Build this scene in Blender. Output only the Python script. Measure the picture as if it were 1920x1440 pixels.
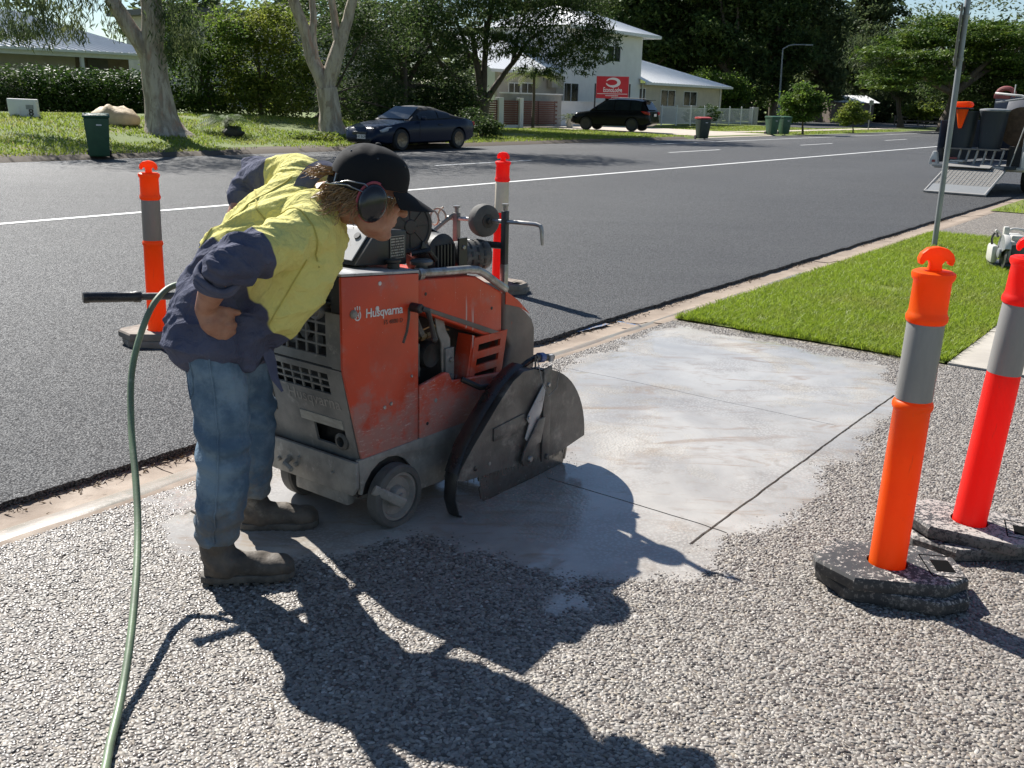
import bpy, bmesh, math, random
import numpy as np
from mathutils import Vector, Matrix, Quaternion, noise
R = math.radians
for o in list(bpy.data.objects): bpy.data.objects.remove(o)
scene = bpy.context.scene
COL = scene.collection

# ------------------------------------------------------------ camera, world, sun, exposure
PITCH, ROLL, CAMH, FPX = 0.28628, 0.023, 1.6, 1800.0
def set_camera():
    fwd = Vector((0, math.cos(PITCH), -math.sin(PITCH)))
    up0 = Vector((0, math.sin(PITCH), math.cos(PITCH))); r0 = Vector((1, 0, 0))
    r = math.cos(ROLL)*r0 + math.sin(ROLL)*up0
    u = -math.sin(ROLL)*r0 + math.cos(ROLL)*up0
    cd = bpy.data.cameras.new('camera'); cam = bpy.data.objects.new('camera', cd); COL.objects.link(cam)
    cd.sensor_width = 36; cd.sensor_fit = 'HORIZONTAL'; cd.lens = FPX/1920*36
    cd.clip_start = 0.05; cd.clip_end = 3000
    m = Matrix((r, u, -fwd)).transposed().to_4x4(); m.translation = (0, 0, CAMH)
    cam.matrix_world = m
    scene.camera = cam
set_camera()
SUN_EL, SHADOW_AZ = R(43.0), R(-53.0)          # shadows fall towards SHADOW_AZ (angle from +X)
world = bpy.data.worlds.new('World'); scene.world = world; world.use_nodes = True
wn = world.node_tree.nodes; wl = world.node_tree.links
sky = wn.new('ShaderNodeTexSky'); sky.sky_type = 'NISHITA'; sky.sun_disc = False
sky.sun_elevation = SUN_EL
sky.sun_rotation = -(SHADOW_AZ + math.pi - math.pi/2)   # sun azimuth, clockwise from +Y
sky.air_density = 1.0; sky.dust_density = 0.0; sky.ozone_density = 2.5
wl.new(sky.outputs[0], wn['Background'].inputs[0]); wn['Background'].inputs[1].default_value = 0.058
sd = bpy.data.lights.new('sun', 'SUN'); sd.energy = 5.0; sd.angle = R(0.53); sd.color = (1.0, 0.965, 0.91)
sun = bpy.data.objects.new('sun', sd); COL.objects.link(sun)
ldir = Vector((math.cos(SHADOW_AZ)*math.cos(SUN_EL), math.sin(SHADOW_AZ)*math.cos(SUN_EL), -math.sin(SUN_EL)))
sun.rotation_euler = ldir.to_track_quat('-Z', 'Y').to_euler(); sun.location = (-20, 40, 30)
scene.view_settings.view_transform = 'Standard'; scene.view_settings.look = 'None'
scene.view_settings.exposure = 0.90; scene.view_settings.gamma = 1.0
scene.view_settings.use_curve_mapping = False
scene.render.film_transparent = False
try:
    scene.cycles.use_denoising = True; scene.cycles.max_bounces = 8; scene.cycles.transparent_max_bounces = 8
    scene.cycles.sample_clamp_indirect = 6.0
except Exception: pass

# ------------------------------------------------------------ frames
TH = R(53)                                      # the road and its kerb run along this heading
U = Vector((math.cos(TH), math.sin(TH), 0)); N = Vector((-math.sin(TH), math.cos(TH), 0))
def W(u, v, z=0.0): return U*u + N*v + Vector((0, 0, z))
def ss(x): x = min(1.0, max(0.0, x)); return x*x*(3-2*x)
def far_z(u, v):
    if v <= 22.7: return 0.0
    A = 0.75 - 0.68*ss((u-22)/22); K = 0.10 - 0.085*ss((u-52)/10)
    return K*ss((v-22.75)/0.3) + A*ss((v-23)/9)

# ------------------------------------------------------------ object helpers
def link(o, parent=None):
    COL.objects.link(o)
    if parent is not None: o.parent = parent
    return o
def tag(o, label, cat, group=None):
    o['label'] = label; o['category'] = cat
    if group: o['group'] = group
    return o
def thing(name, label, cat, loc=(0, 0, 0), rz=0.0, group=None):
    o = bpy.data.objects.new(name, None); o.empty_display_size = 0.2; link(o)
    o.location = loc; o.rotation_euler = (0, 0, rz)
    return tag(o, label, cat, group)
def structure(o): o['kind'] = 'structure'; return o
def stuff(o): o['kind'] = 'stuff'; return o
def copy_tree(o, parent=None):
    c = o.copy(); link(c, parent)
    for ch in o.children: copy_tree(ch, c)
    return c
def rot_to(d):
    return Vector(d).normalized().to_track_quat('Z', 'Y').to_matrix()

class MB:
    def __init__(s): s.v = []; s.f = []
    def raw(s, vs, fs):
        o = len(s.v); s.v.extend([tuple(p) for p in vs]); s.f.extend([tuple(i+o for i in f) for f in fs]); return s
    def box(s, c, d, M=None, taper=1.0):
        c = Vector(c); hx, hy, hz = d[0]/2, d[1]/2, d[2]/2; vs = []
        for z in (-1, 1):
            t = taper if z > 0 else 1.0
            for x, y in ((-1, -1), (1, -1), (1, 1), (-1, 1)):
                p = Vector((x*hx*t, y*hy*t, z*hz)); vs.append(c + (M @ p if M is not None else p))
        return s.raw(vs, [(0, 3, 2, 1), (4, 5, 6, 7), (0, 1, 5, 4), (1, 2, 6, 5), (2, 3, 7, 6), (3, 0, 4, 7)])
    def prism(s, pts, axis, a, b):
        def P(p, t):
            return {'x': (t, p[0], p[1]), 'y': (p[0], t, p[1]), 'z': (p[0], p[1], t)}[axis]
        n = len(pts); vs = [P(p, a) for p in pts] + [P(p, b) for p in pts]
        fs = [tuple(range(n))[::-1], tuple(range(n, 2*n))] + [(i, (i+1) % n, n+(i+1) % n, n+i) for i in range(n)]
        return s.raw(vs, fs)
    def tube(s, path, r, n=10, cap=True, flat=1.0, side=None):
        path = [Vector(p) for p in path]; m = len(path)
        rs = r if isinstance(r, (list, tuple)) else [r]*m
        t0 = (path[1]-path[0]).normalized()
        a = Vector(side) if side is not None else (Vector((0, 0, 1)) if abs(t0.z) < 0.9 else Vector((1, 0, 0)))
        x = (a - t0*a.dot(t0)).normalized(); vs = []
        pt = t0
        for i, p in enumerate(path):
            t = (path[min(i+1, m-1)]-path[max(i-1, 0)]).normalized()
            q = pt.rotation_difference(t); x = q @ x; x = (x - t*x.dot(t)).normalized(); pt = t
            y = t.cross(x); rr = rs[i]; rx, ry = rr if isinstance(rr, (list, tuple)) else (rr, rr*flat)
            for k in range(n):
                an = 2*math.pi*k/n; vs.append(p + x*math.cos(an)*rx + y*math.sin(an)*ry)
        fs = [(i*n+k, i*n+(k+1) % n, (i+1)*n+(k+1) % n, (i+1)*n+k) for i in range(m-1) for k in range(n)]
        if cap: fs += [tuple(range(n))[::-1], tuple((m-1)*n+k for k in range(n))]
        return s.raw(vs, fs)
    def lathe(s, prof, n=24, c=(0, 0, 0), d=(0, 0, 1), closed=False):
        M = rot_to(d); c = Vector(c); m = len(prof); vs = []
        for r, h in prof:
            for k in range(n):
                an = 2*math.pi*k/n; vs.append(c + M @ Vector((r*math.cos(an), r*math.sin(an), h)))
        fs = [(i*n+k, i*n+(k+1) % n, (i+1)*n+(k+1) % n, (i+1)*n+k) for i in range(m-1) for k in range(n)]
        if closed: fs += [((m-1)*n+k, (m-1)*n+(k+1) % n, (k+1) % n, k) for k in range(n)]
        else:
            if prof[0][0] > 1e-5: fs.append(tuple(range(n))[::-1])
            if prof[-1][0] > 1e-5: fs.append(tuple((m-1)*n+k for k in range(n)))
        return s.raw(vs, fs)
    def ell(s, c, r, M=None, n=16, m=10):
        c = Vector(c); vs = []
        for i in range(m+1):
            th = math.pi*i/m
            for k in range(n):
                ph = 2*math.pi*k/n
                p = Vector((r[0]*math.sin(th)*math.cos(ph), r[1]*math.sin(th)*math.sin(ph), r[2]*math.cos(th)))
                vs.append(c + (M @ p if M is not None else p))
        fs = [(i*n+k, (i+1)*n+k, (i+1)*n+(k+1) % n, i*n+(k+1) % n) for i in range(m) for k in range(n)]
        return s.raw(vs, fs)
    def mesh(s, name='m', weld=True, bevel=0.0, segs=2, tri=False, normals=True):
        bm = bmesh.new(); vv = [bm.verts.new(p) for p in s.v]
        for f in s.f:
            try: bm.faces.new([vv[i] for i in f])
            except ValueError: pass
        if weld: bmesh.ops.remove_doubles(bm, verts=bm.verts, dist=1e-6)
        if normals: bmesh.ops.recalc_face_normals(bm, faces=bm.faces)
        if bevel > 0:
            es = [e for e in bm.edges if len(e.link_faces) == 2 and e.calc_face_angle(0) > R(25)]
            bmesh.ops.bevel(bm, geom=es, offset=bevel, segments=segs, profile=0.5, affect='EDGES', clamp_overlap=True)
        me = bpy.data.meshes.new(name); bm.to_mesh(me); bm.free(); return me
    def build(s, name, mat, parent=None, smooth=35, bevel=0.0, segs=2, weld=True):
        me = s.mesh(name, bevel=bevel, segs=segs, weld=weld)
        return mesh_obj(name, me, mat, parent, smooth)
def mesh_obj(name, me, mat, parent=None, smooth=35):
    if mat is not None: me.materials.append(mat)
    if smooth:
        me.polygons.foreach_set('use_smooth', [True]*len(me.polygons)); me.set_sharp_from_angle(angle=R(smooth))
    return link(bpy.data.objects.new(name, me), parent)
def fast_mesh(name, verts, faces):
    verts = np.asarray(verts, np.float32); faces = np.asarray(faces, np.int32); k = faces.shape[1]
    me = bpy.data.meshes.new(name); me.vertices.add(len(verts)); me.vertices.foreach_set('co', verts.ravel())
    me.loops.add(faces.size); me.loops.foreach_set('vertex_index', faces.ravel())
    me.polygons.add(len(faces)); me.polygons.foreach_set('loop_start', np.arange(0, faces.size, k, dtype=np.int32))
    try: me.polygons.foreach_set('loop_total', np.full(len(faces), k, np.int32))
    except Exception: pass
    me.update(calc_edges=True); me.validate(); return me
def text_mesh(txt, size, M, name, mat, parent, depth=0.0015, bold=0.0, spacing=1.0, shear=0.0):
    c = bpy.data.curves.new('t', 'FONT'); c.body = txt; c.size = size; c.extrude = depth; c.offset = bold
    c.align_x = 'CENTER'; c.align_y = 'CENTER'; c.space_character = spacing; c.shear = shear; c.resolution_u = 3
    o = bpy.data.objects.new('t', c); COL.objects.link(o)
    bpy.context.view_layer.update(); dg = bpy.context.evaluated_depsgraph_get()
    me = bpy.data.meshes.new_from_object(o.evaluated_get(dg)); bpy.data.objects.remove(o); bpy.data.curves.remove(c)
    me.transform(M); me.materials.clear()
    return mesh_obj(name, me, mat, parent, 0)
def apply_mods(me, adders):
    o = bpy.data.objects.new('tmp', me); COL.objects.link(o)
    for a in adders: a(o)
    bpy.context.view_layer.update(); dg = bpy.context.evaluated_depsgraph_get()
    out = bpy.data.meshes.new_from_object(o.evaluated_get(dg)); bpy.data.objects.remove(o); bpy.data.meshes.remove(me)
    return out

# ------------------------------------------------------------ materials
class NT:
    def __init__(s, name):
        s.m = bpy.data.materials.new(name); s.m.use_nodes = True; s.t = s.m.node_tree; s.n = s.t.nodes
        s.b = s.n['Principled BSDF']; s.out = s.n['Material Output']
    def new(s, ty, ins=None, **kw):
        n = s.n.new(ty)
        for k, v in kw.items(): setattr(n, k, v)
        for k, v in (ins or {}).items(): s.set(n, k, v)
        return n
    def set(s, n, k, v):
        if isinstance(v, bpy.types.NodeSocket): s.t.links.new(v, n.inputs[k])
        elif isinstance(v, tuple) and len(v) == 3 and n.inputs[k].type == 'RGBA': n.inputs[k].default_value = (*v, 1)
        else: n.inputs[k].default_value = v
    def coord(s, kind='Object'): return s.new('ShaderNodeTexCoord').outputs[kind]
    def mapped(s, vec, scale=(1, 1, 1), rot=(0, 0, 0), loc=(0, 0, 0)):
        return s.new('ShaderNodeMapping', {'Vector': vec, 'Scale': scale, 'Rotation': rot, 'Location': loc}).outputs[0]
    def noise(s, vec, scale, detail=4, rough=0.55, dist=0.0):
        return s.new('ShaderNodeTexNoise', {'Vector': vec, 'Scale': scale, 'Detail': detail, 'Roughness': rough, 'Distortion': dist}).outputs['Fac']
    def vor(s, vec, scale, feature='F1', out='Distance', rnd=1.0):
        n = s.new('ShaderNodeTexVoronoi', feature=feature); s.set(n, 'Vector', vec); s.set(n, 'Scale', scale); s.set(n, 'Randomness', rnd)
        return n.outputs[out]
    def rng(s, val, a, b, c=0.0, d=1.0, smooth=True):
        n = s.new('ShaderNodeMapRange', {'Value': val, 'From Min': a, 'From Max': b, 'To Min': c, 'To Max': d})
        if smooth: n.interpolation_type = 'SMOOTHSTEP'
        return n.outputs[0]
    def mix(s, fac, a, b, mode='MIX'):
        n = s.new('ShaderNodeMix', data_type='RGBA', blend_type=mode)
        for i, v in ((0, fac), (6, a), (7, b)):
            if isinstance(v, bpy.types.NodeSocket): s.t.links.new(v, n.inputs[i])
            elif i == 0: n.inputs[0].default_value = v
            else: n.inputs[i].default_value = (*v, 1)
        return n.outputs[2]
    def math(s, op, a, b=0.0, c=None):
        n = s.new('ShaderNodeMath', operation=op)
        for i, v in enumerate((a, b) + ((c,) if c is not None else ())):
            if isinstance(v, bpy.types.NodeSocket): s.t.links.new(v, n.inputs[i])
            else: n.inputs[i].default_value = v
        return n.outputs[0]
    def xyz(s, vec):
        n = s.new('ShaderNodeSeparateXYZ', {'Vector': vec}); return n.outputs
    def ramp(s, fac, stops):
        n = s.new('ShaderNodeValToRGB', {'Fac': fac}); e = n.color_ramp.elements
        while len(e) < len(stops): e.new(0.5)
        for i, (p, c) in enumerate(stops): e[i].position = p; e[i].color = (*c, 1)
        return n.outputs[0]
    def bump(s, h, strength=0.5, dist=0.01, normal=None):
        n = s.new('ShaderNodeBump', {'Height': h, 'Strength': strength, 'Distance': dist})
        if normal is not None: s.set(n, 'Normal', normal)
        return n.outputs[0]
    def fin(s, col=None, rough=None, metal=None, normal=None, spec=None, coat=None, transl=0.0, tcol=None, sheen=None):
        for k, v in (('Base Color', col), ('Roughness', rough), ('Metallic', metal), ('Normal', normal), ('Specular IOR Level', spec), ('Coat Weight', coat), ('Sheen Weight', sheen)):
            if v is not None: s.set(s.b, k, v)
        if transl:
            t = s.new('ShaderNodeBsdfTranslucent')
            s.set(t, 'Color', tcol if tcol is not None else col)
            if normal is not None: s.set(t, 'Normal', normal)
            m = s.new('ShaderNodeMixShader'); s.set(m, 0, transl)
            s.t.links.new(s.b.outputs[0], m.inputs[1]); s.t.links.new(t.outputs[0], m.inputs[2]); s.t.links.new(m.outputs[0], s.out.inputs[0])
        return s.m
def pm(name, c1, c2=None, sc=6, rough=0.6, metal=0.0, bump=0.0, bsc=60, bd=0.004, spots=None, coat=None, spec=None, rv=0.12, transl=0.0, tcol=None, stretch=(1, 1, 1), sheen=None):
    t = NT(name); co = t.coord(); cm = t.mapped(co, stretch)
    if c2 is None: c2 = tuple(x*0.72 for x in c1)
    f = t.noise(cm, sc, 6, 0.62)
    col = t.mix(t.rng(f, 0.3, 0.7), c1, c2); ro = t.rng(f, 0.25, 0.75, max(0.03, rough-rv), min(1, rough+rv))
    if spots:
        sc_, sscale, lo, hi = spots
        g = t.rng(t.noise(co, sscale, 8, 0.7), lo, hi); col = t.mix(g, col, sc_); ro = t.math('ADD', ro, t.math('MULTIPLY', g, 0.15))
    nrm = t.bump(t.noise(cm, bsc, 5, 0.6), bump, bd) if bump else None
    return t.fin(col, ro, metal, nrm, spec, coat, transl, tcol, sheen)
# ------------------------------------------------------------ numpy noise
def vnoise(x, y, seed=0):
    x = np.asarray(x, float); y = np.asarray(y, float); xi = np.floor(x).astype(np.int64); yi = np.floor(y).astype(np.int64)
    fx = x-xi; fy = y-yi; fx = fx*fx*(3-2*fx); fy = fy*fy*(3-2*fy)
    def h(a, b):
        n = (a*374761393 + b*668265263 + seed*982451653) & 0x7fffffff
        n = ((n ^ (n >> 13))*1274126177) & 0x7fffffff; n = n ^ (n >> 16)
        return (n & 0xffff)/65535.0
    return (h(xi, yi)*(1-fx)+h(xi+1, yi)*fx)*(1-fy) + (h(xi, yi+1)*(1-fx)+h(xi+1, yi+1)*fx)*fy
def fbm(x, y, seed=0, oct=4):
    s = 0; a = 0.5
    for i in range(oct): s = s + a*vnoise(np.asarray(x)*2**i, np.asarray(y)*2**i, seed+i); a *= 0.5
    return s
def uvw(u, v, z):
    u = np.asarray(u, float); v = np.asarray(v, float)
    return np.stack([u*U.x+v*N.x, u*U.y+v*N.y, np.broadcast_to(z, u.shape)], -1)
def grid_mesh(name, us, vs, zf, keep=None):
    us = np.asarray(us); vs = np.asarray(vs); uu, vv = np.meshgrid(us, vs, indexing='ij'); z = zf(uu, vv)
    pts = uvw(uu, vv, z).reshape(-1, 3); nu, nv = uu.shape
    idx = np.arange(nu*nv).reshape(nu, nv)
    f = np.stack([idx[:-1, :-1], idx[1:, :-1], idx[1:, 1:], idx[:-1, 1:]], -1).reshape(-1, 4)
    if keep is not None:
        k = keep(uu, vv, z).reshape(-1); f = f[k[f].any(1)]
    used = np.unique(f); mp = -np.ones(len(pts), np.int64); mp[used] = np.arange(len(used))
    return fast_mesh(name, pts[used], mp[f])

# ------------------------------------------------------------ ground materials
def mat_asphalt(name, c1=(0.070, 0.071, 0.073), c2=(0.088, 0.088, 0.088), chip=(0.165, 0.163, 0.158)):
    t = NT(name); co = t.coord()
    big = t.noise(co, 0.35, 4, 0.6); streak = t.noise(t.mapped(co, (0.06, 1.1, 1), (0, 0, -TH)), 2.0, 3)
    col = t.mix(t.rng(big, 0.3, 0.7), c1, c2); col = t.mix(t.math('MULTIPLY', t.rng(streak, 0.42, 0.72), 0.65), col, (0.10, 0.10, 0.10))
    vs_ = t.new('ShaderNodeTexVoronoi'); t.set(vs_, 'Vector', co); t.set(vs_, 'Scale', 105.0)
    cell = vs_.outputs['Color']; d = vs_.outputs['Distance']
    cr = t.xyz(cell)
    pick = t.rng(cr[0], 0.55, 0.8); col = t.mix(t.math('MULTIPLY', pick, t.rng(d, 0.55, 0.3)), col, chip)
    col = t.mix(t.rng(d, 0.45, 0.75), col, (0.018, 0.018, 0.019))
    rough = t.rng(cr[1], 0.0, 1.0, 0.48, 0.95)
    tilt = t.math('MULTIPLY', cr[2], 0.6)
    h = t.math('ADD', t.math('SUBTRACT', tilt, d), t.math('MULTIPLY', t.noise(co, 240, 3), 0.5))
    return t.fin(col, rough, None, t.bump(h, 0.9, 0.006), 0.30)
M = {}
M['asphalt'] = mat_asphalt('asphalt')
M['asphalt_old'] = mat_asphalt('asphalt_old', (0.075, 0.075, 0.076), (0.10, 0.10, 0.10), (0.2, 0.2, 0.19))
def mat_line():
    t = NT('road_paint'); co = t.coord()
    w = t.rng(t.noise(co, 45, 6, 0.7), 0.30, 0.40)
    col = t.mix(w, (0.12, 0.12, 0.12), (0.72, 0.72, 0.70))
    return t.fin(col, 0.6, None, t.bump(t.noise(co, 180, 3), 0.4, 0.004))
M['line'] = mat_line()
def mat_pebble():
    t = NT('pebble'); r = t.new('ShaderNodeObjectInfo').outputs['Random']
    co = t.coord()
    col = t.ramp(r, [(0.0, (0.045, 0.035, 0.029)), (0.15, (0.125, 0.095, 0.072)), (0.34, (0.26, 0.216, 0.166)), (0.52, (0.175, 0.153, 0.13)), (0.75, (0.335, 0.292, 0.235)), (0.9, (0.13, 0.095, 0.07)), (1.0, (0.45, 0.40, 0.34))])
    col = t.mix(t.rng(t.noise(co, 260, 3), 0.4, 0.7, 0, 0.35), col, (0.12, 0.112, 0.103)); hs = t.new('ShaderNodeHueSaturation', {'Color': col, 'Saturation': 0.72, 'Value': 1.04}); col = hs.outputs[0]
    return t.fin(col, t.rng(r, 0, 1, 0.34, 0.62), None, t.bump(t.noise(co, 500, 2), 0.2, 0.001), 0.5)
M['pebble'] = mat_pebble()
def mat_matrix():
    t = NT('pebble_bed'); co = t.coord()
    v = t.new('ShaderNodeTexVoronoi'); t.set(v, 'Vector', co); t.set(v, 'Scale', 68.0)
    rnd = t.xyz(v.outputs['Color'])[0]; d = v.outputs['Distance']
    stone = t.ramp(rnd, [(0.0, (0.11, 0.085, 0.07)), (0.3, (0.34, 0.29, 0.22)), (0.6, (0.26, 0.24, 0.215)), (0.8, (0.46, 0.42, 0.35)), (1, (0.2, 0.16, 0.125))])
    col = t.mix(t.rng(d, 0.42, 0.62), stone, (0.085, 0.072, 0.06))
    big = t.noise(co, 0.9, 5); col = t.mix(t.rng(big, 0.4, 0.75, 0, 0.35), col, (0.14, 0.125, 0.11))
    return t.fin(col, 0.6, None, t.bump(t.math('SUBTRACT', 1.0, d), 0.8, 0.006))
M['bed'] = mat_matrix()
def mat_slurry():
    t = NT('slurry'); co = t.coord()
    a = t.noise(co, 1.1, 6, 0.62, 0.6); b = t.noise(t.mapped(co, (1.0, 3.4, 1), (0, 0, R(-12))), 1.9, 6, 0.65, 1.2)
    c = t.noise(co, 9.0, 5, 0.65, 0.6)
    col = t.mix(t.rng(a, 0.35, 0.65), (0.44, 0.412, 0.37), (0.315, 0.295, 0.268))
    col = t.mix(t.rng(b, 0.53, 0.70, 0, 0.8), col, (0.285, 0.215, 0.155))          # brown sediment streaks
    col = t.mix(t.rng(c, 0.52, 0.70, 0, 0.6), col, (0.29, 0.25, 0.205)); gr = t.vor(co, 70.0); col = t.mix(t.math('MULTIPLY', t.rng(gr, 0.28, 0.55), t.rng(t.noise(co, 1.7, 4), 0.42, 0.62, 0, 0.42)), col, (0.20, 0.175, 0.15))
    wet = t.rng(t.noise(co, 1.3, 5, 0.6, 0.5), 0.46, 0.62)                   # 1 = drying, 0 = standing water
    rough = t.math('ADD', t.rng(wet, 0, 1, 0.06, 0.34), t.math('MULTIPLY', c, 0.10))
    h = t.math('SUBTRACT', t.math('ADD', t.noise(co, 120, 4, 0.6), t.math('MULTIPLY', t.noise(co, 18, 4), 1.5)), t.math('MULTIPLY', t.vor(co, 70.0), 1.3))
    st = t.rng(wet, 0, 1, 0.04, 0.5)
    n = t.new('ShaderNodeBump', {'Height': h, 'Distance': 0.003}); t.set(n, 'Strength', st)
    return t.fin(col, rough, None, n.outputs[0], 0.5)
M['slurry'] = mat_slurry()
M['conc'] = pm('kerb_concrete', (0.30, 0.235, 0.175), (0.215, 0.165, 0.125), 3.5, 0.8, bump=0.5, bsc=90, spots=((0.11, 0.085, 0.065), 11, 0.58, 0.75))
M['concrete'] = pm('path_concrete', (0.42, 0.385, 0.33), (0.33, 0.30, 0.26), 2.0, 0.85, bump=0.4, bsc=120, spots=((0.2, 0.17, 0.14), 6, 0.6, 0.8))
M['pale_conc'] = pm('pale_concrete', (0.50, 0.43, 0.35), (0.42, 0.36, 0.29), 1.0, 0.85)
M['soil'] = pm('dark_soil', (0.05, 0.038, 0.026), (0.10, 0.075, 0.05), 25, 0.95, bump=0.8, bsc=120)
M['blue_paint'] = pm('blue_marking_paint', (0.03, 0.14, 0.34), (0.05, 0.18, 0.36), 20, 0.6, spots=((0.25, 0.2, 0.16), 40, 0.42, 0.55))
def mat_lawn(name, a, b, dry):
    t = NT(name); co = t.coord()
    col = t.mix(t.rng(t.noise(co, 1.6, 5), 0.35, 0.65), a, b); col = t.mix(t.rng(t.noise(co, 0.7, 4), 0.58, 0.75), col, dry)
    col = t.mix(t.rng(t.noise(co, 60, 3), 0.4, 0.65, 0, 0.6), col, tuple(x*0.45 for x in a))
    return t.fin(col, 0.9, None, t.bump(t.noise(co, 70, 4), 0.9, 0.02))
M['lawn'] = mat_lawn('lawn_ground', (0.15, 0.195, 0.022), (0.18, 0.22, 0.03), (0.15, 0.14, 0.05))
M['verge'] = mat_lawn('verge_ground', (0.13, 0.18, 0.035), (0.17, 0.21, 0.05), (0.26, 0.21, 0.09))
def mat_grass(name, a, b, c, tl=0.45):
    t = NT(name); g = t.new('ShaderNodeNewGeometry'); r = g.outputs['Random Per Island']; co = t.coord()
    col = t.ramp(r, [(0.0, a), (0.55, b), (0.9, a), (1.0, c)])
    col = t.mix(t.rng(t.noise(co, 0.9, 4), 0.45, 0.75, 0, 0.6), col, c)
    return t.fin(col, 0.5, None, None, 0.35, None, tl, col)
M['grass'] = mat_grass('grass_blade', (0.22, 0.31, 0.024), (0.31, 0.40, 0.042), (0.30, 0.29, 0.09), 0.5)
M['grass_far'] = mat_grass('verge_grass', (0.19, 0.26, 0.035), (0.27, 0.34, 0.05), (0.36, 0.31, 0.13), 0.5)

# ------------------------------------------------------------ ground sheet, road, markings
def rect(name, u0, u1, v0, v1, z, mat, parent=None):
    me = fast_mesh(name, uvw([u0, u1, u1, u0], [v0, v0, v1, v1], z), [[0, 1, 2, 3]]); return mesh_obj(name, me, mat, parent, 0)
structure(rect('ground', -700, 900, -700, 900, -0.12, M['verge']))
ROAD_NEAR, ROAD_FAR = 3.80, 22.72
def road_mesh():
    us = np.concatenate([np.arange(-30, 0.4, 2.0), np.arange(0.5, 24, 0.02), np.arange(24, 60, 0.5), np.arange(60, 420, 6.0)])
    e = ROAD_NEAR + 0.05*(fbm(us*2.2, us*0+3, 5, 3)-0.45) + 0.013*(vnoise(us*17, us*0, 7)-0.5) + 0.012*(vnoise(us*60, us*0, 9)-0.5)
    rows = [(e+0.004, -0.06), (e, 0.0-0.004*vnoise(us*40, us*0+5, 3)), (e+0.05, 0.006), (e*0+8.0, 0.012), (e*0+16, 0.03), (e*0+ROAD_FAR, 0.006), (e*0+ROAD_FAR+0.1, -0.06)]
    pts = np.concatenate([uvw(us, r, z+0*us) if np.isscalar(z) else uvw(us, r, 0)+np.stack([0*us, 0*us, z], -1) for r, z in rows]); n = len(us)
    f = [[k*n+i, k*n+i+1, (k+1)*n+i+1, (k+1)*n+i] for k in range(len(rows)-1) for i in range(n-1)]
    return fast_mesh('road', pts, f)
structure(mesh_obj('road', road_mesh(), M['asphalt'], None, 60))
def road_z(v): return float(np.interp(v, [3.85, 8, 16, ROAD_FAR], [0.006, 0.012, 0.03, 0.006]))
def marking(pts, w, name='road_marking'):
    ps = [Vector((p[0], p[1], 0)) for p in pts]; vs = []; zs = [p[2] for p in pts]
    for i, p in enumerate(ps):
        t = (ps[min(i+1, len(ps)-1)]-ps[max(i-1, 0)]).normalized(); s = Vector((-t.y, t.x, 0))*w/2
        vs += [p+s+Vector((0, 0, zs[i])), p-s+Vector((0, 0, zs[i]))]
    fs = [(2*i, 2*i+1, 2*i+3, 2*i+2) for i in range(len(ps)-1)]
    return structure(mesh_obj(name, fast_mesh(name, vs, fs), M['line'], None, 0))
def mline(u0, u1, vf, w, n=24):
    marking([tuple(W(u, vf(u)).xy)+(road_z(vf(u))+0.005,) for u in np.linspace(u0, u1, n)], w)
mline(-25, 130, lambda u: 12.12-0.0*u, 0.13, 60)
mline(36, 130, lambda u: 20.25, 0.11, 60)
for k in range(1, 12): mline(30.2-12+k*12.0-12, 34.2-12+k*12.0-12, lambda u: 16.25, 0.11, 6)
# kerb: separate cast lengths with open joints
kerb = structure(bpy.data.objects.new('kerb', None)); link(kerb)
prof = [(3.87, -0.055), (3.87, -0.028), (3.70, -0.040), (3.60, -0.036), (3.545, -0.016), (3.50, -0.006), (3.40, 0.001), (3.385, -0.004), (3.385, -0.07)]
rk = random.Random(4); u = -9.0
while u < 60:
    ln = rk.choice([2.35, 2.4, 1.75, 2.4]); u1 = u+ln-0.014; mb = MB(); dz = rk.uniform(-0.004, 0.004); nseg = 10; vs = []
    for i in range(nseg+1):
        uu = u+(u1-u)*i/nseg
        for v, z in prof: vs.append(W(uu, v+0.006*noise.noise((uu*1.5, v*9, 3)), z+dz+0.004*noise.noise((uu*2, v*6, 0)) if z > -0.05 else z))
    k = len(prof); fs = [(i*k+j, i*k+j+1, (i+1)*k+j+1, (i+1)*k+j) for i in range(nseg) for j in range(k-1)]
    fs += [tuple(range(k)), tuple(nseg*k+j for j in range(k))[::-1]]
    mb.raw(vs, fs).build('kerb_segment', M['conc'], kerb, 40); u += ln
rk = random.Random(8)
# blue paint marks left by the surveyor
def paint_mark(name, pts, z=0.004, w=0.03):
    vs = []; ps = [W(a, b) for a, b in pts]
    for i, p in enumerate(ps):
        t = (ps[min(i+1, len(ps)-1)]-ps[max(i-1, 0)]).normalized(); s = Vector((-t.y, t.x, 0))*w*(0.5+0.3*rk.random())
        vs += [p+s+Vector((0, 0, z)), p-s+Vector((0, 0, z))]
    return structure(mesh_obj(name, fast_mesh(name, vs, [(2*i, 2*i+1, 2*i+3, 2*i+2) for i in range(len(ps)-1)]), M['blue_paint'], None, 0))
paint_mark('blue_marking', [(5.8+0.05*i, 3.80-0.004*i) for i in range(9)], -0.0225, 0.035)
paint_mark('blue_marking', [(6.21+0.005*math.sin(i), 3.68-0.028*i) for i in range(8)], 0.006, 0.02)

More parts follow.
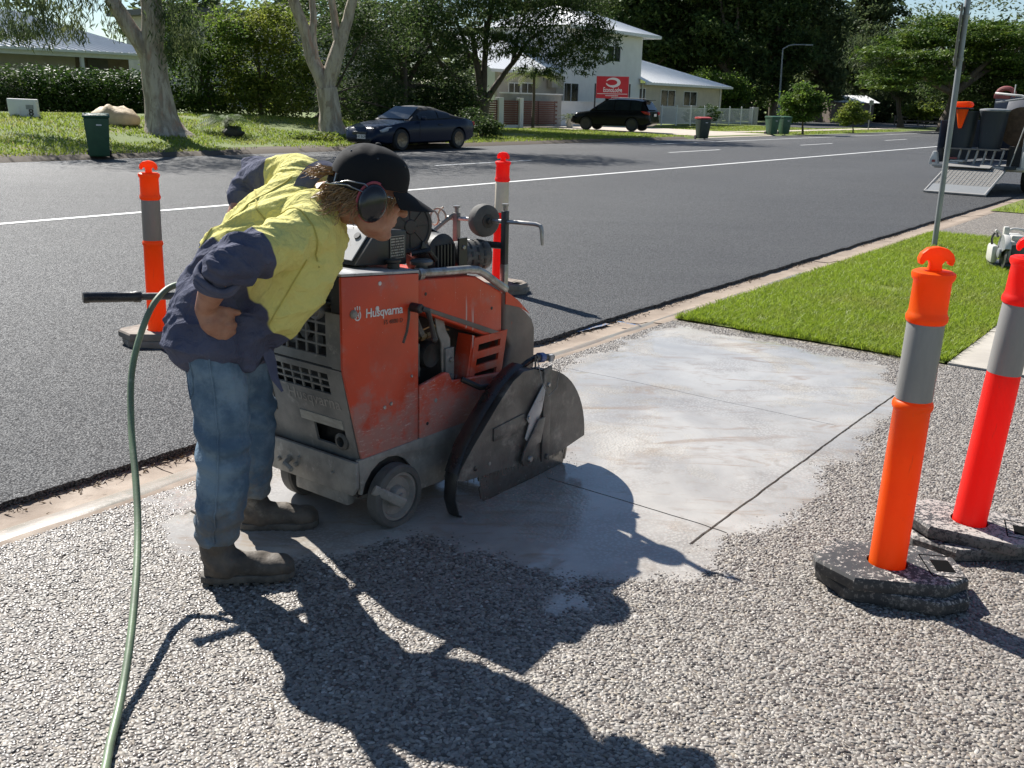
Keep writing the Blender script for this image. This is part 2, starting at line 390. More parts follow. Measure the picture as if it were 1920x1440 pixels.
# ------------------------------------------------------------ driveway of exposed pebbles, saw cuts, slurry
SLURRY = np.array([(2.0, 3.46), (1.80, 3.05), (1.76, 2.73), (1.82, 2.45), (2.06, 2.29), (2.39, 2.16), (2.48, 1.94), (2.44, 1.77), (2.26, 1.60), (2.34, 1.42), (2.72, 1.22), (3.09, 1.18), (3.38, 1.17), (3.8, 1.17), (4.5, 1.22), (5.1, 1.15), (5.8, 1.25), (6.40, 1.6), (6.50, 1.95), (6.58, 2.53), (6.6, 3.31), (6.2, 3.46), (4.83, 3.38)])
def poly_sd(u, v, poly):
    u = np.asarray(u, float); v = np.asarray(v, float); d = np.full(u.shape, 1e9); ins = np.zeros(u.shape, bool); n = len(poly)
    for i in range(n):
        a = poly[i]; b = poly[(i+1) % n]; e = b-a; t = np.clip(((u-a[0])*e[0]+(v-a[1])*e[1])/(e@e), 0, 1)
        d = np.minimum(d, np.hypot(u-a[0]-t*e[0], v-a[1]-t*e[1]))
        c = ((a[1] > v) != (b[1] > v)) & (u < (b[0]-a[0])*(v-a[1])/(b[1]-a[1]+1e-12)+a[0]); ins ^= c
    return np.where(ins, d, -d)
HW = 0.0058
CUTS_V = [(1.45, 3.08, 5.62, HW), (2.30, 2.92, 3.34, 0.004)]         # cuts along the kerb: v, u range, half width
CUTS_U = [(3.255, 1.40, 2.24, 0.0042), (4.84, 1.52, 3.2, 0.0022)]    # across the driveway
def groove(u, v):
    g = np.zeros(u.shape, bool)
    for c, a, b, h in CUTS_V: g |= (np.abs(v-c) < h*0.9) & (u > a) & (u < b)
    for c, a, b, h in CUTS_U: g |= (np.abs(u-c) < h*0.9) & (v > a) & (v < b)
    return g
def cut_lines(base, cuts):
    ls = list(base)
    for c, a, b, h in cuts:
        ls = [x for x in ls if abs(x-c) > h*2.2]; ls += [c-h*1.8, c-h, c-h*0.85, c+h*0.85, c+h, c+h*1.8]
    return sorted(ls)
def wob(u, v):   # saw kerfs wander and their edges spall
    return 0.0022*(vnoise(u*45, v*45, 31)-0.5) + 0.006*(vnoise(u*9, v*9, 33)-0.5)
def dz_drive(u, v):
    return np.where(groove(u, v), -0.05, 0.0)
me = grid_mesh('driveway', cut_lines(np.arange(-6, 6.61, 0.1), CUTS_U), cut_lines(np.append(np.arange(-8, 3.35, 0.1), 3.3845), CUTS_V), dz_drive)
structure(mesh_obj('driveway', me, M['bed'], None, 0))
def slurry_level(u, v):
    sd = poly_sd(u, v, SLURRY)+0.10; n = fbm(u*3.1, v*3.1, 11, 5)-0.48; n2 = fbm(u*14, v*14, 21, 3)-0.45
    t = np.clip((sd + 0.40*n + 0.18*n2 + 0.08)/0.52, 0, 1); t = t*t*(3-2*t)
    hi = 0.0064+0.0050*np.clip((fbm(u*2.3, v*2.3, 71, 5)-0.30)*2.6, -0.7, 0.35)+0.0012*np.clip((sd-0.2)/0.4, 0, 1); hi = hi-0.0034*np.clip((u-4.75)/0.7, 0, 1)*np.clip((2.75-v)/0.5, 0.15, 1)*np.clip(0.35+2.2*(fbm(u*3.3, v*3.3, 81, 4)-0.30), 0, 1.3); return -0.011 + (hi+0.011)*t
def dz_slurry(u, v):
    z = slurry_level(u, v) + 0.0012*(fbm(u*9, v*9, 41, 3)-0.45)
    spall = np.zeros(u.shape)
    return np.where(groove(u, v), -0.045, z-spall)
me = grid_mesh('slurry', cut_lines(np.arange(1.1, 6.60, 0.016), CUTS_U), cut_lines(np.arange(0.70, 3.40, 0.016), CUTS_V), dz_slurry,
               keep=lambda u, v, z: (slurry_level(u, v) > -0.006))
co = np.empty(len(me.vertices)*3, np.float32); me.vertices.foreach_get('co', co); co = co.reshape(-1, 3)
uu = co[:, 0]*U.x+co[:, 1]*U.y; vv = co[:, 0]*N.x+co[:, 1]*N.y
w_ = wob(uu, vv)*1.0; near = np.zeros(len(uu))
for c, a, b, h in CUTS_V: near = np.maximum(near, np.exp(-((vv-c)/0.02)**2)*((uu > a-0.05) & (uu < b+0.05)))
co[:, 0] += N.x*w_*near; co[:, 1] += N.y*w_*near; me.vertices.foreach_set('co', co.ravel())
structure(mesh_obj('slurry', me, M['slurry'], None, 60))
# slurry running down the kerb face and along the gutter
def dz_run(u, v):
    base = np.interp(v, [3.40, 3.50, 3.545, 3.60, 3.70], [0.001, -0.006, -0.016, -0.036, -0.040])
    n = fbm(u*1.3, v*9, 51, 4)-0.47
    cen = np.where(u < 3.2, 3.52, 3.50); wd = np.where(u < 3.2, 0.115, 0.055+0.03*(u < 5.0))
    t = np.clip((wd-np.abs(v-cen)+0.12*n)/0.05, 0, 1)
    return base-0.006+0.0135*t
me = grid_mesh('slurry_run', np.arange(-1.0, 9.5, 0.03), np.arange(3.39, 3.70, 0.012), dz_run,
               keep=lambda u, v, z: z > np.interp(v, [3.40, 3.50, 3.545, 3.60, 3.70], [0.001, -0.006, -0.016, -0.036, -0.040])-0.004)
M['run'] = pm('slurry_runoff', (0.275, 0.255, 0.205), (0.225, 0.18, 0.14), 3.0, 0.35, bump=0.2, bsc=60, stretch=(1, 1, 1), spots=((0.27, 0.21, 0.16), 7, 0.52, 0.7))
structure(mesh_obj('slurry_run', me, M['run'], None, 60))

def gn_instances(o, mat, radius, smin, smax, tilt, sub=2):
    ng = bpy.data.node_groups.new('scatter', 'GeometryNodeTree')
    ng.interface.new_socket('Geometry', in_out='INPUT', socket_type='NodeSocketGeometry'); ng.interface.new_socket('Geometry', in_out='OUTPUT', socket_type='NodeSocketGeometry')
    n = ng.nodes; l = ng.links; gi = n.new('NodeGroupInput'); go = n.new('NodeGroupOutput')
    ico = n.new('GeometryNodeMeshIcoSphere'); ico.inputs['Radius'].default_value = radius; ico.inputs['Subdivisions'].default_value = sub
    sm = n.new('GeometryNodeSetShadeSmooth'); smt = n.new('GeometryNodeSetMaterial'); smt.inputs['Material'].default_value = mat
    l.new(ico.outputs[0], sm.inputs[0]); l.new(sm.outputs[0], smt.inputs[0])
    ip = n.new('GeometryNodeInstanceOnPoints'); l.new(gi.outputs[0], ip.inputs['Points']); l.new(smt.outputs[0], ip.inputs['Instance'])
    rr = n.new('FunctionNodeRandomValue'); rr.data_type = 'FLOAT_VECTOR'
    rr.inputs[0].default_value = (-tilt, -tilt, 0); rr.inputs[1].default_value = (tilt, tilt, 6.283)
    rs = n.new('FunctionNodeRandomValue'); rs.data_type = 'FLOAT_VECTOR'; rs.inputs[0].default_value = smin; rs.inputs[1].default_value = smax; rs.inputs['Seed'].default_value = 7
    l.new(rr.outputs[0], ip.inputs['Rotation']); l.new(rs.outputs[0], ip.inputs['Scale']); l.new(ip.outputs[0], go.inputs[0])
    md = o.modifiers.new('scatter', 'NODES'); md.node_group = ng
def pebbles():
    rg = np.random.default_rng(3); sp = 0.0126
    a = np.arange(0.2, 6.62, sp); b = np.arange(-1.3, 3.40, sp*0.866)
    uu, vv = np.meshgrid(a, b, indexing='ij'); uu = uu + (np.arange(len(b)) % 2)[None, :]*sp/2
    uu = (uu + rg.normal(0, 0.0026, uu.shape)).ravel(); vv = (vv + rg.normal(0, 0.0026, vv.shape)).ravel()
    p = uvw(uu, vv, 0.0)
    fwd = np.array([0, math.cos(PITCH), -math.sin(PITCH)]); up = np.array([0, math.sin(PITCH), math.cos(PITCH)])
    q = p-np.array([0, 0, CAMH]); z = q@fwd; ok = z > 0.5; x = 960+FPX*q[:, 0]/np.maximum(z, 0.1); y = 720-FPX*(q@up)/np.maximum(z, 0.1)
    ok &= (x > -330) & (x < 2250) & (y < 1700) & (uu < 6.585-0.12*vnoise(vv*3, vv*0, 4)*(vv > 1.4))
    lv = slurry_level(uu, vv); ok &= lv < 0.0082
    for c, a_, b_, h in CUTS_V: ok &= ~((np.abs(vv-c) < h+0.006) & (uu > a_) & (uu < b_))
    for c, a_, b_, h in CUTS_U: ok &= ~((np.abs(uu-c) < h+0.006) & (vv > a_) & (vv < b_))
    p = p[ok]; p[:, 2] = rg.normal(-0.0008, 0.0009, len(p))
    me = bpy.data.meshes.new('pebbles'); me.vertices.add(len(p)); me.vertices.foreach_set('co', p.astype(np.float32).ravel()); me.update()
    o = link(bpy.data.objects.new('pebbles', me)); me.materials.append(M['pebble'])
    gn_instances(o, M['pebble'], 0.0065, (0.72, 0.62, 0.38), (1.78, 1.24, 0.62), 0.25)
    stuff(o); o['label'] = 'brown and cream pebbles bedded in the exposed aggregate driveway'; o['category'] = 'pebbles'
pebbles()

# ------------------------------------------------------------ near verge: lawn, footpath, neighbour driveway
def flat(name, u0, u1, v0, v1, zf, mat, st=0.1):
    return structure(mesh_obj(name, grid_mesh(name, np.arange(u0, u1+st/2, st), np.arange(v0, v1+st/2, st), zf), mat, None, 60))
flat('lawn', 6.62, 13.92, 1.42, 3.38, lambda u, v: 0.006+0.02*fbm(u*1.5, v*1.5, 2)*np.clip((u-6.6)/0.3, 0, 1), M['lawn'])
flat('lawn', 17.9, 70, -12, 3.38, lambda u, v: 0.006+0.02*fbm(u, v, 2), M['lawn'], 0.5)
flat('lawn', 6.62, 13.92, -12.1, 0.08, lambda u, v: 0.006+0.02*fbm(u, v, 2), M['lawn'], 0.2)
structure(rect('side_driveway', 13.95, 17.88, -12, 3.384, 0.002, M['bed']))
fp = structure(bpy.data.objects.new('footpath', None)); link(fp)
for i in range(6):
    u0 = 6.63+i*1.22
    mb = MB(); vs = [W(a, b, z) for z in (-0.06, 0.012+0.003*(i % 2)) for a, b in ((u0, 0.1), (u0+1.205, 0.1), (u0+1.205, 1.4), (u0, 1.4))]
    mb.raw(vs, [(0, 3, 2, 1), (4, 5, 6, 7), (0, 1, 5, 4), (1, 2, 6, 5), (2, 3, 7, 6), (3, 0, 4, 7)]).build('slab', M['concrete'], fp, 30, 0.006)
def blades(name, pu, pv, pz, hmin, hmax, wid, mat, seed, label, lean=0.5):
    rg = np.random.default_rng(seed); n = len(pu); base = uvw(pu, pv, 0.0); base[:, 2] = pz
    an = rg.uniform(0, 2*np.pi, n); h = rg.uniform(hmin, hmax, n); ln = rg.uniform(0.1, lean, n)*h; la = rg.uniform(0, 2*np.pi, n)
    s = np.stack([np.cos(an), np.sin(an), 0*an], -1)*(wid*rg.uniform(0.6, 1.3, n))[:, None]/2
    tip = base + np.stack([np.cos(la)*ln*1.6, np.sin(la)*ln*1.6, h], -1); mid = base + np.stack([np.cos(la)*ln*0.55, np.sin(la)*ln*0.55, h*0.6], -1)
    v = np.stack([base-s, base+s, mid+s*0.8, tip, mid-s*0.8], 1).reshape(-1, 3)
    i = np.arange(n)[:, None]*5; f = i+np.array([[0, 1, 2, 4]]); g = i+np.array([[4, 2, 3, 3]])
    f3 = np.concatenate([i+np.array([[0, 1, 2]]), i+np.array([[0, 2, 4]]), i+np.array([[4, 2, 3]])])
    o = mesh_obj(name, fast_mesh(name, v, f3), mat, None, 0); stuff(o); o['label'] = label; o['category'] = 'grass'; return o
rg = np.random.default_rng(12); n = 120000
gu = 6.55+7.4*rg.random(n)**1.25; gv = 1.40+2.0*rg.random(n)
edge = 6.60+0.10*(vnoise(gv*6, gv*0, 3)-0.4)
bare = fbm(gu*1.1, gv*1.1, 77, 3)
ok = (gu > edge) & (gv < 3.40+0.03*(vnoise(gu*5, gu*0, 8)-0.5)) & (bare > 0.10+0.12*rg.random(n)); gu, gv = gu[ok], gv[ok]
hgt = 0.6+0.8*fbm(gu*1.6, gv*1.6, 5)
blades('lawn_grass', gu, gv, 0.012, 0.018, 0.055, 0.0055, M['grass'], 5, 'bright green mown grass of the strip between kerb and footpath', 0.9)
n = 16000; gu = 17.9+18*rg.random(n)**1.3; gv = -2+5.4*rg.random(n)
blades('lawn_grass', gu, gv, 0.012, 0.03, 0.07, 0.012, M['grass'], 6, 'green grass beside the kerb past the neighbouring driveway', 0.9)

M['litter'] = mat_grass('leaf_litter', (0.10, 0.065, 0.035), (0.17, 0.115, 0.065), (0.26, 0.19, 0.12), 0.1)
rl_ = np.random.default_rng(31); n = 4200; gu = 0.3+16*rl_.random(n)**1.4; gv = 3.80-np.abs(rl_.normal(0, 0.035, n)); ok = (fbm(gu*1.7, gu*0, 17, 3) > 0.40) | ((gu > 2.2) & (gu < 3.3)); gu, gv = gu[ok], gv[ok]
blades('leaf_litter', gu, gv, -0.035, 0.003, 0.014, 0.010, M['litter'], 14, 'brown leaf litter and grit caught along the edge of the asphalt', 3.0)
# ------------------------------------------------------------ far verge, side street, driveways beyond the road
def fz(u, v): return np.vectorize(far_z)(u, v)
us = np.concatenate([np.arange(-60, 0, 4.0), np.arange(0, 80, 1.0), np.arange(80, 420, 10.0)]); vs_ = np.concatenate([np.array([22.70, 22.75, 22.82, 22.9, 22.97, 23.05]), np.arange(23.5, 45, 0.5), np.arange(45, 400, 12.0)])
structure(mesh_obj('verge', grid_mesh('verge', us, vs_, fz), M['verge'], None, 60))
def drape(name, poly, mat, dz=0.02, cell=0.5):
    poly = np.array(poly); a0, b0 = poly.min(0); a1, b1 = poly.max(0)
    us = np.arange(a0, a1+cell, cell); vs2 = np.arange(b0, b1+cell, cell)
    me = grid_mesh(name, us, vs2, lambda u, v: fz(u, v)+dz, keep=lambda u, v, z: poly_sd(u, v, poly) > -cell*0.2)
    return structure(mesh_obj(name, me, mat, None, 60))
drape('motel_driveway', [(46.6, 22.74), (55.0, 22.74), (57, 33), (57, 38), (45.5, 38), (45.2, 29.3), (46.5, 26)], M['pale_conc'], 0.02)
drape('motel_footpath', [(57, 25.9), (90, 25.9), (90, 27.2), (57, 27.2)], M['pale_conc'], 0.02, 0.65)
drape('side_street', [(78, 30.2), (112, 27.3), (118, 22.74), (300, 22.74), (300, 70), (150, 62), (110, 44), (84, 35)], M['asphalt_old'], 0.02, 2.0)
drape('dirt_shoulder', [(-20, 22.74), (44, 22.74), (44, 23.3), (20, 23.9), (-20, 23.8)], M['soil'], 0.008, 0.3)
n = 70000; rg = np.random.default_rng(21); gu = 2+46*rg.random(n); gv = 23.1+9.5*rg.random(n)
ok = (fbm(gu*0.5, gv*0.5, 61, 3) > 0.24+0.15*rg.random(n)) & (poly_sd(gu, gv, np.array([(45.2, 20), (60, 20), (60, 40), (45.2, 40)])) < 0); gu, gv = gu[ok], gv[ok]
blades('verge_grass', gu, gv, fz(gu, gv), 0.03, 0.10, 0.035, M['grass_far'], 8, 'sunlit rough grass of the sloping verge across the road', 0.8)
n = 20000; gu = 56+26*rg.random(n); gv = 23+11*rg.random(n); ok = ~((gv > 25.8) & (gv < 27.3)) & ~((gu > 76) & (gv > 28)) & (gu > 57.2)
gu, gv = gu[ok], gv[ok]
blades('verge_grass', gu, gv, fz(gu, gv), 0.03, 0.08, 0.05, M['grass_far'], 9, 'short green lawn in front of the motel pool fence', 0.8)
# ------------------------------------------------------------ concrete saw
def mat_orange():
    t = NT('saw_orange_paint'); co = t.coord(); z = t.xyz(co)[2]; x = t.xyz(co)[0]
    col = t.mix(t.rng(t.noise(co, 5, 5), 0.35, 0.7), (0.62, 0.058, 0.018), (0.50, 0.052, 0.020))
    low = t.rng(z, 0.72, 0.28)                                   # slurry thrown up from the ground dries on the lower sheet metal
    n1 = t.noise(co, 9, 8, 0.72); haze = t.math('MULTIPLY', t.rng(t.math('ADD', t.math('MULTIPLY', low, 0.30), n1), 0.52, 0.82), 0.78)
    col = t.mix(haze, col, (0.36, 0.225, 0.19))
    sc = t.noise(t.mapped(co, (14, 1, 60), (0, R(-42), 0)), 1.7, 5, 0.75); scm = t.math('MULTIPLY', t.rng(sc, 0.54, 0.64, 0, 0.8), t.rng(t.math('ADD', t.noise(co, 5, 4), t.math('MULTIPLY', low, 0.40)), 0.66, 0.90))
    col = t.mix(scm, col, (0.56, 0.40, 0.36))
    sp = t.rng(t.noise(co, 150, 2, 0.5), 0.72, 0.76); col = t.mix(sp, col, (0.55, 0.47, 0.43))
    drip = t.rng(t.noise(t.mapped(co, (60, 60, 2.2)), 1.0, 3), 0.66, 0.74); col = t.mix(t.math('MULTIPLY', drip, t.rng(x, 0.18, 0.34)), col, (0.50, 0.46, 0.43))
    ro = t.math('ADD', 0.36, t.math('MULTIPLY', haze, 0.4))
    return t.fin(col, ro, None, t.bump(t.noise(co, 70, 6), 0.12, 0.003), 0.5)
M['orange'] = mat_orange()
M['nose'] = pm('slurry_coated_cowl', (0.20, 0.165, 0.135), (0.155, 0.13, 0.108), 7, 0.75, bump=0.25, bsc=90, spots=((0.50, 0.085, 0.035), 4.5, 0.60, 0.66))
M['sawgrey'] = pm('saw_grey_steel', (0.225, 0.215, 0.195), (0.15, 0.145, 0.135), 9, 0.6, bump=0.25, bsc=80, spots=((0.34, 0.32, 0.285), 16, 0.56, 0.72))
M['frame'] = pm('saw_frame_steel', (0.32, 0.295, 0.255), (0.20, 0.185, 0.165), 10, 0.7, bump=0.4, bsc=70, spots=((0.40, 0.375, 0.33), 22, 0.55, 0.72))
M['deck'] = pm('saw_deck_pale', (0.42, 0.42, 0.42), (0.30, 0.30, 0.30), 12, 0.35, spots=((0.14, 0.13, 0.12), 22, 0.55, 0.7))
M['chrome'] = pm('bare_steel_tube', (0.42, 0.41, 0.40), (0.27, 0.26, 0.25), 25, 0.38, 0.75, bump=0.15, spots=((0.22, 0.20, 0.17), 18, 0.5, 0.7))
M['blackp'] = pm('black_plastic', (0.022, 0.022, 0.024), (0.035, 0.035, 0.036), 12, 0.45, bump=0.1, spots=((0.14, 0.135, 0.125), 20, 0.62, 0.78))
M['dark'] = pm('dark_engine', (0.018, 0.017, 0.016), (0.045, 0.041, 0.036), 18, 0.55, bump=0.4, bsc=50)
M['enggrey'] = pm('cast_engine_grey', (0.16, 0.155, 0.145), (0.07, 0.068, 0.062), 20, 0.55, 0.3, bump=0.3)
M['brass'] = pm('dirty_brass', (0.30, 0.20, 0.09), (0.16, 0.11, 0.06), 20, 0.5, 0.6)
M['guard'] = pm('blade_guard_steel', (0.115, 0.108, 0.10), (0.060, 0.057, 0.053), 8, 0.45, 0.1, bump=0.3, bsc=50, spots=((0.27, 0.252, 0.225), 7, 0.50, 0.72))
M['flap'] = pm('wet_black_rubber', (0.012, 0.012, 0.013), (0.03, 0.029, 0.027), 10, 0.3, bump=0.2)
M['blade'] = pm('saw_blade_steel', (0.22, 0.21, 0.19), (0.13, 0.12, 0.11), 14, 0.35, 0.7)
M['tyre_s'] = pm('saw_tyre_rubber', (0.075, 0.072, 0.066), (0.13, 0.122, 0.11), 14, 0.8, bump=0.3)
M['white'] = pm('white_decal', (0.75, 0.74, 0.72), (0.62, 0.60, 0.57), 30, 0.5)
M['faint'] = pm('worn_decal', (0.34, 0.31, 0.27), (0.24, 0.22, 0.20), 18, 0.6)
M['darkdecal'] = pm('dark_decal', (0.20, 0.06, 0.035), (0.10, 0.05, 0.04), 60, 0.5)
M['plate'] = pm('worn_plate', (0.40, 0.385, 0.33), (0.26, 0.25, 0.22), 12, 0.55, stretch=(1, 1, 3))
M['tan'] = pm('coil_hose_tan', (0.45, 0.38, 0.29), (0.33, 0.28, 0.22), 20, 0.45)
M['bluefit'] = pm('blue_fitting', (0.03, 0.07, 0.25), (0.10, 0.14, 0.30), 25, 0.4)
saw = thing('concrete_saw', 'orange and grey walk-behind concrete saw cutting the wet driveway', 'concrete saw', (-0.45, 3.44, 0), TH)
YR, YL = 0.05, 0.55
def P(mb, name, mat, parent=None, smooth=35, bevel=0.0, segs=2): return mb.build(name, M[mat], parent or saw, smooth, bevel, segs)
def bolt(parent, c, d, r=0.008, mat='chrome', h=0.006):
    return MB().lathe([(0, h), (r*0.75, h), (r, h*0.55), (r, 0)], 10, c, d).build('bolt', M[mat], parent)
# chassis
arch = [(-0.142, 0.165)] + [(0.005+0.142*math.cos(a), 0.135+0.142*math.sin(a)) for a in [R(x) for x in (168, 150, 130, 110, 90, 70, 50, 30, 10, -15)]]
side = [(-0.150, 0.305)] + arch + [(0.17, 0.085), (0.40, 0.078), (0.47, 0.11), (0.66, 0.20), (0.66, 0.30)]
ch = MB().prism(side, 'y', 0.028, 0.046).build('chassis', M['frame'], saw, 35, 0.003)
MB().prism(side, 'y', YL+0.004, YL+0.02).build('chassis_plate', M['frame'], saw, 35, 0.003)
rp = MB().prism([(0.026, 0.300), (0.574, 0.300), (0.574, 0.255), (0.552, 0.185), (0.50, 0.165), (0.10, 0.165), (0.048, 0.165), (0.026, 0.20)], 'x', -0.168, -0.152); rp.build('rear_bumper', M['frame'], saw, 35, 0.003)
MB().box((0.25, 0.30, 0.21), (0.78, 0.50, 0.12)).build('underframe', M['dark'], saw)
for y, z in ((0.36, 0.215), (0.40, 0.235), (0.46, 0.215), (0.15, 0.235), (0.34, 0.25)): bolt(saw, (-0.168, y, z), (-1, 0, 0), 0.010 if y > 0.35 else 0.007, 'frame', 0.012)
P(MB().tube([(-0.168, 0.40, 0.23), (-0.205, 0.385, 0.222), (-0.21, 0.34, 0.21)], 0.011, 8), 'tow_hook', 'frame')
# rear sheet: vertical upper part, raked lower part, grilles of real bars
def sheet(name, mat, o, ex, ez, w, h, holes, th=0.010, parent=None):
    """panel in the plane o + ex*a + ez*b with rectangular holes (a0,a1,b0,b1) stacked in rows"""
    o = Vector(o); ex = Vector(ex); ez = Vector(ez); nn = ex.cross(ez).normalized(); mb = MB()
    A = sorted({0, w} | {x for q in holes for x in q[:2]}); B = sorted({0, h} | {x for q in holes for x in q[2:]})
    def solid(i, j):
        if i < 0 or j < 0 or i >= len(A)-1 or j >= len(B)-1: return False
        a = (A[i]+A[i+1])/2; b = (B[j]+B[j+1])/2
        return not any(q[0] < a < q[1] and q[2] < b < q[3] for q in holes)
    pt = lambda a, b, t: o+ex*a+ez*b+nn*t
    for i in range(len(A)-1):
        for j in range(len(B)-1):
            if not solid(i, j): continue
            a0, a1, b0, b1 = A[i], A[i+1], B[j], B[j+1]; c = [(a0, b0), (a1, b0), (a1, b1), (a0, b1)]
            mb.raw([pt(x, y, 0) for x, y in c], [(0, 1, 2, 3)]); mb.raw([pt(x, y, -th) for x, y in c], [(3, 2, 1, 0)])
            for k, (di, dj) in enumerate(((0, -1), (1, 0), (0, 1), (-1, 0))):
                if not solid(i+di, j+dj):
                    p, q = c[k], c[(k+1) % 4]; mb.raw([pt(*p, 0), pt(*q, 0), pt(*q, -th), pt(*p, -th)], [(0, 3, 2, 1)])
    return mb.build(name, M[mat], parent or saw, 30)
EXR = Vector((0, -1, 0))
UPZ = Vector((0, 0, 1))
upper = sheet('rear_panel', 'sawgrey', (-0.205, YL, 0.665), EXR, UPZ, 0.50, 0.20, [(0.04, 0.425, 0.035, 0.195)])
LOWZ = Vector((-0.078, 0, 0.372)).normalized(); LO = Vector((-0.128, YL, 0.288))
lower = sheet('rear_panel', 'sawgrey', LO, EXR, LOWZ, 0.50, 0.376, [(0.06, 0.42, 0.268, 0.352), (0.285, 0.455, 0.045, 0.125)])
def bars(parent, o, ez, a0, a1, b0, b1, na, nb, w=0.008):
    o = Vector(o); ez = Vector(ez); nn = EXR.cross(ez).normalized(); Mx = Matrix((EXR, ez, nn)).transposed()
    for i in range(1, na):
        a = a0+(a1-a0)*i/na; MB().box(o+EXR*a+ez*(b0+b1)/2-nn*0.006, (w, b1-b0-0.001, 0.006), Mx).build('grille_bar', M['sawgrey'], parent, 0)
    for j in range(1, nb):
        b = b0+(b1-b0)*j/nb; MB().box(o+EXR*(a0+a1)/2+ez*b-nn*0.0045, (a1-a0-0.001, w*0.9, 0.006), Mx).build('grille_bar', M['sawgrey'], parent, 0)
bars(upper, (-0.205, YL, 0.665), UPZ, 0.04, 0.425, 0.035, 0.195, 7, 4)
bars(lower, LO, LOWZ, 0.06, 0.42, 0.268, 0.352, 7, 3)
MB().box((0.02, 0.30, 0.72), (0.30, 0.47, 0.44)).build('interior_dark_fill', M['dark'], saw)  # dark filler block; its colour stands for the shade inside behind the grilles
for i in range(5): P(MB().lathe([(0.03, 0), (0.03, 0.02), (0, 0.02)], 12, (-0.13, 0.16+i*0.07, 0.76-0.03*(i % 2)), (-1, 0, 0.1)), 'engine_fitting', 'enggrey')
P(MB().box((0.03, 0.30, 0.40), (0.24, 0.47, 0.20)), 'lower_dark_fill', 'dark')  # second dark filler, shade of the lower interior put into its colour
P(MB().lathe([(0.034, 0), (0.034, 0.03), (0.02, 0.035), (0.02, 0)], 16, (-0.12, 0.12, 0.36), (-1, 0, 0)), 'exhaust_pipe', 'enggrey')
nl = EXR.cross(LOWZ).normalized(); ML = Matrix((EXR, LOWZ, nl)).transposed()
P(MB().box(LO+EXR*0.335+LOWZ*0.146+nl*0.001, (0.235, 0.038, 0.004), ML), 'worn_plate', 'plate', lower, 0)
for b in (0.15, 0.205, 0.265): P(MB().box(LO+EXR*0.075+LOWZ*b+nl*0.0008, (0.006, 0.042, 0.002), ML), 'slit', 'dark', lower, 0)
tm = ML.to_4x4(); tm.translation = LO+EXR*0.315+LOWZ*0.232+nl*0.0012
text_mesh('Husqvarna', 0.068, tm, 'worn_lettering', M['faint'], lower, 0.0006, 0.0008)
P(MB().prism([(-0.205, 0.865), (-0.205, 0.995), (-0.12, 1.0), (-0.12, 0.865)], 'y', 0.30, YL), 'rear_top_box', 'blackp', None, 35, 0.006)
P(MB().box((-0.125, 0.205, 0.865), (0.06, 0.17, 0.05)), 'handle_socket_box', 'blackp')
P(MB().box((-0.19, 0.075, 0.93), (0.02, 0.045, 0.13)), 'corner_post', 'blackp')
P(MB().box((-0.197, 0.075, 0.76), (0.012, 0.05, 0.20)), 'corner_post', 'sawgrey')
P(MB().prism([(-0.19, 0.30), (-0.19, 0.99), (0.19, 0.96), (0.19, 0.30)], 'y', YL-0.008, YL+0.002), 'left_panel', 'orange')
# orange side panel with its lever slot painted as a dark strip
sp = MB().prism([(-0.206, 1.000), (0.190, 0.966), (0.180, 0.262), (-0.122, 0.284), (-0.210, 0.668)], 'y', 0.034, 0.048).build('side_panel', M['orange'], saw, 35, 0.004)
P(MB().tube([(0.135, 0.0335, 0.842), (0.132, 0.0335, 0.80), (0.120, 0.0335, 0.75), (0.100, 0.0335, 0.71)], 0.0075, 8, True, 0.25, (0, 0, 1) if False else (1, 0, 0)), 'lever_slot_shade', 'flap', sp)  # raised black strip paints the shade of a slot that is not cut
for s, z, r in ((0.145, 0.57, 0.006), (0.03, 0.485, 0.008), (-0.005, 0.478, 0.008), (-0.02, 0.955, 0.008), (-0.035, 0.865, 0.009)): bolt(sp, (s, 0.034, z), (0, -1, 0), r, 'chrome' if z < 0.8 else 'white', 0.004)
bolt(sp, (-0.155, 0.034, 0.862), (0, -1, 0), 0.016, 'frame', 0.012)
MS = Matrix(((1, 0, 0), (0, 0, -1), (0, 1, 0))).to_4x4()           # text lying in the side plane, reading along +X
def side_m(s, y, z, rot=-0.05): m = Matrix.Translation((s, y, z)) @ Matrix.Rotation(-rot, 4, 'Y') @ MS; return m
text_mesh('Husqvarna', 0.047, side_m(0.002, 0.0325, 0.848, -0.06), 'lettering', M['white'], sp, 0.0006, 0.0007, 0.96)
text_mesh('FS 4800 D', 0.024, side_m(0.048, 0.0325, 0.803, -0.06), 'model_lettering', M['darkdecal'], sp, 0.0006)
def ring2d(cx, cz, r0, r1, y0, y1, a0=0, a1=360, n=20, sq=1.0):
    mb = MB(); vs = []; fs = []
    for i in range(n+1):
        a = R(a0+(a1-a0)*i/n)
        for r in (r0, r1):
            for y in (y0, y1): vs.append((cx+r*math.cos(a), y, cz+r*sq*math.sin(a)))
    for i in range(n):
        b = i*4; fs += [(b, b+4, b+6, b+2), (b+1, b+3, b+7, b+5), (b, b+1, b+5, b+4), (b+2, b+6, b+7, b+3)]
    return mb.raw(vs, fs)
lg = ring2d(-0.134, 0.854, 0.0125, 0.0165, 0.0318, 0.034, 130, 410, 24, 1.2)
lg.box((-0.1395, 0.0329, 0.854), (0.0032, 0.002, 0.018)); lg.box((-0.1285, 0.0329, 0.854), (0.0032, 0.002, 0.018)); lg.box((-0.134, 0.0329, 0.854), (0.008, 0.0018, 0.0032))
for dx in (-0.011, 0, 0.011): lg.box((-0.134+dx, 0.0329, 0.8795-abs(dx)*0.25), (0.0035, 0.002, 0.010)); lg.ell((-0.134+dx, 0.0329, 0.886-abs(dx)*0.25), (0.003, 0.001, 0.003), None, 8, 6)
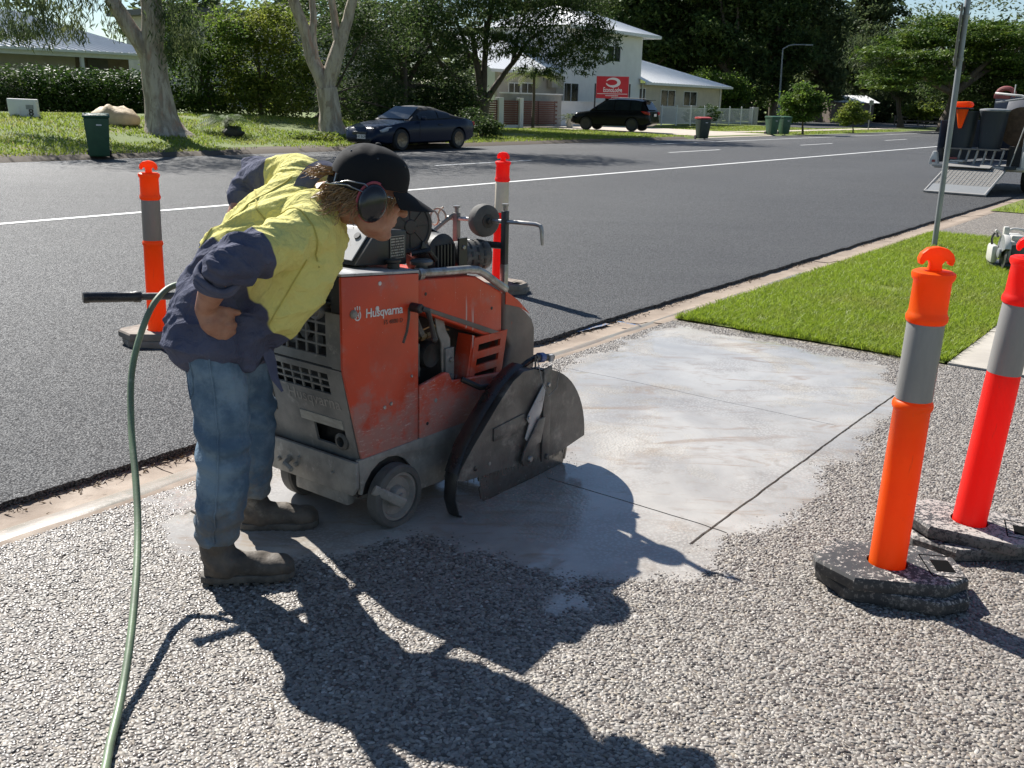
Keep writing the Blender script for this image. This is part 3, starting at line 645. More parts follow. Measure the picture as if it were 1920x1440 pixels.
lg.build('crown_emblem', M['white'], sp, 0)
lev = P(MB().lathe([(0.018, 0), (0.018, 0.045), (0.014, 0.05), (0, 0.05)], 14, (0.150, 0.034, 0.842), (0, -1, 0)), 'feed_lever', 'blackp')
P(MB().tube([(0.155, -0.012, 0.842), (0.185, -0.014, 0.83), (0.20, -0.015, 0.79), (0.222, -0.016, 0.715)], [0.011, 0.012, 0.009, 0.011], 8).ell((0.222, -0.016, 0.712), (0.014, 0.012, 0.014)), 'lever_arm', 'blackp', lev)
# deck and engine cowl
P(MB().prism([(-0.206, 1.012), (-0.206, 1.002), (0.192, 0.968), (0.192, 0.978)], 'y', 0.034, YL), 'top_deck', 'deck', None, 30, 0.002)
hood = P(MB().prism([(0.196, 0.940), (0.50, 0.915), (0.56, 0.905), (0.735, 0.815), (0.738, 0.605), (0.60, 0.652), (0.196, 0.818)], 'y', 0.055, 0.545), 'engine_cowl', 'orange', None, 30, 0.008, 3)
for s, z in ((0.25, 0.875), (0.665, 0.755)): bolt(hood, (s, 0.055, z), (0, -1, 0), 0.007, 'dark', 0.002)
P(MB().prism([(0.20, 0.842), (0.60, 0.690), (0.738, 0.636), (0.738, 0.618), (0.60, 0.668), (0.20, 0.826)], 'y', 0.049, 0.0545), 'cowl_seam', 'nose', hood, 30, 0.002)
nose_ = P(MB().prism([(0.752, 0.812), (0.80, 0.785), (0.905, 0.705), (0.955, 0.665), (0.978, 0.62), (0.982, 0.43), (0.80, 0.40), (0.752, 0.46), (0.80, 0.56), (0.775, 0.60), (0.752, 0.62)], 'y', 0.05, 0.55), 'front_cowl', 'nose', None, 30, 0.012, 3)
P(MB().prism([(0.752, 0.818), (0.84, 0.765), (0.90, 0.716), (0.93, 0.690), (0.86, 0.73), (0.752, 0.76)], 'y', 0.0465, 0.0495), 'clean_paint_patch', 'orange', nose_, 30)
# vent panel: three slots bounded by bars
VO = Vector((0.50, 0.050, 0.435))
vents = sheet('vent_panel', 'orange', (0.505, 0.049, 0.445), (1, 0, 0), (0.20, 0, 0.98), 0.225, 0.205, [(0.035, 0.185, 0.018, 0.048), (0.035, 0.185, 0.080, 0.110), (0.035, 0.185, 0.142, 0.172)], 0.012)
P(MB().prism([(0.488, 0.44), (0.508, 0.44), (0.552, 0.655), (0.536, 0.66)], 'y', 0.052, 0.13), 'vent_return', 'orange', vents)
lp = P(MB().prism([(0.188, 0.520), (0.335, 0.545), (0.365, 0.538), (0.385, 0.500), (0.72, 0.468), (0.74, 0.44), (0.50, 0.250), (0.188, 0.258)], 'y', 0.030, 0.050), 'lower_panel', 'orange', None, 30, 0.008, 3)
bolt(lp, (0.23, 0.030, 0.355), (0, -1, 0), 0.007, 'dark', 0.003); bolt(lp, (0.28, 0.030, 0.44), (0, -1, 0), 0.009, 'frame', 0.004)
P(MB().box((0.46, 0.36, 0.55), (0.55, 0.34, 0.40)), 'engine_block', 'dark', None, 30, 0.01)
P(MB().box((0.47, 0.12, 0.36), (0.50, 0.10, 0.22)), 'bay_floor', 'dark')
eb = MB()
for i, (s, z, r, h) in enumerate([(0.245, 0.615, 0.034, 0.05), (0.245, 0.560, 0.03, 0.06), (0.225, 0.50, 0.022, 0.07)]): eb.lathe([(r, 0), (r, h), (r*0.7, h+0.012), (0, h+0.012)], 12, (s, 0.17, z), (0, -1, 0))
eb.box((0.25, 0.15, 0.59), (0.075, 0.06, 0.14)); P(eb, 'hydraulic_pump', 'enggrey', None, 35, 0.004)
P(MB().lathe([(0.055, 0), (0.055, 0.05), (0.05, 0.06), (0.042, 0.055), (0, 0.055)], 20, (0.345, 0.17, 0.60), (0, -1, 0)), 'oil_filter', 'dark')
P(MB().tube([(0.20, 0.12, 0.695), (0.30, 0.11, 0.69), (0.38, 0.12, 0.69)], 0.011, 8).lathe([(0.018, 0), (0.018, 0.025)], 6, (0.27, 0.11, 0.69), (1, 0, 0)).lathe([(0.015, 0), (0.015, 0.02)], 6, (0.31, 0.11, 0.69), (1, 0, 0)), 'fuel_fitting', 'brass')
br = P(MB().prism([(0.335, 0.79), (0.385, 0.77), (0.405, 0.70), (0.432, 0.66), (0.436, 0.47), (0.385, 0.47), (0.378, 0.65), (0.352, 0.70)], 'y', 0.085, 0.093), 'engine_bracket', 'frame', None, 30, 0.002)
MB().box((0.416, 0.078, 0.545), (0.052, 0.012, 0.16)).build('bracket_plate', M['sawgrey'], br, 30, 0.002)
for z in (0.575, 0.505): bolt(br, (0.42, 0.072, z), (0, -1, 0), 0.011, 'chrome', 0.01)
P(MB().tube([(0.235, 0.1, 0.77), (0.25, 0.095, 0.73), (0.27, 0.1, 0.705)], 0.016, 8), 'fuel_elbow', 'enggrey')
P(MB().tube([(0.28, 0.10, 0.72), (0.33, 0.085, 0.735), (0.37, 0.10, 0.705), (0.45, 0.11, 0.69)], 0.004, 6), 'fuel_line', 'brass')
rail = P(MB().tube([(0.196, 0.058, 0.962), (0.35, 0.052, 0.951), (0.50, 0.050, 0.942), (0.56, 0.05, 0.932), (0.60, 0.05, 0.915), (0.68, 0.05, 0.868), (0.755, 0.052, 0.826)], 0.017, 12), 'lifting_rail', 'chrome')
P(MB().lathe([(0.024, -0.012), (0.024, 0.012)], 16, (0.215, 0.056, 0.957), (1, 0, -0.06)), 'rail_collar', 'chrome', rail)
# console, air filter, muffler
con = P(MB().prism([(-0.045, 1.010), (0.225, 0.985), (0.225, 1.118), (0.075, 1.135)], 'y', 0.13, 0.40), 'control_console', 'blackp', None, 30, 0.006)
dn = Vector((-0.125, 0, 0.12)).normalized(); fx = Vector((0.12, 0, 0.125)).normalized()
P(MB().box(Vector((0.012, 0.27, 1.072))+Vector((-0.722, 0, 0.692))*0.004, (0.135, 0.225, 0.005), Matrix((fx, Vector((0, 1, 0)), fx.cross(Vector((0, 1, 0))))).transposed()), 'instrument_panel', 'deck', con)
for dy, dz in ((0.20, 0.02), (0.25, -0.01), (0.30, 0.015)): P(MB().lathe([(0.014, 0), (0.014, 0.012), (0, 0.012)], 12, Vector((0.012, dy, 1.072))+fx*dz*2, (-0.722, 0, 0.692)), 'gauge', 'blackp', con)
pl = P(MB().box((0.170, 0.128, 1.058), (0.078, 0.004, 0.086)), 'rating_plate', 'blackp', con)
pr = random.Random(5); mk = MB()
for r_ in range(7):
    x = 0.136
    while x < 0.20:
        w_ = pr.choice([0.006, 0.012, 0.02]); w_ = min(w_, 0.205-x)
        if w_ > 0.003: mk.box((x+w_/2, 0.1255, 1.090-r_*0.0105), (w_, 0.001, 0.0052))
        x += w_+0.004
mk.build('plate_print', M['plate'], pl, 0)
fr = MB()
for a, b in (((0.170, 0.1255, 1.1), (0.074, 0.001, 0.002)), ((0.170, 0.1255, 1.016), (0.074, 0.001, 0.002)), ((0.1335, 0.1255, 1.058), (0.002, 0.001, 0.084)), ((0.2065, 0.1255, 1.058), (0.002, 0.001, 0.084))): fr.box(a, b)
fr.build('plate_border', M['plate'], pl, 0)
AD = Vector((-0.22, -0.97, 0.02)); AC = Vector((0.300, 0.185, 1.118))
af = P(MB().lathe([(0.0, -0.20), (0.06, -0.20), (0.088, -0.185), (0.097, -0.16), (0.099, -0.03), (0.104, -0.025), (0.108, -0.012), (0.108, 0.0), (0.102, 0.008), (0.09, 0.009), (0.086, 0.004), (0.03, 0.006), (0.026, 0.011), (0, 0.012)], 36, AC, AD), 'air_filter', 'blackp')
MA = rot_to(AD)
for k in range(8): P(MB().box(AC+MA@Vector((0.056*math.cos(k*R(45)), 0.056*math.sin(k*R(45)), 0.007)), (0.05, 0.004, 0.003), MA@Matrix.Rotation(k*R(45), 3, 'Z')), 'rib', 'blackp', af, 0)
P(MB().tube([(0.34, 0.20, 1.04), (0.40, 0.20, 1.0), (0.47, 0.21, 0.97)], [0.045, 0.042, 0.04], 12), 'intake_duct', 'blackp')
P(MB().tube([(0.27, 0.15, 1.02), (0.33, 0.11, 1.03), (0.39, 0.13, 0.985)], 0.012, 8), 'breather_hose', 'flap')
cap_ = P(MB().lathe([(0.026, 0), (0.024, 0.02), (0.044, 0.022), (0.046, 0.034), (0.038, 0.040), (0, 0.042)], 20, (0.275, 0.10, 0.962), (0, 0, 1)), 'fuel_cap', 'enggrey')
P(MB().lathe([(0.024, 0), (0.024, 0.022), (0.03, 0.026), (0.03, 0.034), (0, 0.036)], 16, (0.120, 0.10, 0.985), (0, 0, 1)), 'knob', 'blackp')
fan = P(MB().lathe([(0.0, 0.0), (0.07, 0.0), (0.092, 0.015), (0.095, 0.13), (0.08, 0.15), (0, 0.15)], 28, (0.475, 0.155, 0.985), (0, 1, 0)), 'fan_housing', 'dark')
for k in range(6): P(MB().box((0.425+k*0.02, 0.150, 0.985), (0.008, 0.012, 0.10)), 'rib', 'blackp', fan, 0)
P(MB().tube([(0.36, 0.30, 1.16), (0.40, 0.30, 1.145), (0.535, 0.25, 1.065), (0.555, 0.23, 1.04), (0.56, 0.22, 0.90)], [(0.022, 0.006)]*5, 8, True, 1.0, (0, 1, 0)), 'guard_bracket', 'blackp')
P(MB().box((0.565, 0.135, 0.975), (0.052, 0.008, 0.16)), 'bracket_leg', 'blackp'); bolt(saw, (0.568, 0.131, 1.015), (0, -1, 0), 0.010, 'chrome', 0.006)
mf = P(MB().lathe([(0.0, 0.0), (0.05, 0.0), (0.064, 0.014), (0.066, 0.03), (0.066, 0.15), (0.058, 0.172), (0.03, 0.185), (0, 0.188)], 28, (0.585, 0.22, 0.962), (0.92, -0.38, 0.02)), 'muffler_guard', 'enggrey')
MD = rot_to((0.92, -0.38, 0.02)); MC = Vector((0.585, 0.22, 0.962))
for i in range(4):
    for k in range(12):
        a = k*R(30)+i*R(15); p = MC+MD@Vector((0.0662*math.cos(a), 0.0662*math.sin(a), 0.045+i*0.03))
        P(MB().box(p, (0.003, 0.022, 0.009), MD@Matrix.Rotation(a, 3, 'Z')), 'slot', 'flap', mf, 0)
# front pointer: posts, cross bar, pointer wheel, rod
P(MB().box((0.772, 0.075, 0.975), (0.026, 0.026, 0.36)), 'pointer_post', 'blackp', None, 30, 0.003)
P(MB().box((0.772, 0.075, 0.86), (0.027, 0.027, 0.14)), 'post_sleeve', 'chrome', None, 30, 0.003)
P(MB().lathe([(0.009, 0), (0.009, 0.02), (0.016, 0.022), (0.016, 0.03), (0, 0.03)], 8, (0.772, 0.075, 1.155), (0, 0, 1)), 'clamp_bolt', 'chrome')
P(MB().box((0.772, 0.345, 1.055), (0.026, 0.026, 0.14)), 'pointer_post', 'frame', None, 30, 0.003)
P(MB().lathe([(0.009, 0), (0.009, 0.02), (0.016, 0.022), (0.016, 0.03), (0, 0.03)], 8, (0.772, 0.345, 1.125), (0, 0, 1)), 'clamp_bolt', 'chrome')
P(MB().tube([(0.772, 0.345, 1.0), (0.772, 0.29, 1.0), (0.772, 0.088, 1.006)], [(0.015, 0.011)]*3, 8), 'cross_bar', 'blackp')
P(MB().tube([(0.772, 0.40, 1.098), (0.772, 0.2, 1.105), (0.772, 0.0, 1.112), (0.775, -0.085, 1.113), (0.775, -0.108, 1.108), (0.775, -0.116, 1.09), (0.775, -0.120, 1.03)], [0.009]*6+[0.006], 8), 'pointer_rod', 'chrome')
pw = P(MB().lathe([(0.02, -0.03), (0.055, -0.03), (0.068, -0.022), (0.071, -0.01), (0.071, 0.01), (0.068, 0.022), (0.055, 0.03), (0.02, 0.03)], 28, (0.772, 0.19, 1.105), (-0.28, -1, 0)), 'pointer_wheel', 'tyre_s')
P(MB().lathe([(0.03, -0.033), (0.03, 0.033), (0.013, 0.036), (0.013, 0.05)], 14, (0.772, 0.19, 1.105), (-0.28, -1, 0)), 'hub', 'dark', pw)
hx = [(0.50+0.26*t, 0.40+0.034*math.cos(t*2*math.pi*5.2), 1.10+0.034*math.sin(t*2*math.pi*5.2)+0.012*t) for t in [i/110 for i in range(111)]]
P(MB().tube(hx, 0.0045, 6), 'coiled_hose', 'tan')
P(MB().tube([(0.60, 0.36, 1.035), (0.70, 0.36, 1.085), (0.77, 0.36, 1.115)], [(0.010, 0.006)]*3, 6), 'pointer_arm', 'frame')
# wheels
def sawwheel(c, r, w):
    k = P(MB().lathe([(r*0.78, -w/2), (r*0.94, -w/2), (r, -w*0.36), (r, w*0.36), (r*0.94, w/2), (r*0.78, w/2), (r*0.76, w*0.3), (r*0.76, -w*0.3)], 36, c, (0, -1, 0), True), 'wheel', 'tyre_s')
    P(MB().lathe([(r*0.765, -w*0.3), (r*0.765, w*0.34), (r*0.68, w*0.36), (r*0.6, w*0.1), (r*0.34, w*0.08), (r*0.30, w*0.42), (r*0.27, w*0.5), (r*0.13, w*0.52), (r*0.12, w*0.7), (0, w*0.7)], 30, c, (0, -1, 0)), 'rim', 'frame', k); return k
sawwheel((0.008, 0.0, 0.1265), 0.1265, 0.062); sawwheel((0.008, 0.50, 0.1265), 0.1265, 0.062); sawwheel((0.70, 0.42, 0.09), 0.09, 0.05)
P(MB().tube([(0.008, 0.02, 0.1265), (0.008, 0.49, 0.1265)], 0.016, 8), 'axle', 'frame')
P(MB().tube([(-0.115, -0.012, 0.190), (-0.06, -0.046, 0.150), (0.0, -0.055, 0.108)], [(0.020, 0.010), (0.02, 0.01), (0.022, 0.010)], 8), 'wheel_lock_lever', 'frame')
P(MB().box((-0.125, 0.25, 0.13), (0.04, 0.30, 0.06)), 'counterweight', 'frame', None, 30, 0.01)
# blade and guard (a little outside the body on the right)
HB = (0.715, 0.135)
bl = P(MB().lathe([(0, -0.0018), (0.315, -0.0018), (0.318, 0), (0.315, 0.0018), (0, 0.0018)], 90, (HB[0]-0.03, -0.13, 0.135), (0, -1, 0)), 'saw_blade', 'blade')
for k in range(24):
    a = k*R(15); P(MB().box((HB[0]-0.03+0.318*math.cos(a), -0.13, 0.135+0.318*math.sin(a)), (0.012, 0.0055, 0.055), Matrix.Rotation(-a, 3, 'Y')), 'segment', 'blade', bl, 0)
GY0, GY1 = -0.172, -0.102
def shell(prof, bottom, name):
    mb = MB(); mb.prism(prof+bottom, 'y', GY0, GY0+0.005); mb.prism(prof+bottom, 'y', GY1-0.005, GY1)
    n = len(prof); ins = []
    for i in range(n):
        a = Vector(prof[max(i-1, 0)]); b = Vector(prof[min(i+1, n-1)]); t = (b-a).normalized(); nn = Vector((t.y, -t.x)); ins.append(Vector(prof[i])+nn*0.006)
    vs = [(p[0], y, p[1]) for y in (GY0+0.005, GY1-0.005) for p in prof] + [(p.x, y, p.y) for y in (GY0+0.005, GY1-0.005) for p in ins]
    fs = [(i, i+1, n+i+1, n+i) for i in range(n-1)] + [(2*n+i, 3*n+i, 3*n+i+1, 2*n+i+1) for i in range(n-1)]
    mb.raw(vs, fs); return mb
c0 = (0.700, 0.125)
front = [(c0[0]+0.385*math.cos(R(a)), c0[1]+0.385*math.sin(R(a))) for a in range(84, -6, -6)]
gf = P(shell(front, [(0.90, 0.100), (0.752, 0.100), (0.745, 0.30)], 'f'), 'blade_guard_front', 'guard', None, 35)
back = [(0.182, 0.175), (0.20, 0.215), (0.27, 0.285), (0.36, 0.365), (0.45, 0.445), (0.53, 0.505), (0.60, 0.532), (0.68, 0.525), (0.742, 0.50)]
gb = P(shell(back, [(0.742, 0.115), (0.52, 0.135), (0.23, 0.160)], 'b'), 'blade_guard_rear', 'guard', None, 35)
P(MB().prism([(0.735, 0.095), (0.79, 0.095), (0.79, 0.520), (0.735, 0.515)], 'y', GY0-0.010, GY0-0.0005), 'guard_seam_plate', 'guard', gf, 30, 0.002)
P(MB().prism([(0.40, 0.335), (0.60, 0.35), (0.64, 0.315), (0.58, 0.275), (0.40, 0.28)], 'y', GY0-0.006, GY0-0.0005), 'guard_plate', 'guard', gb, 30, 0.002)
lk = P(MB().prism([(0.725, 0.455), (0.740, 0.43), (0.715, 0.335), (0.63, 0.235), (0.615, 0.225), (0.60, 0.24), (0.625, 0.30), (0.61, 0.325), (0.62, 0.345)], 'y', GY0-0.016, GY0-0.011), 'guard_latch', 'deck', gb, 30, 0.002)
P(MB().prism([(0.73, 0.31), (0.68, 0.31), (0.63, 0.25), (0.585, 0.20), (0.565, 0.155), (0.58, 0.125), (0.61, 0.12), (0.65, 0.155), (0.67, 0.20), (0.70, 0.20)], 'y', GY0-0.028, GY0-0.017), 'arbor_arm', 'guard', gb, 30, 0.004)
bolt(gb, (0.615, GY0-0.028, 0.150), (0, -1, 0), 0.014, 'chrome', 0.012); bolt(gb, (0.29, GY0, 0.195), (0, -1, 0), 0.011, 'flap', 0.004); bolt(gb, (0.62, GY0-0.016, 0.33), (0, -1, 0), 0.008, 'chrome', 0.006)
bolt(gf, (0.765, GY0-0.010, 0.115), (0, -1, 0), 0.012, 'guard', 0.01); bolt(gf, (0.765, GY0-0.010, 0.44), (0, -1, 0), 0.010, 'chrome', 0.008); bolt(gb, (0.38, GY0, 0.19), (0, -1, 0), 0.008, 'frame', 0.004)
P(MB().lathe([(0.05, 0), (0.05, 0.012), (0.024, 0.014), (0.024, 0.03), (0, 0.03)], 20, (HB[0]-0.03, -0.134, 0.135), (0, -1, 0)), 'blade_flange', 'blade', bl)
P(MB().tube([(0.205, -0.135, 0.235), (0.185, -0.135, 0.175), (0.178, -0.135, 0.09), (0.20, -0.135, 0.022), (0.22, -0.135, 0.006)], [(0.008, 0.031)]*5, 10, True, 1.0, (1, 0, 0)), 'splash_flap', 'flap')
P(MB().tube([(0.185, -0.135, 0.20), (0.24, -0.135, 0.30), (0.34, -0.135, 0.40), (0.45, -0.135, 0.49), (0.54, -0.135, 0.54), (0.60, -0.135, 0.555)], [(0.007, 0.0335)]*6, 8, True, 1.0, (0, 0, 1)), 'guard_edge_strip', 'flap', gb)
P(MB().tube([(0.44, 0.03, 0.495), (0.50, -0.02, 0.455), (0.57, -0.05, 0.455), (0.64, -0.09, 0.50), (0.70, -0.12, 0.545), (0.735, -0.13, 0.555)], 0.0125, 10), 'water_supply_hose', 'flap')
wv = P(MB().tube([(0.735, -0.13, 0.555), (0.86, -0.13, 0.535)], 0.016, 10), 'water_manifold', 'enggrey')
P(MB().lathe([(0.022, 0), (0.022, 0.03)], 12, (0.76, -0.13, 0.552), (1, 0, -0.16)), 'water_fitting', 'bluefit', wv); P(MB().box((0.83, -0.146, 0.54), (0.024, 0.012, 0.03)), 'valve', 'deck', wv)
P(MB().tube([(0.715, -0.145, 0.57), (0.712, -0.15, 0.50), (0.715, -0.15, 0.45)], 0.004, 6), 'lynch_pin', 'guard', gb)
P(MB().tube([(0.72, -0.15, 0.56), (0.70, -0.195, 0.47), (0.735, -0.205, 0.40), (0.80, -0.20, 0.42), (0.83, -0.195, 0.49), (0.75, -0.17, 0.53)], 0.0022, 5), 'safety_wire', 'frame', gb)
P(MB().box((0.70, -0.02, 0.40), (0.10, 0.14, 0.12)), 'blade_shaft_box', 'guard', None, 30, 0.01)
P(MB().tube([(HB[0]-0.03, -0.13, 0.135), (HB[0]-0.03, 0.3, 0.135)], 0.03, 12), 'blade_shaft', 'enggrey')
# drips of slurry along the guard's lower edge
dr = random.Random(3); mb = MB()
for i in range(46):
    s = dr.uniform(0.24, 0.74); z = 0.160-(s-0.23)*0.088; l_ = dr.uniform(0.006, 0.026); mb.tube([(s, GY0+0.002, z+0.003), (s, GY0+0.002, z-l_*0.7), (s, GY0+0.002, z-l_)], [0.0022, 0.0016, 0.0004], 5)
for i in range(8):
    s = dr.uniform(0.80, 0.92); z = 0.1; l_ = dr.uniform(0.006, 0.022); mb.tube([(s, GY0+0.002, z+0.003), (s, GY0+0.002, z-l_*0.7), (s, GY0+0.002, z-l_)], [0.0022, 0.0016, 0.0004], 5)
stuff(mb.build('slurry_drips', M['guard'], gb))
sd_ = random.Random(12); mb = MB()
for i in range(150):
    s = sd_.uniform(0.35, 1.02); y = GY0+0.01-abs(sd_.gauss(0, 0.05)); z = abs(sd_.gauss(0, 0.035))+0.009; r = sd_.uniform(0.0009, 0.0026)
    mb.raw([(s+r, y, z), (s-r, y, z), (s, y+r, z), (s, y-r, z), (s, y, z+r*1.4), (s, y, z-r*1.4)], [(0, 2, 4), (2, 1, 4), (1, 3, 4), (3, 0, 4), (2, 0, 5), (1, 2, 5), (3, 1, 5), (0, 3, 5)])
stuff(mb.build('spray_droplets', M['slurry'], bl, 180))
# handles
hr = P(MB().tube([(-0.10, 0.155, 0.868), (-0.42, 0.155, 0.868)], 0.019, 12), 'handle_bar', 'chrome')
P(MB().lathe([(0.030, 0), (0.032, 0.012), (0.030, 0.024)], 16, (-0.205, 0.155, 0.868), (-1, 0, 0)), 'handle_clamp', 'chrome', hr)
hl = P(MB().tube([(-0.15, 0.585, 0.855), (-0.35, 0.66, 0.872), (-0.727, 0.795, 0.90)], 0.0135, 12), 'handle_bar', 'enggrey')
hd = Vector((-0.377, 0.135, 0.028)).normalized(); e = Vector((-0.727, 0.795, 0.90))
P(MB().lathe([(0.0, 0.004), (0.017, 0.004), (0.0205, 0.0), (0.0205, -0.012), (0.0185, -0.02), (0.0185, -0.165), (0.021, -0.172), (0.021, -0.19), (0.015, -0.196)], 18, e, hd), 'grip', 'flap', hl)
# ------------------------------------------------------------ the worker
def loft(mb, secs, n=24, pw=1.0):
    """secs: (centre, axis A, ra, axis B, rb) rings joined into a closed skin"""
    vs = []
    for c, A, ra, B, rb in secs:
        c = Vector(c); A = Vector(A).normalized(); B = Vector(B).normalized()
        for k in range(n):
            t = 2*math.pi*k/n; ct, st = math.cos(t), math.sin(t)
            vs.append(c + A*ra*math.copysign(abs(ct)**pw, ct) + B*rb*math.copysign(abs(st)**pw, st))
    m = len(secs); fs = [(i*n+k, i*n+(k+1) % n, (i+1)*n+(k+1) % n, (i+1)*n+k) for i in range(m-1) for k in range(n)]
    fs += [tuple(range(n))[::-1], tuple((m-1)*n+k for k in range(n))]
    return mb.raw(vs, fs)
def limb(mb, pts, rs, n=16):
    mb.tube(pts, rs, n)
    for p, r in ((pts[0], rs[0]), (pts[-1], rs[-1])):
        r = r if not isinstance(r, (list, tuple)) else min(r); mb.ell(p, (r*0.98,)*3, None, 12, 8)
    return mb
def fuse(mb, voxel, smooth=4, fac=0.5):
    me = mb.mesh('fuse', weld=False, normals=False)
    bm = bmesh.new(); bm.from_mesh(me); bmesh.ops.recalc_face_normals(bm, faces=bm.faces); bm.to_mesh(me); bm.free()
    def rm(o):
        r = o.modifiers.new('r', 'REMESH'); r.mode = 'VOXEL'; r.voxel_size = voxel
    def sm(o):
        s = o.modifiers.new('s', 'SMOOTH'); s.iterations = smooth; s.factor = fac
    return apply_mods(me, [rm, sm] if smooth else [rm])
def displace(me, fn):
    co = np.empty(len(me.vertices)*3, np.float32); me.vertices.foreach_get('co', co); co = co.reshape(-1, 3)
    me.update(); nr = np.array([v.normal[:] for v in me.vertices], np.float32)
    for i in range(len(co)):
        d = fn(Vector(co[i]), Vector(nr[i]))
        co[i] += nr[i]*d
    me.vertices.foreach_set('co', co.ravel()); me.update()
def ridge(p, seed=0.0): return 1.0-abs(noise.noise(Vector(p)+Vector((seed, seed*1.7, -seed))))*2.0

FOOT = Vector((-0.93, 3.15, 0.0))
def mat_skin():
    t = NT('skin'); co = t.coord()
    col = t.mix(t.rng(t.noise(co, 22, 5), 0.35, 0.7), (0.40, 0.205, 0.135), (0.31, 0.135, 0.085)); col = t.mix(t.rng(t.noise(co, 90, 4), 0.55, 0.75, 0, 0.4), col, (0.22, 0.10, 0.07))
    t.set(t.b, 'Subsurface Weight', 0.12); t.set(t.b, 'Subsurface Radius', (0.9, 0.35, 0.2)); t.set(t.b, 'Subsurface Scale', 0.01)
    return t.fin(col, 0.5, None, t.bump(t.noise(co, 160, 4), 0.25, 0.002), 0.4)
M['skin'] = mat_skin()
HEM_A = Vector((0.695, 0.06, 0.716)).normalized(); HEM_P = Vector((-0.885, 3.10, 0.975))
SR = Vector((-0.635, 3.02, 1.205)); EL = Vector((-0.858, 2.79, 1.115)); WR = Vector((-0.968, 2.945, 0.955))
SL = Vector((-0.745, 3.37, 1.325)); ELL = Vector((-0.955, 3.56, 1.315)); WL = Vector((-1.05, 3.38, 1.02))
def mat_shirt():
    t = NT('shirt_cloth'); co = t.coord()
    def side(p0, d, soft=0.0025):
        d = Vector(d).normalized(); p0 = Vector(p0)-FOOT
        dt = t.new('ShaderNodeVectorMath', operation='DOT_PRODUCT'); t.set(dt, 0, co); dt.inputs[1].default_value = d
        wv = t.math('MULTIPLY', t.math('SUBTRACT', t.noise(co, 7, 2), 0.5), 0.02)
        return t.rng(t.math('ADD', t.math('SUBTRACT', dt.outputs['Value'], p0.dot(d)), wv), -soft, soft)
    hem = side(HEM_P, -HEM_A); sr = side(SR.lerp(EL, 0.60), EL-SR); sl = side(SL.lerp(ELL, 0.40), ELL-SL)
    m = t.math('MAXIMUM', hem, t.math('MAXIMUM', sr, sl))
    yel = t.mix(t.rng(t.noise(co, 4, 5), 0.35, 0.7), (0.78, 0.72, 0.25), (0.70, 0.64, 0.19)); yel = t.mix(t.rng(t.noise(co, 11, 6, 0.7), 0.60, 0.78, 0, 0.5), yel, (0.36, 0.31, 0.11))
    nav = t.mix(t.rng(t.noise(co, 6, 5), 0.35, 0.7), (0.102, 0.110, 0.168), (0.072, 0.078, 0.125)); nav = t.mix(t.rng(t.noise(co, 14, 6, 0.7), 0.58, 0.78, 0, 0.5), nav, (0.17, 0.165, 0.18))
    col = t.mix(m, yel, nav)
    we = t.noise(co, 900, 2); fold = t.noise(t.mapped(co, (1, 1, 1), (0.3, 0.9, 0.2)), 26, 4, 0.55, 0.8)
    f2 = t.noise(t.mapped(co, (1.0, 2.2, 1.0), (0.5, 0.2, 0.9)), 13, 5, 0.6, 1.6); n = t.bump(f2, 0.55, 0.03); n = t.bump(fold, 0.5, 0.015, n); n = t.bump(we, 0.12, 0.0006, n)
    return t.fin(col, 0.85, None, n, 0.25, None, 0.10, col)
M['shirt'] = mat_shirt()
M['navy'] = pm('navy_cloth', (0.095, 0.102, 0.158), (0.066, 0.072, 0.118), 8, 0.85, bump=0.3, bsc=40, bd=0.006)
def mat_jeans():
    t = NT('jeans_denim'); co = t.coord(); z = t.xyz(co)[2]
    f = t.noise(co, 5, 6, 0.65)
    col = t.mix(t.rng(f, 0.40, 0.62), (0.080, 0.130, 0.188), (0.185, 0.26, 0.325))
    mud = t.math('MULTIPLY', t.rng(t.math('ADD', t.noise(co, 7, 7, 0.7), t.rng(z, 0.55, 0.1, 0, 0.22)), 0.56, 0.80), 0.75); col = t.mix(mud, col, (0.165, 0.150, 0.125))
    tw = t.noise(t.mapped(co, (1, 1, 0.25)), 700, 2); fold = t.noise(t.mapped(co, (1, 1, 1.6)), 20, 5, 0.6, 0.6)
    n = t.bump(fold, 0.5, 0.014); n = t.bump(tw, 0.25, 0.001, n)
    return t.fin(col, 0.88, None, n, 0.25)
M['jeans'] = mat_jeans()
M['boot'] = pm('muddy_boot_leather', (0.12, 0.098, 0.075), (0.06, 0.049, 0.039), 12, 0.72, bump=0.6, bsc=55, bd=0.005, spots=((0.24, 0.215, 0.18), 9, 0.56, 0.76))
M['sole'] = pm('muddy_boot_sole', (0.05, 0.044, 0.038), (0.13, 0.115, 0.095), 16, 0.8, bump=0.4)
M['cap'] = pm('black_cap_cloth', (0.008, 0.008, 0.009), (0.014, 0.014, 0.015), 12, 0.85, spec=0.25, bump=0.25, bsc=300, bd=0.001, spots=((0.12, 0.115, 0.11), 26, 0.70, 0.78))
M['hair'] = pm('blond_hair', (0.40, 0.25, 0.115), (0.23, 0.13, 0.058), 40, 0.45, transl=0.2, tcol=(0.5, 0.32, 0.15))
M['muff'] = pm('black_earmuff', (0.012, 0.014, 0.018), (0.02, 0.02, 0.024), 10, 0.18, spots=((0.30, 0.29, 0.27), 30, 0.66, 0.76), rv=0.05)
M['pink'] = pm('red_muff_ring', (0.42, 0.05, 0.07), (0.30, 0.04, 0.055), 12, 0.4)
M['wire'] = pm('steel_wire', (0.45, 0.44, 0.42), (0.3, 0.3, 0.3), 30, 0.3, 0.9)
M['lens'] = pm('clear_lens', (0.55, 0.57, 0.58), (0.45, 0.47, 0.48), 20, 0.08, rv=0.02)
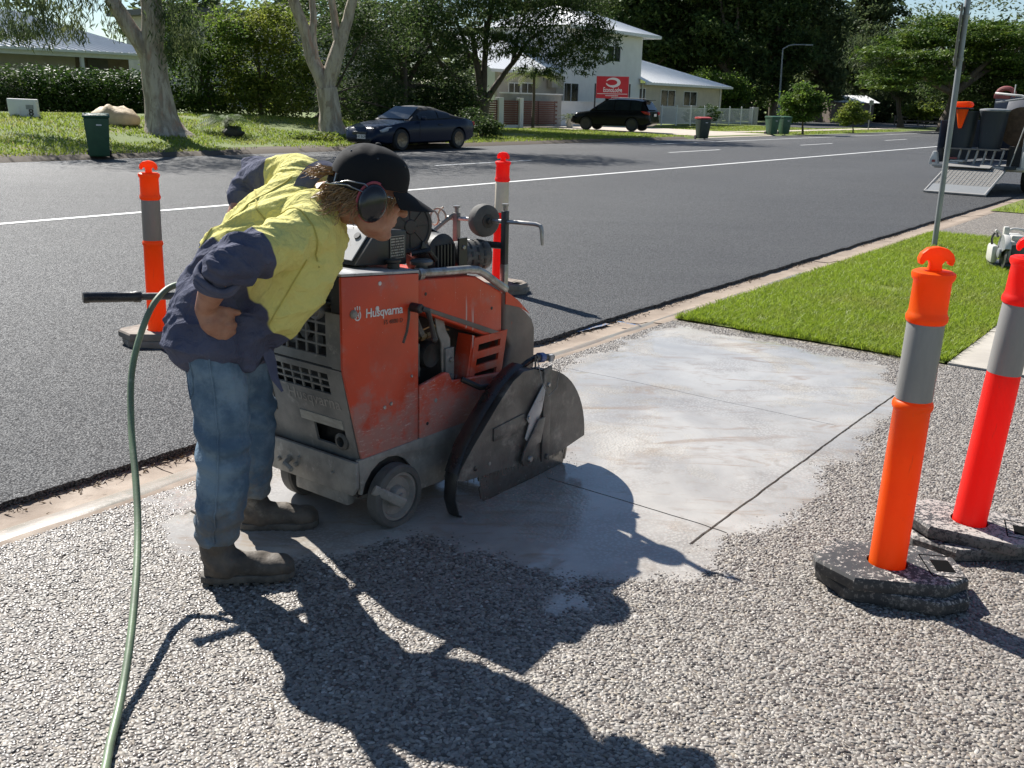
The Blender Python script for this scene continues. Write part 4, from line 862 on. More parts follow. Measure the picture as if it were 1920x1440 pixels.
hf = Vector((0.93, 0.25, -0.27)).normalized(); hu = (Vector((0, 0, 1))-hf*hf.z).normalized(); hl_ = hu.cross(hf)
HC = Vector((-0.470, 3.10, 1.315)); MH = Matrix((hf, hl_, hu)).transposed(); HS = 1.13
def hp(x, y, z): return HC + MH @ Vector((x, y, z))*HS
F = Vector((0.95, 0.31, 0)).normalized(); LAT = Vector((-0.31, 0.95, 0)).normalized()
CHL = (SL-SR).normalized(); CHD = CHL.cross(HEM_A).normalized()
if CHD.x < 0: CHD = -CHD
LEG_R = [Vector((-0.985, 3.06, 0.90)), Vector((-0.965, 3.03, 0.71)), Vector((-0.950, 3.00, 0.52)), Vector((-0.968, 2.985, 0.32)), Vector((-0.993, 2.975, 0.10))]
LEG_L = [Vector((-1.02, 3.28, 0.90)), Vector((-0.985, 3.32, 0.71)), Vector((-0.955, 3.37, 0.50)), Vector((-0.968, 3.385, 0.32)), Vector((-0.985, 3.395, 0.10))]
BOOTS = [(Vector((-1.045, 2.945, 0)), Vector((-0.735, 3.005, 0))), (Vector((-1.035, 3.375, 0)), Vector((-0.735, 3.415, 0)))]
def hand_R(mb):
    # fist resting on the hip: back of the hand to the camera, fingers folded under
    k = [Vector((-0.905, 2.955, 0.925)), Vector((-0.897, 2.952, 0.903)), Vector((-0.902, 2.955, 0.881)), Vector((-0.913, 2.960, 0.862))]
    mid = Vector((-0.950, 2.946, 0.912)); limb(mb, [WR, WR.lerp(mid, 0.6), mid], [0.032, 0.034, 0.037])
    loft(mb, [(WR, (0, 0, 1), 0.030, (0, 1, 0), 0.022), (Vector((-0.955, 2.943, 0.915)), (0.3, 0, 1), 0.042, (0, 1, 0), 0.024), (Vector((-0.915, 2.950, 0.895)), (0.3, 0, 1), 0.045, (0, 1, 0), 0.020)], 14)
    for i, a in enumerate(k):
        ln = (0.040, 0.044, 0.041, 0.034)[i]; pal = Vector((-0.940, 2.945, 0.912-0.013*i))
        b = a+Vector((0.012, 0.022, -0.004)); c = b+Vector((-0.010, 0.022, -0.006))*(ln/0.04); d = c+Vector((-0.022, 0.004, -0.001))
        limb(mb, [pal, a, b, c, d], [0.0115, 0.0118, 0.0105, 0.0095, 0.0085], 10)
    limb(mb, [Vector((-0.958, 2.955, 0.938)), Vector((-0.928, 2.955, 0.952)), Vector((-0.897, 2.965, 0.946)), Vector((-0.872, 2.978, 0.938))], [0.014, 0.0135, 0.012, 0.010], 10)
def hand_L(mb):
    mid = WL+Vector((0.05, -0.03, -0.05)); limb(mb, [WL, mid], [0.03, 0.036])
    for i in range(4):
        a = mid+Vector((0.03, -0.01, 0.015-0.018*i)); limb(mb, [mid, a, a+Vector((0.012, -0.03, -0.008)), a+Vector((-0.012, -0.04, -0.01))], [0.011, 0.011, 0.0095, 0.0085], 8)
    limb(mb, [mid, mid+Vector((0.03, 0.01, 0.035)), mid+Vector((0.06, -0.01, 0.04))], [0.013, 0.012, 0.01], 8)
body = MB()
for LG in (LEG_R, LEG_L): limb(body, LG, [0.075, 0.072, 0.055, 0.055, 0.045])
loft(body, [((-0.99, 3.17, 0.84), LAT, 0.16, F, 0.12), ((-1.0, 3.17, 0.93), LAT, 0.165, F, 0.125), ((-0.95, 3.175, 1.02), LAT, 0.15, F, 0.11), ((-0.85, 3.185, 1.11), CHL, 0.15, CHD, 0.105), ((-0.75, 3.195, 1.20), CHL, 0.16, CHD, 0.105), ((-0.68, 3.205, 1.26), CHL, 0.12, CHD, 0.08)])
for p in ((-0.99, 3.17, 0.86),): body.ell(p, (0.13, 0.15, 0.1))
limb(body, [Vector((-0.69, 3.20, 1.25)), Vector((-0.60, 3.17, 1.275)), hp(-0.035, 0, -0.05)], [0.075, 0.066, 0.062])
limb(body, [SR, SR.lerp(EL, 0.5), EL, EL.lerp(WR, 0.35), WR], [0.055, 0.052, 0.045, 0.047, 0.031]); limb(body, [SL, SL.lerp(ELL, 0.5), ELL, ELL.lerp(WL, 0.35), WL], [0.055, 0.05, 0.044, 0.044, 0.03])
hand_R(body); hand_L(body)
S = HS
body.ell(hp(-0.012, 0, 0.025), (0.094*S, 0.075*S, 0.088*S), MH, 24, 16); body.ell(hp(0.035, 0, -0.045), (0.062*S, 0.06*S, 0.080*S), MH, 20, 14); body.ell(hp(0.064, 0, -0.105), (0.030*S, 0.032*S, 0.022*S), MH)
body.ell(hp(0.02, -0.045, -0.075), (0.045*S, 0.022*S, 0.035*S), MH); body.ell(hp(0.02, 0.045, -0.075), (0.045*S, 0.022*S, 0.035*S), MH)
body.ell(hp(0.078, 0, 0.022), (0.022*S, 0.052*S, 0.014*S), MH)                     # brow
limb(body, [hp(0.088, 0, 0.008), hp(0.104, 0, -0.016), hp(0.112, 0, -0.034)], [0.009, 0.012, 0.015]); body.ell(hp(0.098, -0.012, -0.036), (0.012, 0.01, 0.008), MH); body.ell(hp(0.098, 0.012, -0.036), (0.012, 0.01, 0.008), MH)
for s_ in (-1, 1): body.ell(hp(0.072, s_*0.036, -0.022), (0.022*S, 0.02*S, 0.018*S), MH)   # cheeks
body.ell(hp(0.086, 0, -0.062), (0.016, 0.027, 0.007), MH); body.ell(hp(0.084, 0, -0.074), (0.015, 0.023, 0.007), MH)
for s_ in (-1, 1): body.ell(hp(-0.008, s_*0.080, -0.012), (0.022, 0.009, 0.034), MH)
def shift(me): me.transform(Matrix.Translation(-FOOT)); return me
me = shift(fuse(body, 0.0055, 3))
person = mesh_obj('person', me, M['skin'], None, 180); person.location = FOOT
tag(person, 'worker in yellow and navy shirt, jeans and black cap bending over the orange saw', 'person')
for s_ in (-1, 1):
    e_ = mesh_obj('eye', shift(MB().ell(hp(0.080, s_*0.031, 0.002), (0.0125,)*3).mesh()), M['white'], person)
# shirt
sh = MB()
loft(sh, [((-0.985, 3.165, 0.768), LAT, 0.195, F, 0.168), ((-0.985, 3.165, 0.79), LAT, 0.212, F, 0.170), ((-1.00, 3.17, 0.89), LAT, 0.212, F, 0.165), ((-0.975, 3.175, 0.98), LAT, 0.185, F.lerp(CHD, 0.3), 0.150),
          ((-0.885, 3.185, 1.08), LAT.lerp(CHL, 0.6), 0.180, CHD, 0.145), ((-0.78, 3.195, 1.185), CHL, 0.182, CHD, 0.130), ((-0.705, 3.205, 1.255), CHL, 0.178, CHD, 0.108), ((-0.655, 3.205, 1.288), CHL, 0.12, CHD, 0.095), ((-0.625, 3.195, 1.30), CHL, 0.075, CHD, 0.075)], 28)
sh.ell((-1.03, 3.075, 0.84), (0.118, 0.132, 0.125)); sh.ell((-1.04, 3.26, 0.84), (0.10, 0.12, 0.12)); sh.ell((-0.97, 3.03, 0.85), (0.11, 0.085, 0.12))
limb(sh, [SR.lerp(SL, 0.15), SR, SR.lerp(EL, 0.4), SR.lerp(EL, 0.8), EL+Vector((-0.01, -0.005, -0.002)), EL.lerp(WR, 0.22)], [0.092, 0.088, 0.078, 0.069, 0.062, 0.057], 20)
limb(sh, [SL.lerp(SR, 0.2), SL, SL.lerp(ELL, 0.5), ELL, ELL.lerp(WL, 0.25)], [0.088, 0.084, 0.074, 0.066, 0.06], 20)
limb(sh, [Vector((-0.635, 3.10, 1.20)), Vector((-0.665, 3.07, 1.11)), Vector((-0.705, 3.07, 1.02)), Vector((-0.765, 3.09, 0.945)), Vector((-0.84, 3.12, 0.89))], [0.095, 0.108, 0.112, 0.106, 0.10], 20)
limb(sh, [Vector((-0.69, 3.24, 1.13)), Vector((-0.74, 3.22, 1.03)), Vector((-0.83, 3.20, 0.93))], [0.105, 0.105, 0.105], 20)
loft(sh, [((-0.90, 3.13, 0.735), LAT, 0.12, F, 0.055), ((-0.90, 3.13, 0.80), LAT, 0.15, F, 0.085), ((-0.88, 3.14, 0.92), LAT, 0.16, F, 0.10)], 18)
me = fuse(sh, 0.0065, 9)
TA = HEM_A; TB = CHL; TC = CHD
def shirt_fold(p, nn):
    q = p-SR; a, b, c = p.dot(TA), p.dot(TB), p.dot(TC)
    wx = 0.5*noise.noise(Vector((a*4, b*4, c*4)))
    f1 = ridge((a*2.6+wx*0.5, b*9.0+a*4.0, c*4.5-a*2.0), 3.1); f2 = ridge((a*5.0+wx, b*19+a*9, c*11-a*5), 9.7); f3 = ridge((a*22, b*15, c*20), 5.0)
    low = ss((0.10-(p-HEM_P).dot(HEM_A))/0.25)
    f1 = max(f1, 0)**1.8; f2 = max(f2, 0)**1.8; d = 0.017*(f1-0.35)+0.0085*(f2-0.35)+0.0015*(f3-0.4)
    arm = math.exp(-((p-SR.lerp(EL, 0.45)).length/0.15)**2); t = (p-SR).dot((EL-SR).normalized())
    d += arm*0.006*math.sin(t*70+4*noise.noise(p*9))
    el = math.exp(-((p-EL.lerp(WR, 0.12)).length/0.09)**2); tt = (p-EL).dot((WR-EL).normalized()); d += el*0.007*math.sin(tt*120+2*noise.noise(p*12))
    d += low*0.012*noise.noise(Vector((p.x*7, p.y*7, p.z*2.2)))
    return d
displace(me, shirt_fold)
# cut the sleeves open at the cuffs and the body open at the hem so cloth edges show
bm = bmesh.new(); bm.from_mesh(me)
cut = []
ce = EL.lerp(WR, 0.30); cd_ = (WR-EL).normalized()
for fce in bm.faces:
    p = fce.calc_center_median()
    if (p-ce).length < 0.13 and (p-ce).dot(cd_) > 0.0 and p.y < 3.0 and p.z > 0.96 and p.x < -0.80: cut.append(fce)
    elif p.z < 0.768+0.03*noise.noise(Vector((p.x*6, p.y*6, 0)))+0.07*ss((p.x*-1-1.0)/0.15) and nn_ok(p) if False else False: cut.append(fce)
bmesh.ops.delete(bm, geom=cut, context='FACES'); bm.to_mesh(me); bm.free()
shirt = mesh_obj('shirt', shift(me), M['shirt'], person, 180)
from mathutils.bvhtree import BVHTree
sbv = BVHTree.FromPolygons([v.co+FOOT for v in shirt.data.vertices], [tuple(p.vertices) for p in shirt.data.polygons])
def on_shirt(p, d, off=0.001):
    h = sbv.ray_cast(Vector(p), Vector(d).normalized()); return (h[0]+h[1]*off) if h[0] is not None else None
def seam_line(name, pts, d, r, mat):
    ps = [q for q in (on_shirt(p, d) for p in pts) if q is not None]
    if len(ps) > 3: mesh_obj(name, shift(MB().tube(ps, r, 6).mesh()), mat, shirt, 60)
M['stitch'] = pm('yellow_seam', (0.50, 0.44, 0.10), (0.40, 0.35, 0.09), 20, 0.9)
bk = -CHD
seam_line('back_seam', [Vector((-0.665, 3.205, 1.285)).lerp(Vector((-0.93, 3.18, 1.02)), k/30)+bk*0.5 for k in range(31)], CHD, 0.0028, M['stitch'])
seam_line('yoke_seam', [SR.lerp(SL, -0.02+1.04*k/40)-HEM_A*0.10+bk*0.5 for k in range(41)], CHD, 0.0028, M['stitch'])
seam_line('side_seam', [Vector((-0.64, 2.4, 1.12)).lerp(Vector((-0.78, 2.4, 0.90)), k/24) for k in range(25)], (0, 1, 0), 0.0028, M['stitch'])
ax = (EL-SR).normalized(); X_ = rot_to(ax); c_ = SR.lerp(EL, 0.13); ring = []
for k in range(33):
    dd = X_ @ Vector((math.cos(2*math.pi*k/32), math.sin(2*math.pi*k/32), 0)); h = sbv.ray_cast(c_+dd*0.16, -dd)
    if h[0] is not None and (h[0]-c_).length < 0.15: ring.append(h[0]+h[1]*0.001)
if len(ring) > 6: mesh_obj('sleeve_seam', shift(MB().tube(ring, 0.0028, 6).mesh()), M['stitch'], shirt, 60)
cf = MB(); rng_ = random.Random(2)
for k, (t_, rr) in enumerate(((0.17, 0.060), (0.24, 0.061), (0.30, 0.058))):
    c = EL.lerp(WR, t_); X = rot_to(cd_); ring = []
    for j in range(29):
        a = 2*math.pi*j/28; ring.append(c + X @ Vector((rr*math.cos(a), rr*0.93*math.sin(a), 0.006*math.sin(3*a+k))))
    cf.tube(ring, 0.0105, 8, False)
mesh_obj('rolled_cuff', shift(cf.mesh(weld=True)), M['navy'], person, 60)
# collar
cl = MB(); nb = Vector((-0.625, 3.185, 1.292)); na = (hp(-0.03, 0, -0.06)-nb).normalized(); X = rot_to(na); vs = []; nsg = 26
for j in range(nsg+1):
    a = R(-150+300*j/nsg)
    for r_, h_ in ((0.070, -0.03), (0.071, -0.005), (0.074, 0.018), (0.082, 0.014), (0.094, -0.008), (0.104, -0.034-0.02*abs(a)/2.6)):
        d0 = X @ Vector((math.cos(a), math.sin(a), 0)); vs.append(nb + d0*r_ + na*h_)
# orient collar opening to the front of the throat
fs = [(j*6+i, (j+1)*6+i, (j+1)*6+i+1, j*6+i+1) for j in range(nsg) for i in range(5)]
front = X.inverted() @ CHD; ang = math.atan2(front.y, front.x); rotm = Matrix.Rotation(ang+math.pi, 3, na)
cl.raw([nb+rotm @ (Vector(v)-nb) for v in vs], fs)
def solid(o): s = o.modifiers.new('s', 'SOLIDIFY'); s.thickness = 0.004
mesh_obj('collar', shift(apply_mods(cl.mesh(), [solid])), M['navy'], person, 60)
# shirt tail strip hanging in front
mesh_obj('shirt_tail', shift(MB().tube([(-0.815, 3.08, 0.80), (-0.80, 3.075, 0.745), (-0.79, 3.065, 0.70), (-0.765, 3.06, 0.655)], [(0.035, 0.004), (0.03, 0.004), (0.022, 0.004), (0.006, 0.003)], 8, True, 1.0, (0.3, 1, 0)).mesh()), M['navy'], person, 60)
# jeans
jn = MB()
loft(jn, [((-0.985, 3.17, 0.80), LAT, 0.155, F, 0.118), ((-1.0, 3.17, 0.90), LAT, 0.155, F, 0.120), ((-0.99, 3.17, 0.97), LAT, 0.16, F, 0.13)], 24)
jn.ell((-1.035, 3.08, 0.82), (0.095, 0.10, 0.10)); jn.ell((-1.05, 3.26, 0.82), (0.09, 0.10, 0.10))
for LG in (LEG_R, LEG_L):
    hem = LG[-1]+Vector((0, 0, 0.055)); limb(jn, [LG[0]+Vector((0, 0, -0.02)), LG[1], LG[2], LG[3], LG[3].lerp(hem, 0.6), hem], [(0.095, 0.095), (0.097, 0.094), (0.088, 0.086), (0.084, 0.081), (0.076, 0.073), (0.069, 0.065)], 20)
me = fuse(jn, 0.0075, 4)
def jean_fold(p, nn):
    w = 1.0-ss((p.z-0.10)/0.35); kn = math.exp(-((p.z-0.50)/0.10)**2); hipf = math.exp(-((p.z-0.78)/0.10)**2)
    warp = noise.noise(p*6.0)*1.4
    d = 0.008*(max(ridge((p.x*8, p.y*8, p.z*3.0+warp*0.3), 2.0), 0)**1.8-0.35)+0.002*(ridge(p*15, 7.0)-0.4)
    d += w*0.0085*math.sin(p.z*95+warp*3.2)*(0.5+0.5*noise.noise(p*7)) + kn*0.007*math.sin(p.z*70+p.x*24+warp*2.5) + hipf*0.006*math.sin(p.z*48+p.x*36+warp*2)
    return d
displace(me, jean_fold)
bm = bmesh.new(); bm.from_mesh(me); cut = [f for f in bm.faces if f.calc_center_median().z < 0.132+0.012*noise.noise(f.calc_center_median()*9)]; bmesh.ops.delete(bm, geom=cut, context='FACES'); bm.to_mesh(me); bm.free()
jeans = mesh_obj('jeans', shift(me), M['jeans'], person, 180)
def on_leg(z, LG, out, lat): # seam point on outer side of a leg
    for i in range(len(LG)-1):
        if LG[i].z >= z >= LG[i+1].z:
            c = LG[i].lerp(LG[i+1], (LG[i].z-z)/(LG[i].z-LG[i+1].z)); return c+Vector(lat)*out
    return LG[-1]+Vector(lat)*out
from mathutils.bvhtree import BVHTree
bvh = BVHTree.FromPolygons([v.co+FOOT for v in jeans.data.vertices], [tuple(p.vertices) for p in jeans.data.polygons])
def onto(p, off=0.0015):
    q = bvh.find_nearest(Vector(p)); return q[0]+q[1]*off
mesh_obj('seam', shift(MB().tube([onto(on_leg(z, LEG_R, 0.11, (0.10, -1, 0))) for z in np.linspace(0.80, 0.15, 40)], 0.0035, 6).mesh()), M['jeans'], jeans, 60)
pc = [(-1.09, 2.99, 0.775), (-1.045, 2.94, 0.775), (-1.040, 2.94, 0.72), (-1.035, 2.94, 0.675), (-1.060, 2.95, 0.655), (-1.085, 2.98, 0.68), (-1.09, 2.99, 0.73), (-1.09, 2.99, 0.775)]
mesh_obj('pocket_stitch', shift(MB().tube([onto(p) for p in pc], 0.0025, 5).mesh()), M['jeans'], jeans, 60)
# boots
for hi, (h_, t_) in enumerate(BOOTS):
    d = (t_-h_).normalized(); sd_ = Vector((-d.y, d.x, 0)); ank = (LEG_R if hi == 0 else LEG_L)[-1]; up = Vector((0, 0, 1)); L_ = (t_-h_).length
    bt = MB()
    limb(bt, [ank+up*0.12, ank+up*0.05, ank+up*0.0, h_+d*0.085+up*0.06], [0.056, 0.058, 0.058, 0.055])
    loft(bt, [(h_+d*0.012+up*0.048, sd_, 0.026, up, 0.03), (h_+d*0.05+up*0.055, sd_, 0.042, up, 0.045), (h_+d*0.12+up*0.062, sd_, 0.043, up, 0.052), (h_+d*(L_*0.56)+up*0.055, sd_, 0.046, up, 0.045), (h_+d*(L_*0.76)+up*0.05, sd_, 0.053, up, 0.042), (h_+d*(L_*0.92)+up*0.045, sd_, 0.044, up, 0.034), (h_+d*(L_*0.985)+up*0.04, sd_, 0.022, up, 0.022)], 18)
    me = fuse(bt, 0.0065, 3)
    displace(me, lambda p, n_: 0.004*(ridge(p*11, 4.0)-0.4)+0.0025*noise.noise(p*35)+0.004*math.exp(-((p.z-0.10)/0.04)**2)*math.sin(p.x*85+p.z*60))
    boot = mesh_obj('boot', shift(me), M['boot'], person, 180)
    so = MB(); pr_ = [(0.0, 0.018), (0.02, 0.036), (0.06, 0.043), (0.12, 0.041), (0.17, 0.045), (0.225, 0.054), (0.275, 0.047), (0.305, 0.026), (0.312, 0.0)]
    ol = [h_+d*(a*L_/0.312)+sd_*b for a, b in pr_]+[h_+d*(a*L_/0.312)-sd_*b for a, b in pr_[-2::-1]]
    n_ = len(ol); vs = [p+up*0.008 for p in ol]+[p*1.0+up*0.036 for p in ol]
    so.raw(vs, [tuple(range(n_))[::-1], tuple(range(n_, 2*n_))]+[(i, (i+1) % n_, n_+(i+1) % n_, n_+i) for i in range(n_)])
    sole = mesh_obj('sole', shift(so.mesh(bevel=0.006)), M['sole'], boot, 40)
    for s2 in (-1, 1):
        for k in range(9):
            a = 0.02+k*0.033; w = np.interp(a, [x for x, _ in pr_], [y for _, y in pr_])
            mesh_obj('tread', shift(MB().box(h_+d*(a*L_/0.312)+sd_*s2*(w-0.008)+up*0.006, (0.018, 0.02, 0.013), Matrix((d, sd_, up)).transposed()).mesh()), M['sole'], sole, 0)
    mesh_obj('pull_tab', shift(MB().tube([ank+up*0.145-d*0.055, ank+up*0.16-d*0.075, ank+up*0.15-d*0.095], [(0.010, 0.002)]*3, 6, True, 1, sd_).mesh()), M['boot'], boot, 0)
# cap
cp = MB(); n_ = 40; rings = []
prof = [(1.0, 0.0), (1.0, 0.25), (0.955, 0.48), (0.84, 0.70), (0.62, 0.87), (0.34, 0.97), (0.0, 1.0)]
CZ = 0.018; vs = []
for r_, h_ in prof:
    for k in range(n_):
        a = 2*math.pi*k/n_; x = 0.112*math.cos(a)*r_-0.006; y = 0.090*math.sin(a)*r_; z = CZ+0.113*h_+0.010*max(0, math.cos(a))*(1-h_)-(0.022*(1-h_) if math.cos(a) < -0.3 else 0)
        seam_ = 1-0.012*max(0, math.cos(6*a))**12
        vs.append(hp(x*seam_, y*seam_, z))
fs = [(i*n_+k, i*n_+(k+1) % n_, (i+1)*n_+(k+1) % n_, (i+1)*n_+k) for i in range(len(prof)-1) for k in range(n_)]
# leave the strap opening at the back
fs = [f for f in fs if not (f[0] < n_ and abs((f[0] % n_)-n_/2) < 3.1)]
cp.raw(vs, fs)
def sol2(o):
    s = o.modifiers.new('w', 'SUBSURF'); s.levels = 1; s.render_levels = 1
    s = o.modifiers.new('s', 'SOLIDIFY'); s.thickness = 0.003
cap = mesh_obj('cap', shift(apply_mods(cp.mesh(), [sol2])), M['cap'], person, 60)
vz = MB(); vs = []; nv = 14; nr = 6
for i in range(nr+1):
    t_ = i/nr
    for j in range(nv+1):
        a = R(-62+124*j/nv); rad = 0.100+0.090*t_*(0.5+0.5*math.cos(a)); x = rad*math.cos(a)+0.006; y = (0.088+0.012*t_)*math.sin(a)*1.02
        z = CZ+0.010-0.030*t_-0.55*y*y*4*(0.4+0.6*t_)
        vs.append(hp(x, y, z))
vz.raw(vs, [(i*(nv+1)+j, (i+1)*(nv+1)+j, (i+1)*(nv+1)+j+1, i*(nv+1)+j+1) for i in range(nr) for j in range(nv)])
mesh_obj('visor', shift(apply_mods(vz.mesh(), [sol2])), M['cap'], cap, 60)
mesh_obj('button', shift(MB().ell(hp(-0.006, 0, CZ+0.114), (0.010, 0.010, 0.006), MH).mesh()), M['cap'], cap, 60)
mesh_obj('strap', shift(MB().tube([hp(-0.114*math.cos(a)-0.004, 0.088*math.sin(a), CZ-0.012) for a in [R(x) for x in range(-34, 35, 8)]], [(0.010, 0.002)]*9, 6, True, 1, hu).mesh()), M['cap'], cap, 60)
mesh_obj('buckle', shift(MB().box(hp(-0.100, -0.05, CZ-0.002), (0.014, 0.004, 0.026), MH @ Matrix.Rotation(R(40), 3, 'Z')).mesh()), M['wire'], cap, 60)
for a_ in (35, 95, 150): mesh_obj('eyelet', shift(MB().ell(hp(0.104*math.cos(R(a_))*0.86, -0.084*math.sin(R(a_))*0.86, CZ+0.077), (0.004,)*3).mesh()), M['muff'], cap, 60)
# hair: curls below the cap and through the strap opening
hr_ = random.Random(11); hb = MB()
for i in range(210):
    a = R(hr_.uniform(95, 265)); r0 = 0.094; st = hp(r0*math.cos(a), 0.082*math.sin(a), CZ-0.005-hr_.uniform(0, 0.035)); L_ = hr_.uniform(0.05, 0.125); ph = hr_.uniform(0, 6.3); cr = hr_.uniform(0.006, 0.014)
    dr_ = (MH @ Vector((math.cos(a)*0.55-0.25, math.sin(a)*0.35, -0.95))).normalized(); s1 = dr_.orthogonal().normalized(); s2 = dr_.cross(s1)
    hb.tube([st+dr_*L_*k/8+s1*cr*math.cos(ph+k*1.0)*(k/8)**0.5+s2*cr*math.sin(ph+k*1.0)*(k/8)**0.5 for k in range(9)], [0.0030*(1-0.75*k/8) for k in range(9)], 4)
for i in range(46):
    st = hp(-0.108, hr_.uniform(-0.02, 0.02), CZ+hr_.uniform(0.0, 0.02)); L_ = hr_.uniform(0.05, 0.10); ph = hr_.uniform(0, 6.3)
    dr_ = (MH @ Vector((-1, hr_.uniform(-0.25, 0.25), hr_.uniform(-0.25, 0.15)))).normalized(); s1 = dr_.orthogonal().normalized(); s2 = dr_.cross(s1)
    hb.tube([st+dr_*L_*k/7+s1*0.010*math.cos(ph+k)*(k/7)+s2*0.010*math.sin(ph+k)*(k/7)-hu*0.02*(k/7)**2 for k in range(8)], [0.0028*(1-0.75*k/7) for k in range(8)], 4)
for i in range(60):  # strands in front of the ear
    st = hp(hr_.uniform(0.0, 0.07), -0.083+hr_.uniform(0, 0.01), CZ-0.01); L_ = hr_.uniform(0.03, 0.07)
    dr_ = (MH @ Vector((hr_.uniform(-0.4, 0.3), -0.1, -1))).normalized(); s1 = dr_.orthogonal().normalized()
    hb.tube([st+dr_*L_*k/5+s1*0.006*math.sin(k*1.1+i) for k in range(6)], [0.0022*(1-0.7*k/5) for k in range(6)], 4)
mesh_obj('hair', shift(hb.mesh(weld=False)), M['hair'], person, 60)
# earmuffs with neckband
for s_ in (-1, 1):
    dd = MH @ Vector((0.05, s_, 0)); c = hp(0.002, s_*0.078, -0.022)
    em = MB().lathe([(0.030, 0.0), (0.042, 0.004), (0.044, 0.018), (0.040, 0.022)], 28, (0, 0, 0), dd).mesh()
    sc = Matrix.Translation(c) @ MH.to_4x4() @ Matrix.Diagonal((1.06, 1.08, 1.42, 1)) @ MH.inverted().to_4x4(); em.transform(sc)
    cup = MB().lathe([(0.040, 0.020), (0.0425, 0.026), (0.0415, 0.040), (0.036, 0.050), (0.022, 0.0555), (0.0, 0.057)], 28, (0, 0, 0), dd).mesh(); cup.transform(sc)
    em_o = mesh_obj('earmuff', shift(cup), M['muff'], person, 50); mesh_obj('cushion', shift(em), M['pink'] if s_ < 0 else M['muff'], em_o, 50)
    if s_ < 0:
        rg_ = MB().tube([Vector((0, 0, 0))+rot_to(dd)@Vector((0.0435*math.cos(a), 0.0435*math.sin(a), 0.024)) for a in [R(x) for x in range(60, 175, 8)]], 0.004, 6).mesh(); rg_.transform(sc); mesh_obj('ring', shift(rg_), M['pink'], em_o, 50)
    for z0 in (0.018, -0.018):
        mesh_obj('band_wire', shift(MB().tube([hp(0.002+0.01, s_*0.108, -0.022+z0*1.3), hp(-0.03, s_*0.112, 0.012+z0*0.6), hp(-0.075, s_*0.092, 0.012+z0*0.3), hp(-0.112, s_*0.045, -0.005), hp(-0.122, 0, -0.01)], 0.0022, 6).mesh()), M['wire'], em_o, 60)
gl = MB().tube([hp(0.0, -0.088, 0.004), hp(0.06, -0.080, 0.004), hp(0.092, -0.068, 0.004)], 0.0028, 6)
for s_ in (-1, 1): gl.tube([hp(0.104-0.006*math.cos(a)*0.5, s_*(0.034+0.028*math.cos(a)), -0.002+0.020*math.sin(a)) for a in [R(x) for x in range(0, 361, 24)]], 0.0022, 5)
gls = mesh_obj('safety_glasses', shift(gl.mesh()), M['wire'], person, 60)
# ------------------------------------------------------------ hose
M['hose'] = pm('green_hose', (0.20, 0.27, 0.155), (0.125, 0.165, 0.10), 8, 0.45, bump=0.15, spots=((0.34, 0.36, 0.27), 10, 0.58, 0.75))
def catmull(P_, k=8):
    P_ = [Vector(p) for p in P_]; out = []
    for i in range(len(P_)-1):
        p0, p1, p2, p3 = P_[max(i-1, 0)], P_[i], P_[i+1], P_[min(i+2, len(P_)-1)]
        for j in range(k):
            t = j/k; out.append(0.5*((2*p1)+(p2-p0)*t+(2*p0-5*p1+4*p2-p3)*t*t+(-p0+3*p1-3*p2+p3)*t*t*t))
    return out+[P_[-1]]
hpth = catmull([(-0.95, 3.80, 0.80), (-1.12, 3.66, 0.90), (-1.255, 3.55, 0.915), (-1.305, 3.45, 0.878), (-1.335, 3.36, 0.782), (-1.35, 3.27, 0.645), (-1.315, 3.14, 0.49), (-1.25, 2.98, 0.355), (-1.195, 2.83, 0.255), (-1.135, 2.64, 0.175), (-1.075, 2.42, 0.095), (-1.035, 2.24, 0.035), (-1.00, 2.08, 0.0155), (-0.955, 1.90, 0.0145), (-0.92, 1.6, 0.0145), (-0.9, 1.2, 0.0145)])
hose = MB().tube(hpth, 0.0115, 14).build('water_hose', M['hose'], None, 60)
tag(hose, 'green water hose looping from the saw handle down to the pebbled driveway', 'hose')
# ------------------------------------------------------------ bollards
def mat_fluoro(name, c1, c2):
    t = NT(name); co = t.coord()
    col = t.mix(t.rng(t.noise(co, 7, 5), 0.4, 0.75, 0, 0.6), c1, c2); col = t.mix(t.rng(t.noise(co, 30, 7, 0.75), 0.60, 0.78, 0, 0.55), col, tuple(x*0.55+0.06 for x in c2)); col = t.mix(t.rng(t.noise(t.mapped(co, (9, 9, 1.2)), 3.0, 5, 0.7), 0.62, 0.72, 0, 0.4), col, (0.33, 0.10, 0.05))
    return t.fin(col, 0.42, None, t.bump(t.noise(co, 120, 4), 0.08, 0.002), 0.4, None, 0.46, col)
M['fl_orange'] = mat_fluoro('fluorescent_orange_plastic', (1.0, 0.155, 0.006), (0.95, 0.115, 0.006))
M['fl_red'] = mat_fluoro('fluorescent_red_plastic', (1.0, 0.035, 0.022), (0.95, 0.025, 0.018))
M['band_grey'] = pm('reflective_band', (0.30, 0.295, 0.28), (0.24, 0.235, 0.225), 10, 0.4, 0.1, bump=0.15, bsc=400, bd=0.001, spots=((0.13, 0.12, 0.11), 6, 0.64, 0.74), stretch=(1, 1, 0.25))
M['band_shaded'] = pm('reflective_band_shaded', (0.31, 0.255, 0.215), (0.25, 0.205, 0.17), 10, 0.4, 0.1, stretch=(1, 1, 0.25))  # shaded copy of the grey band, the shade put into its base colour
M['band_white'] = pm('reflective_band_white', (0.72, 0.60, 0.46), (0.62, 0.52, 0.40), 10, 0.45)
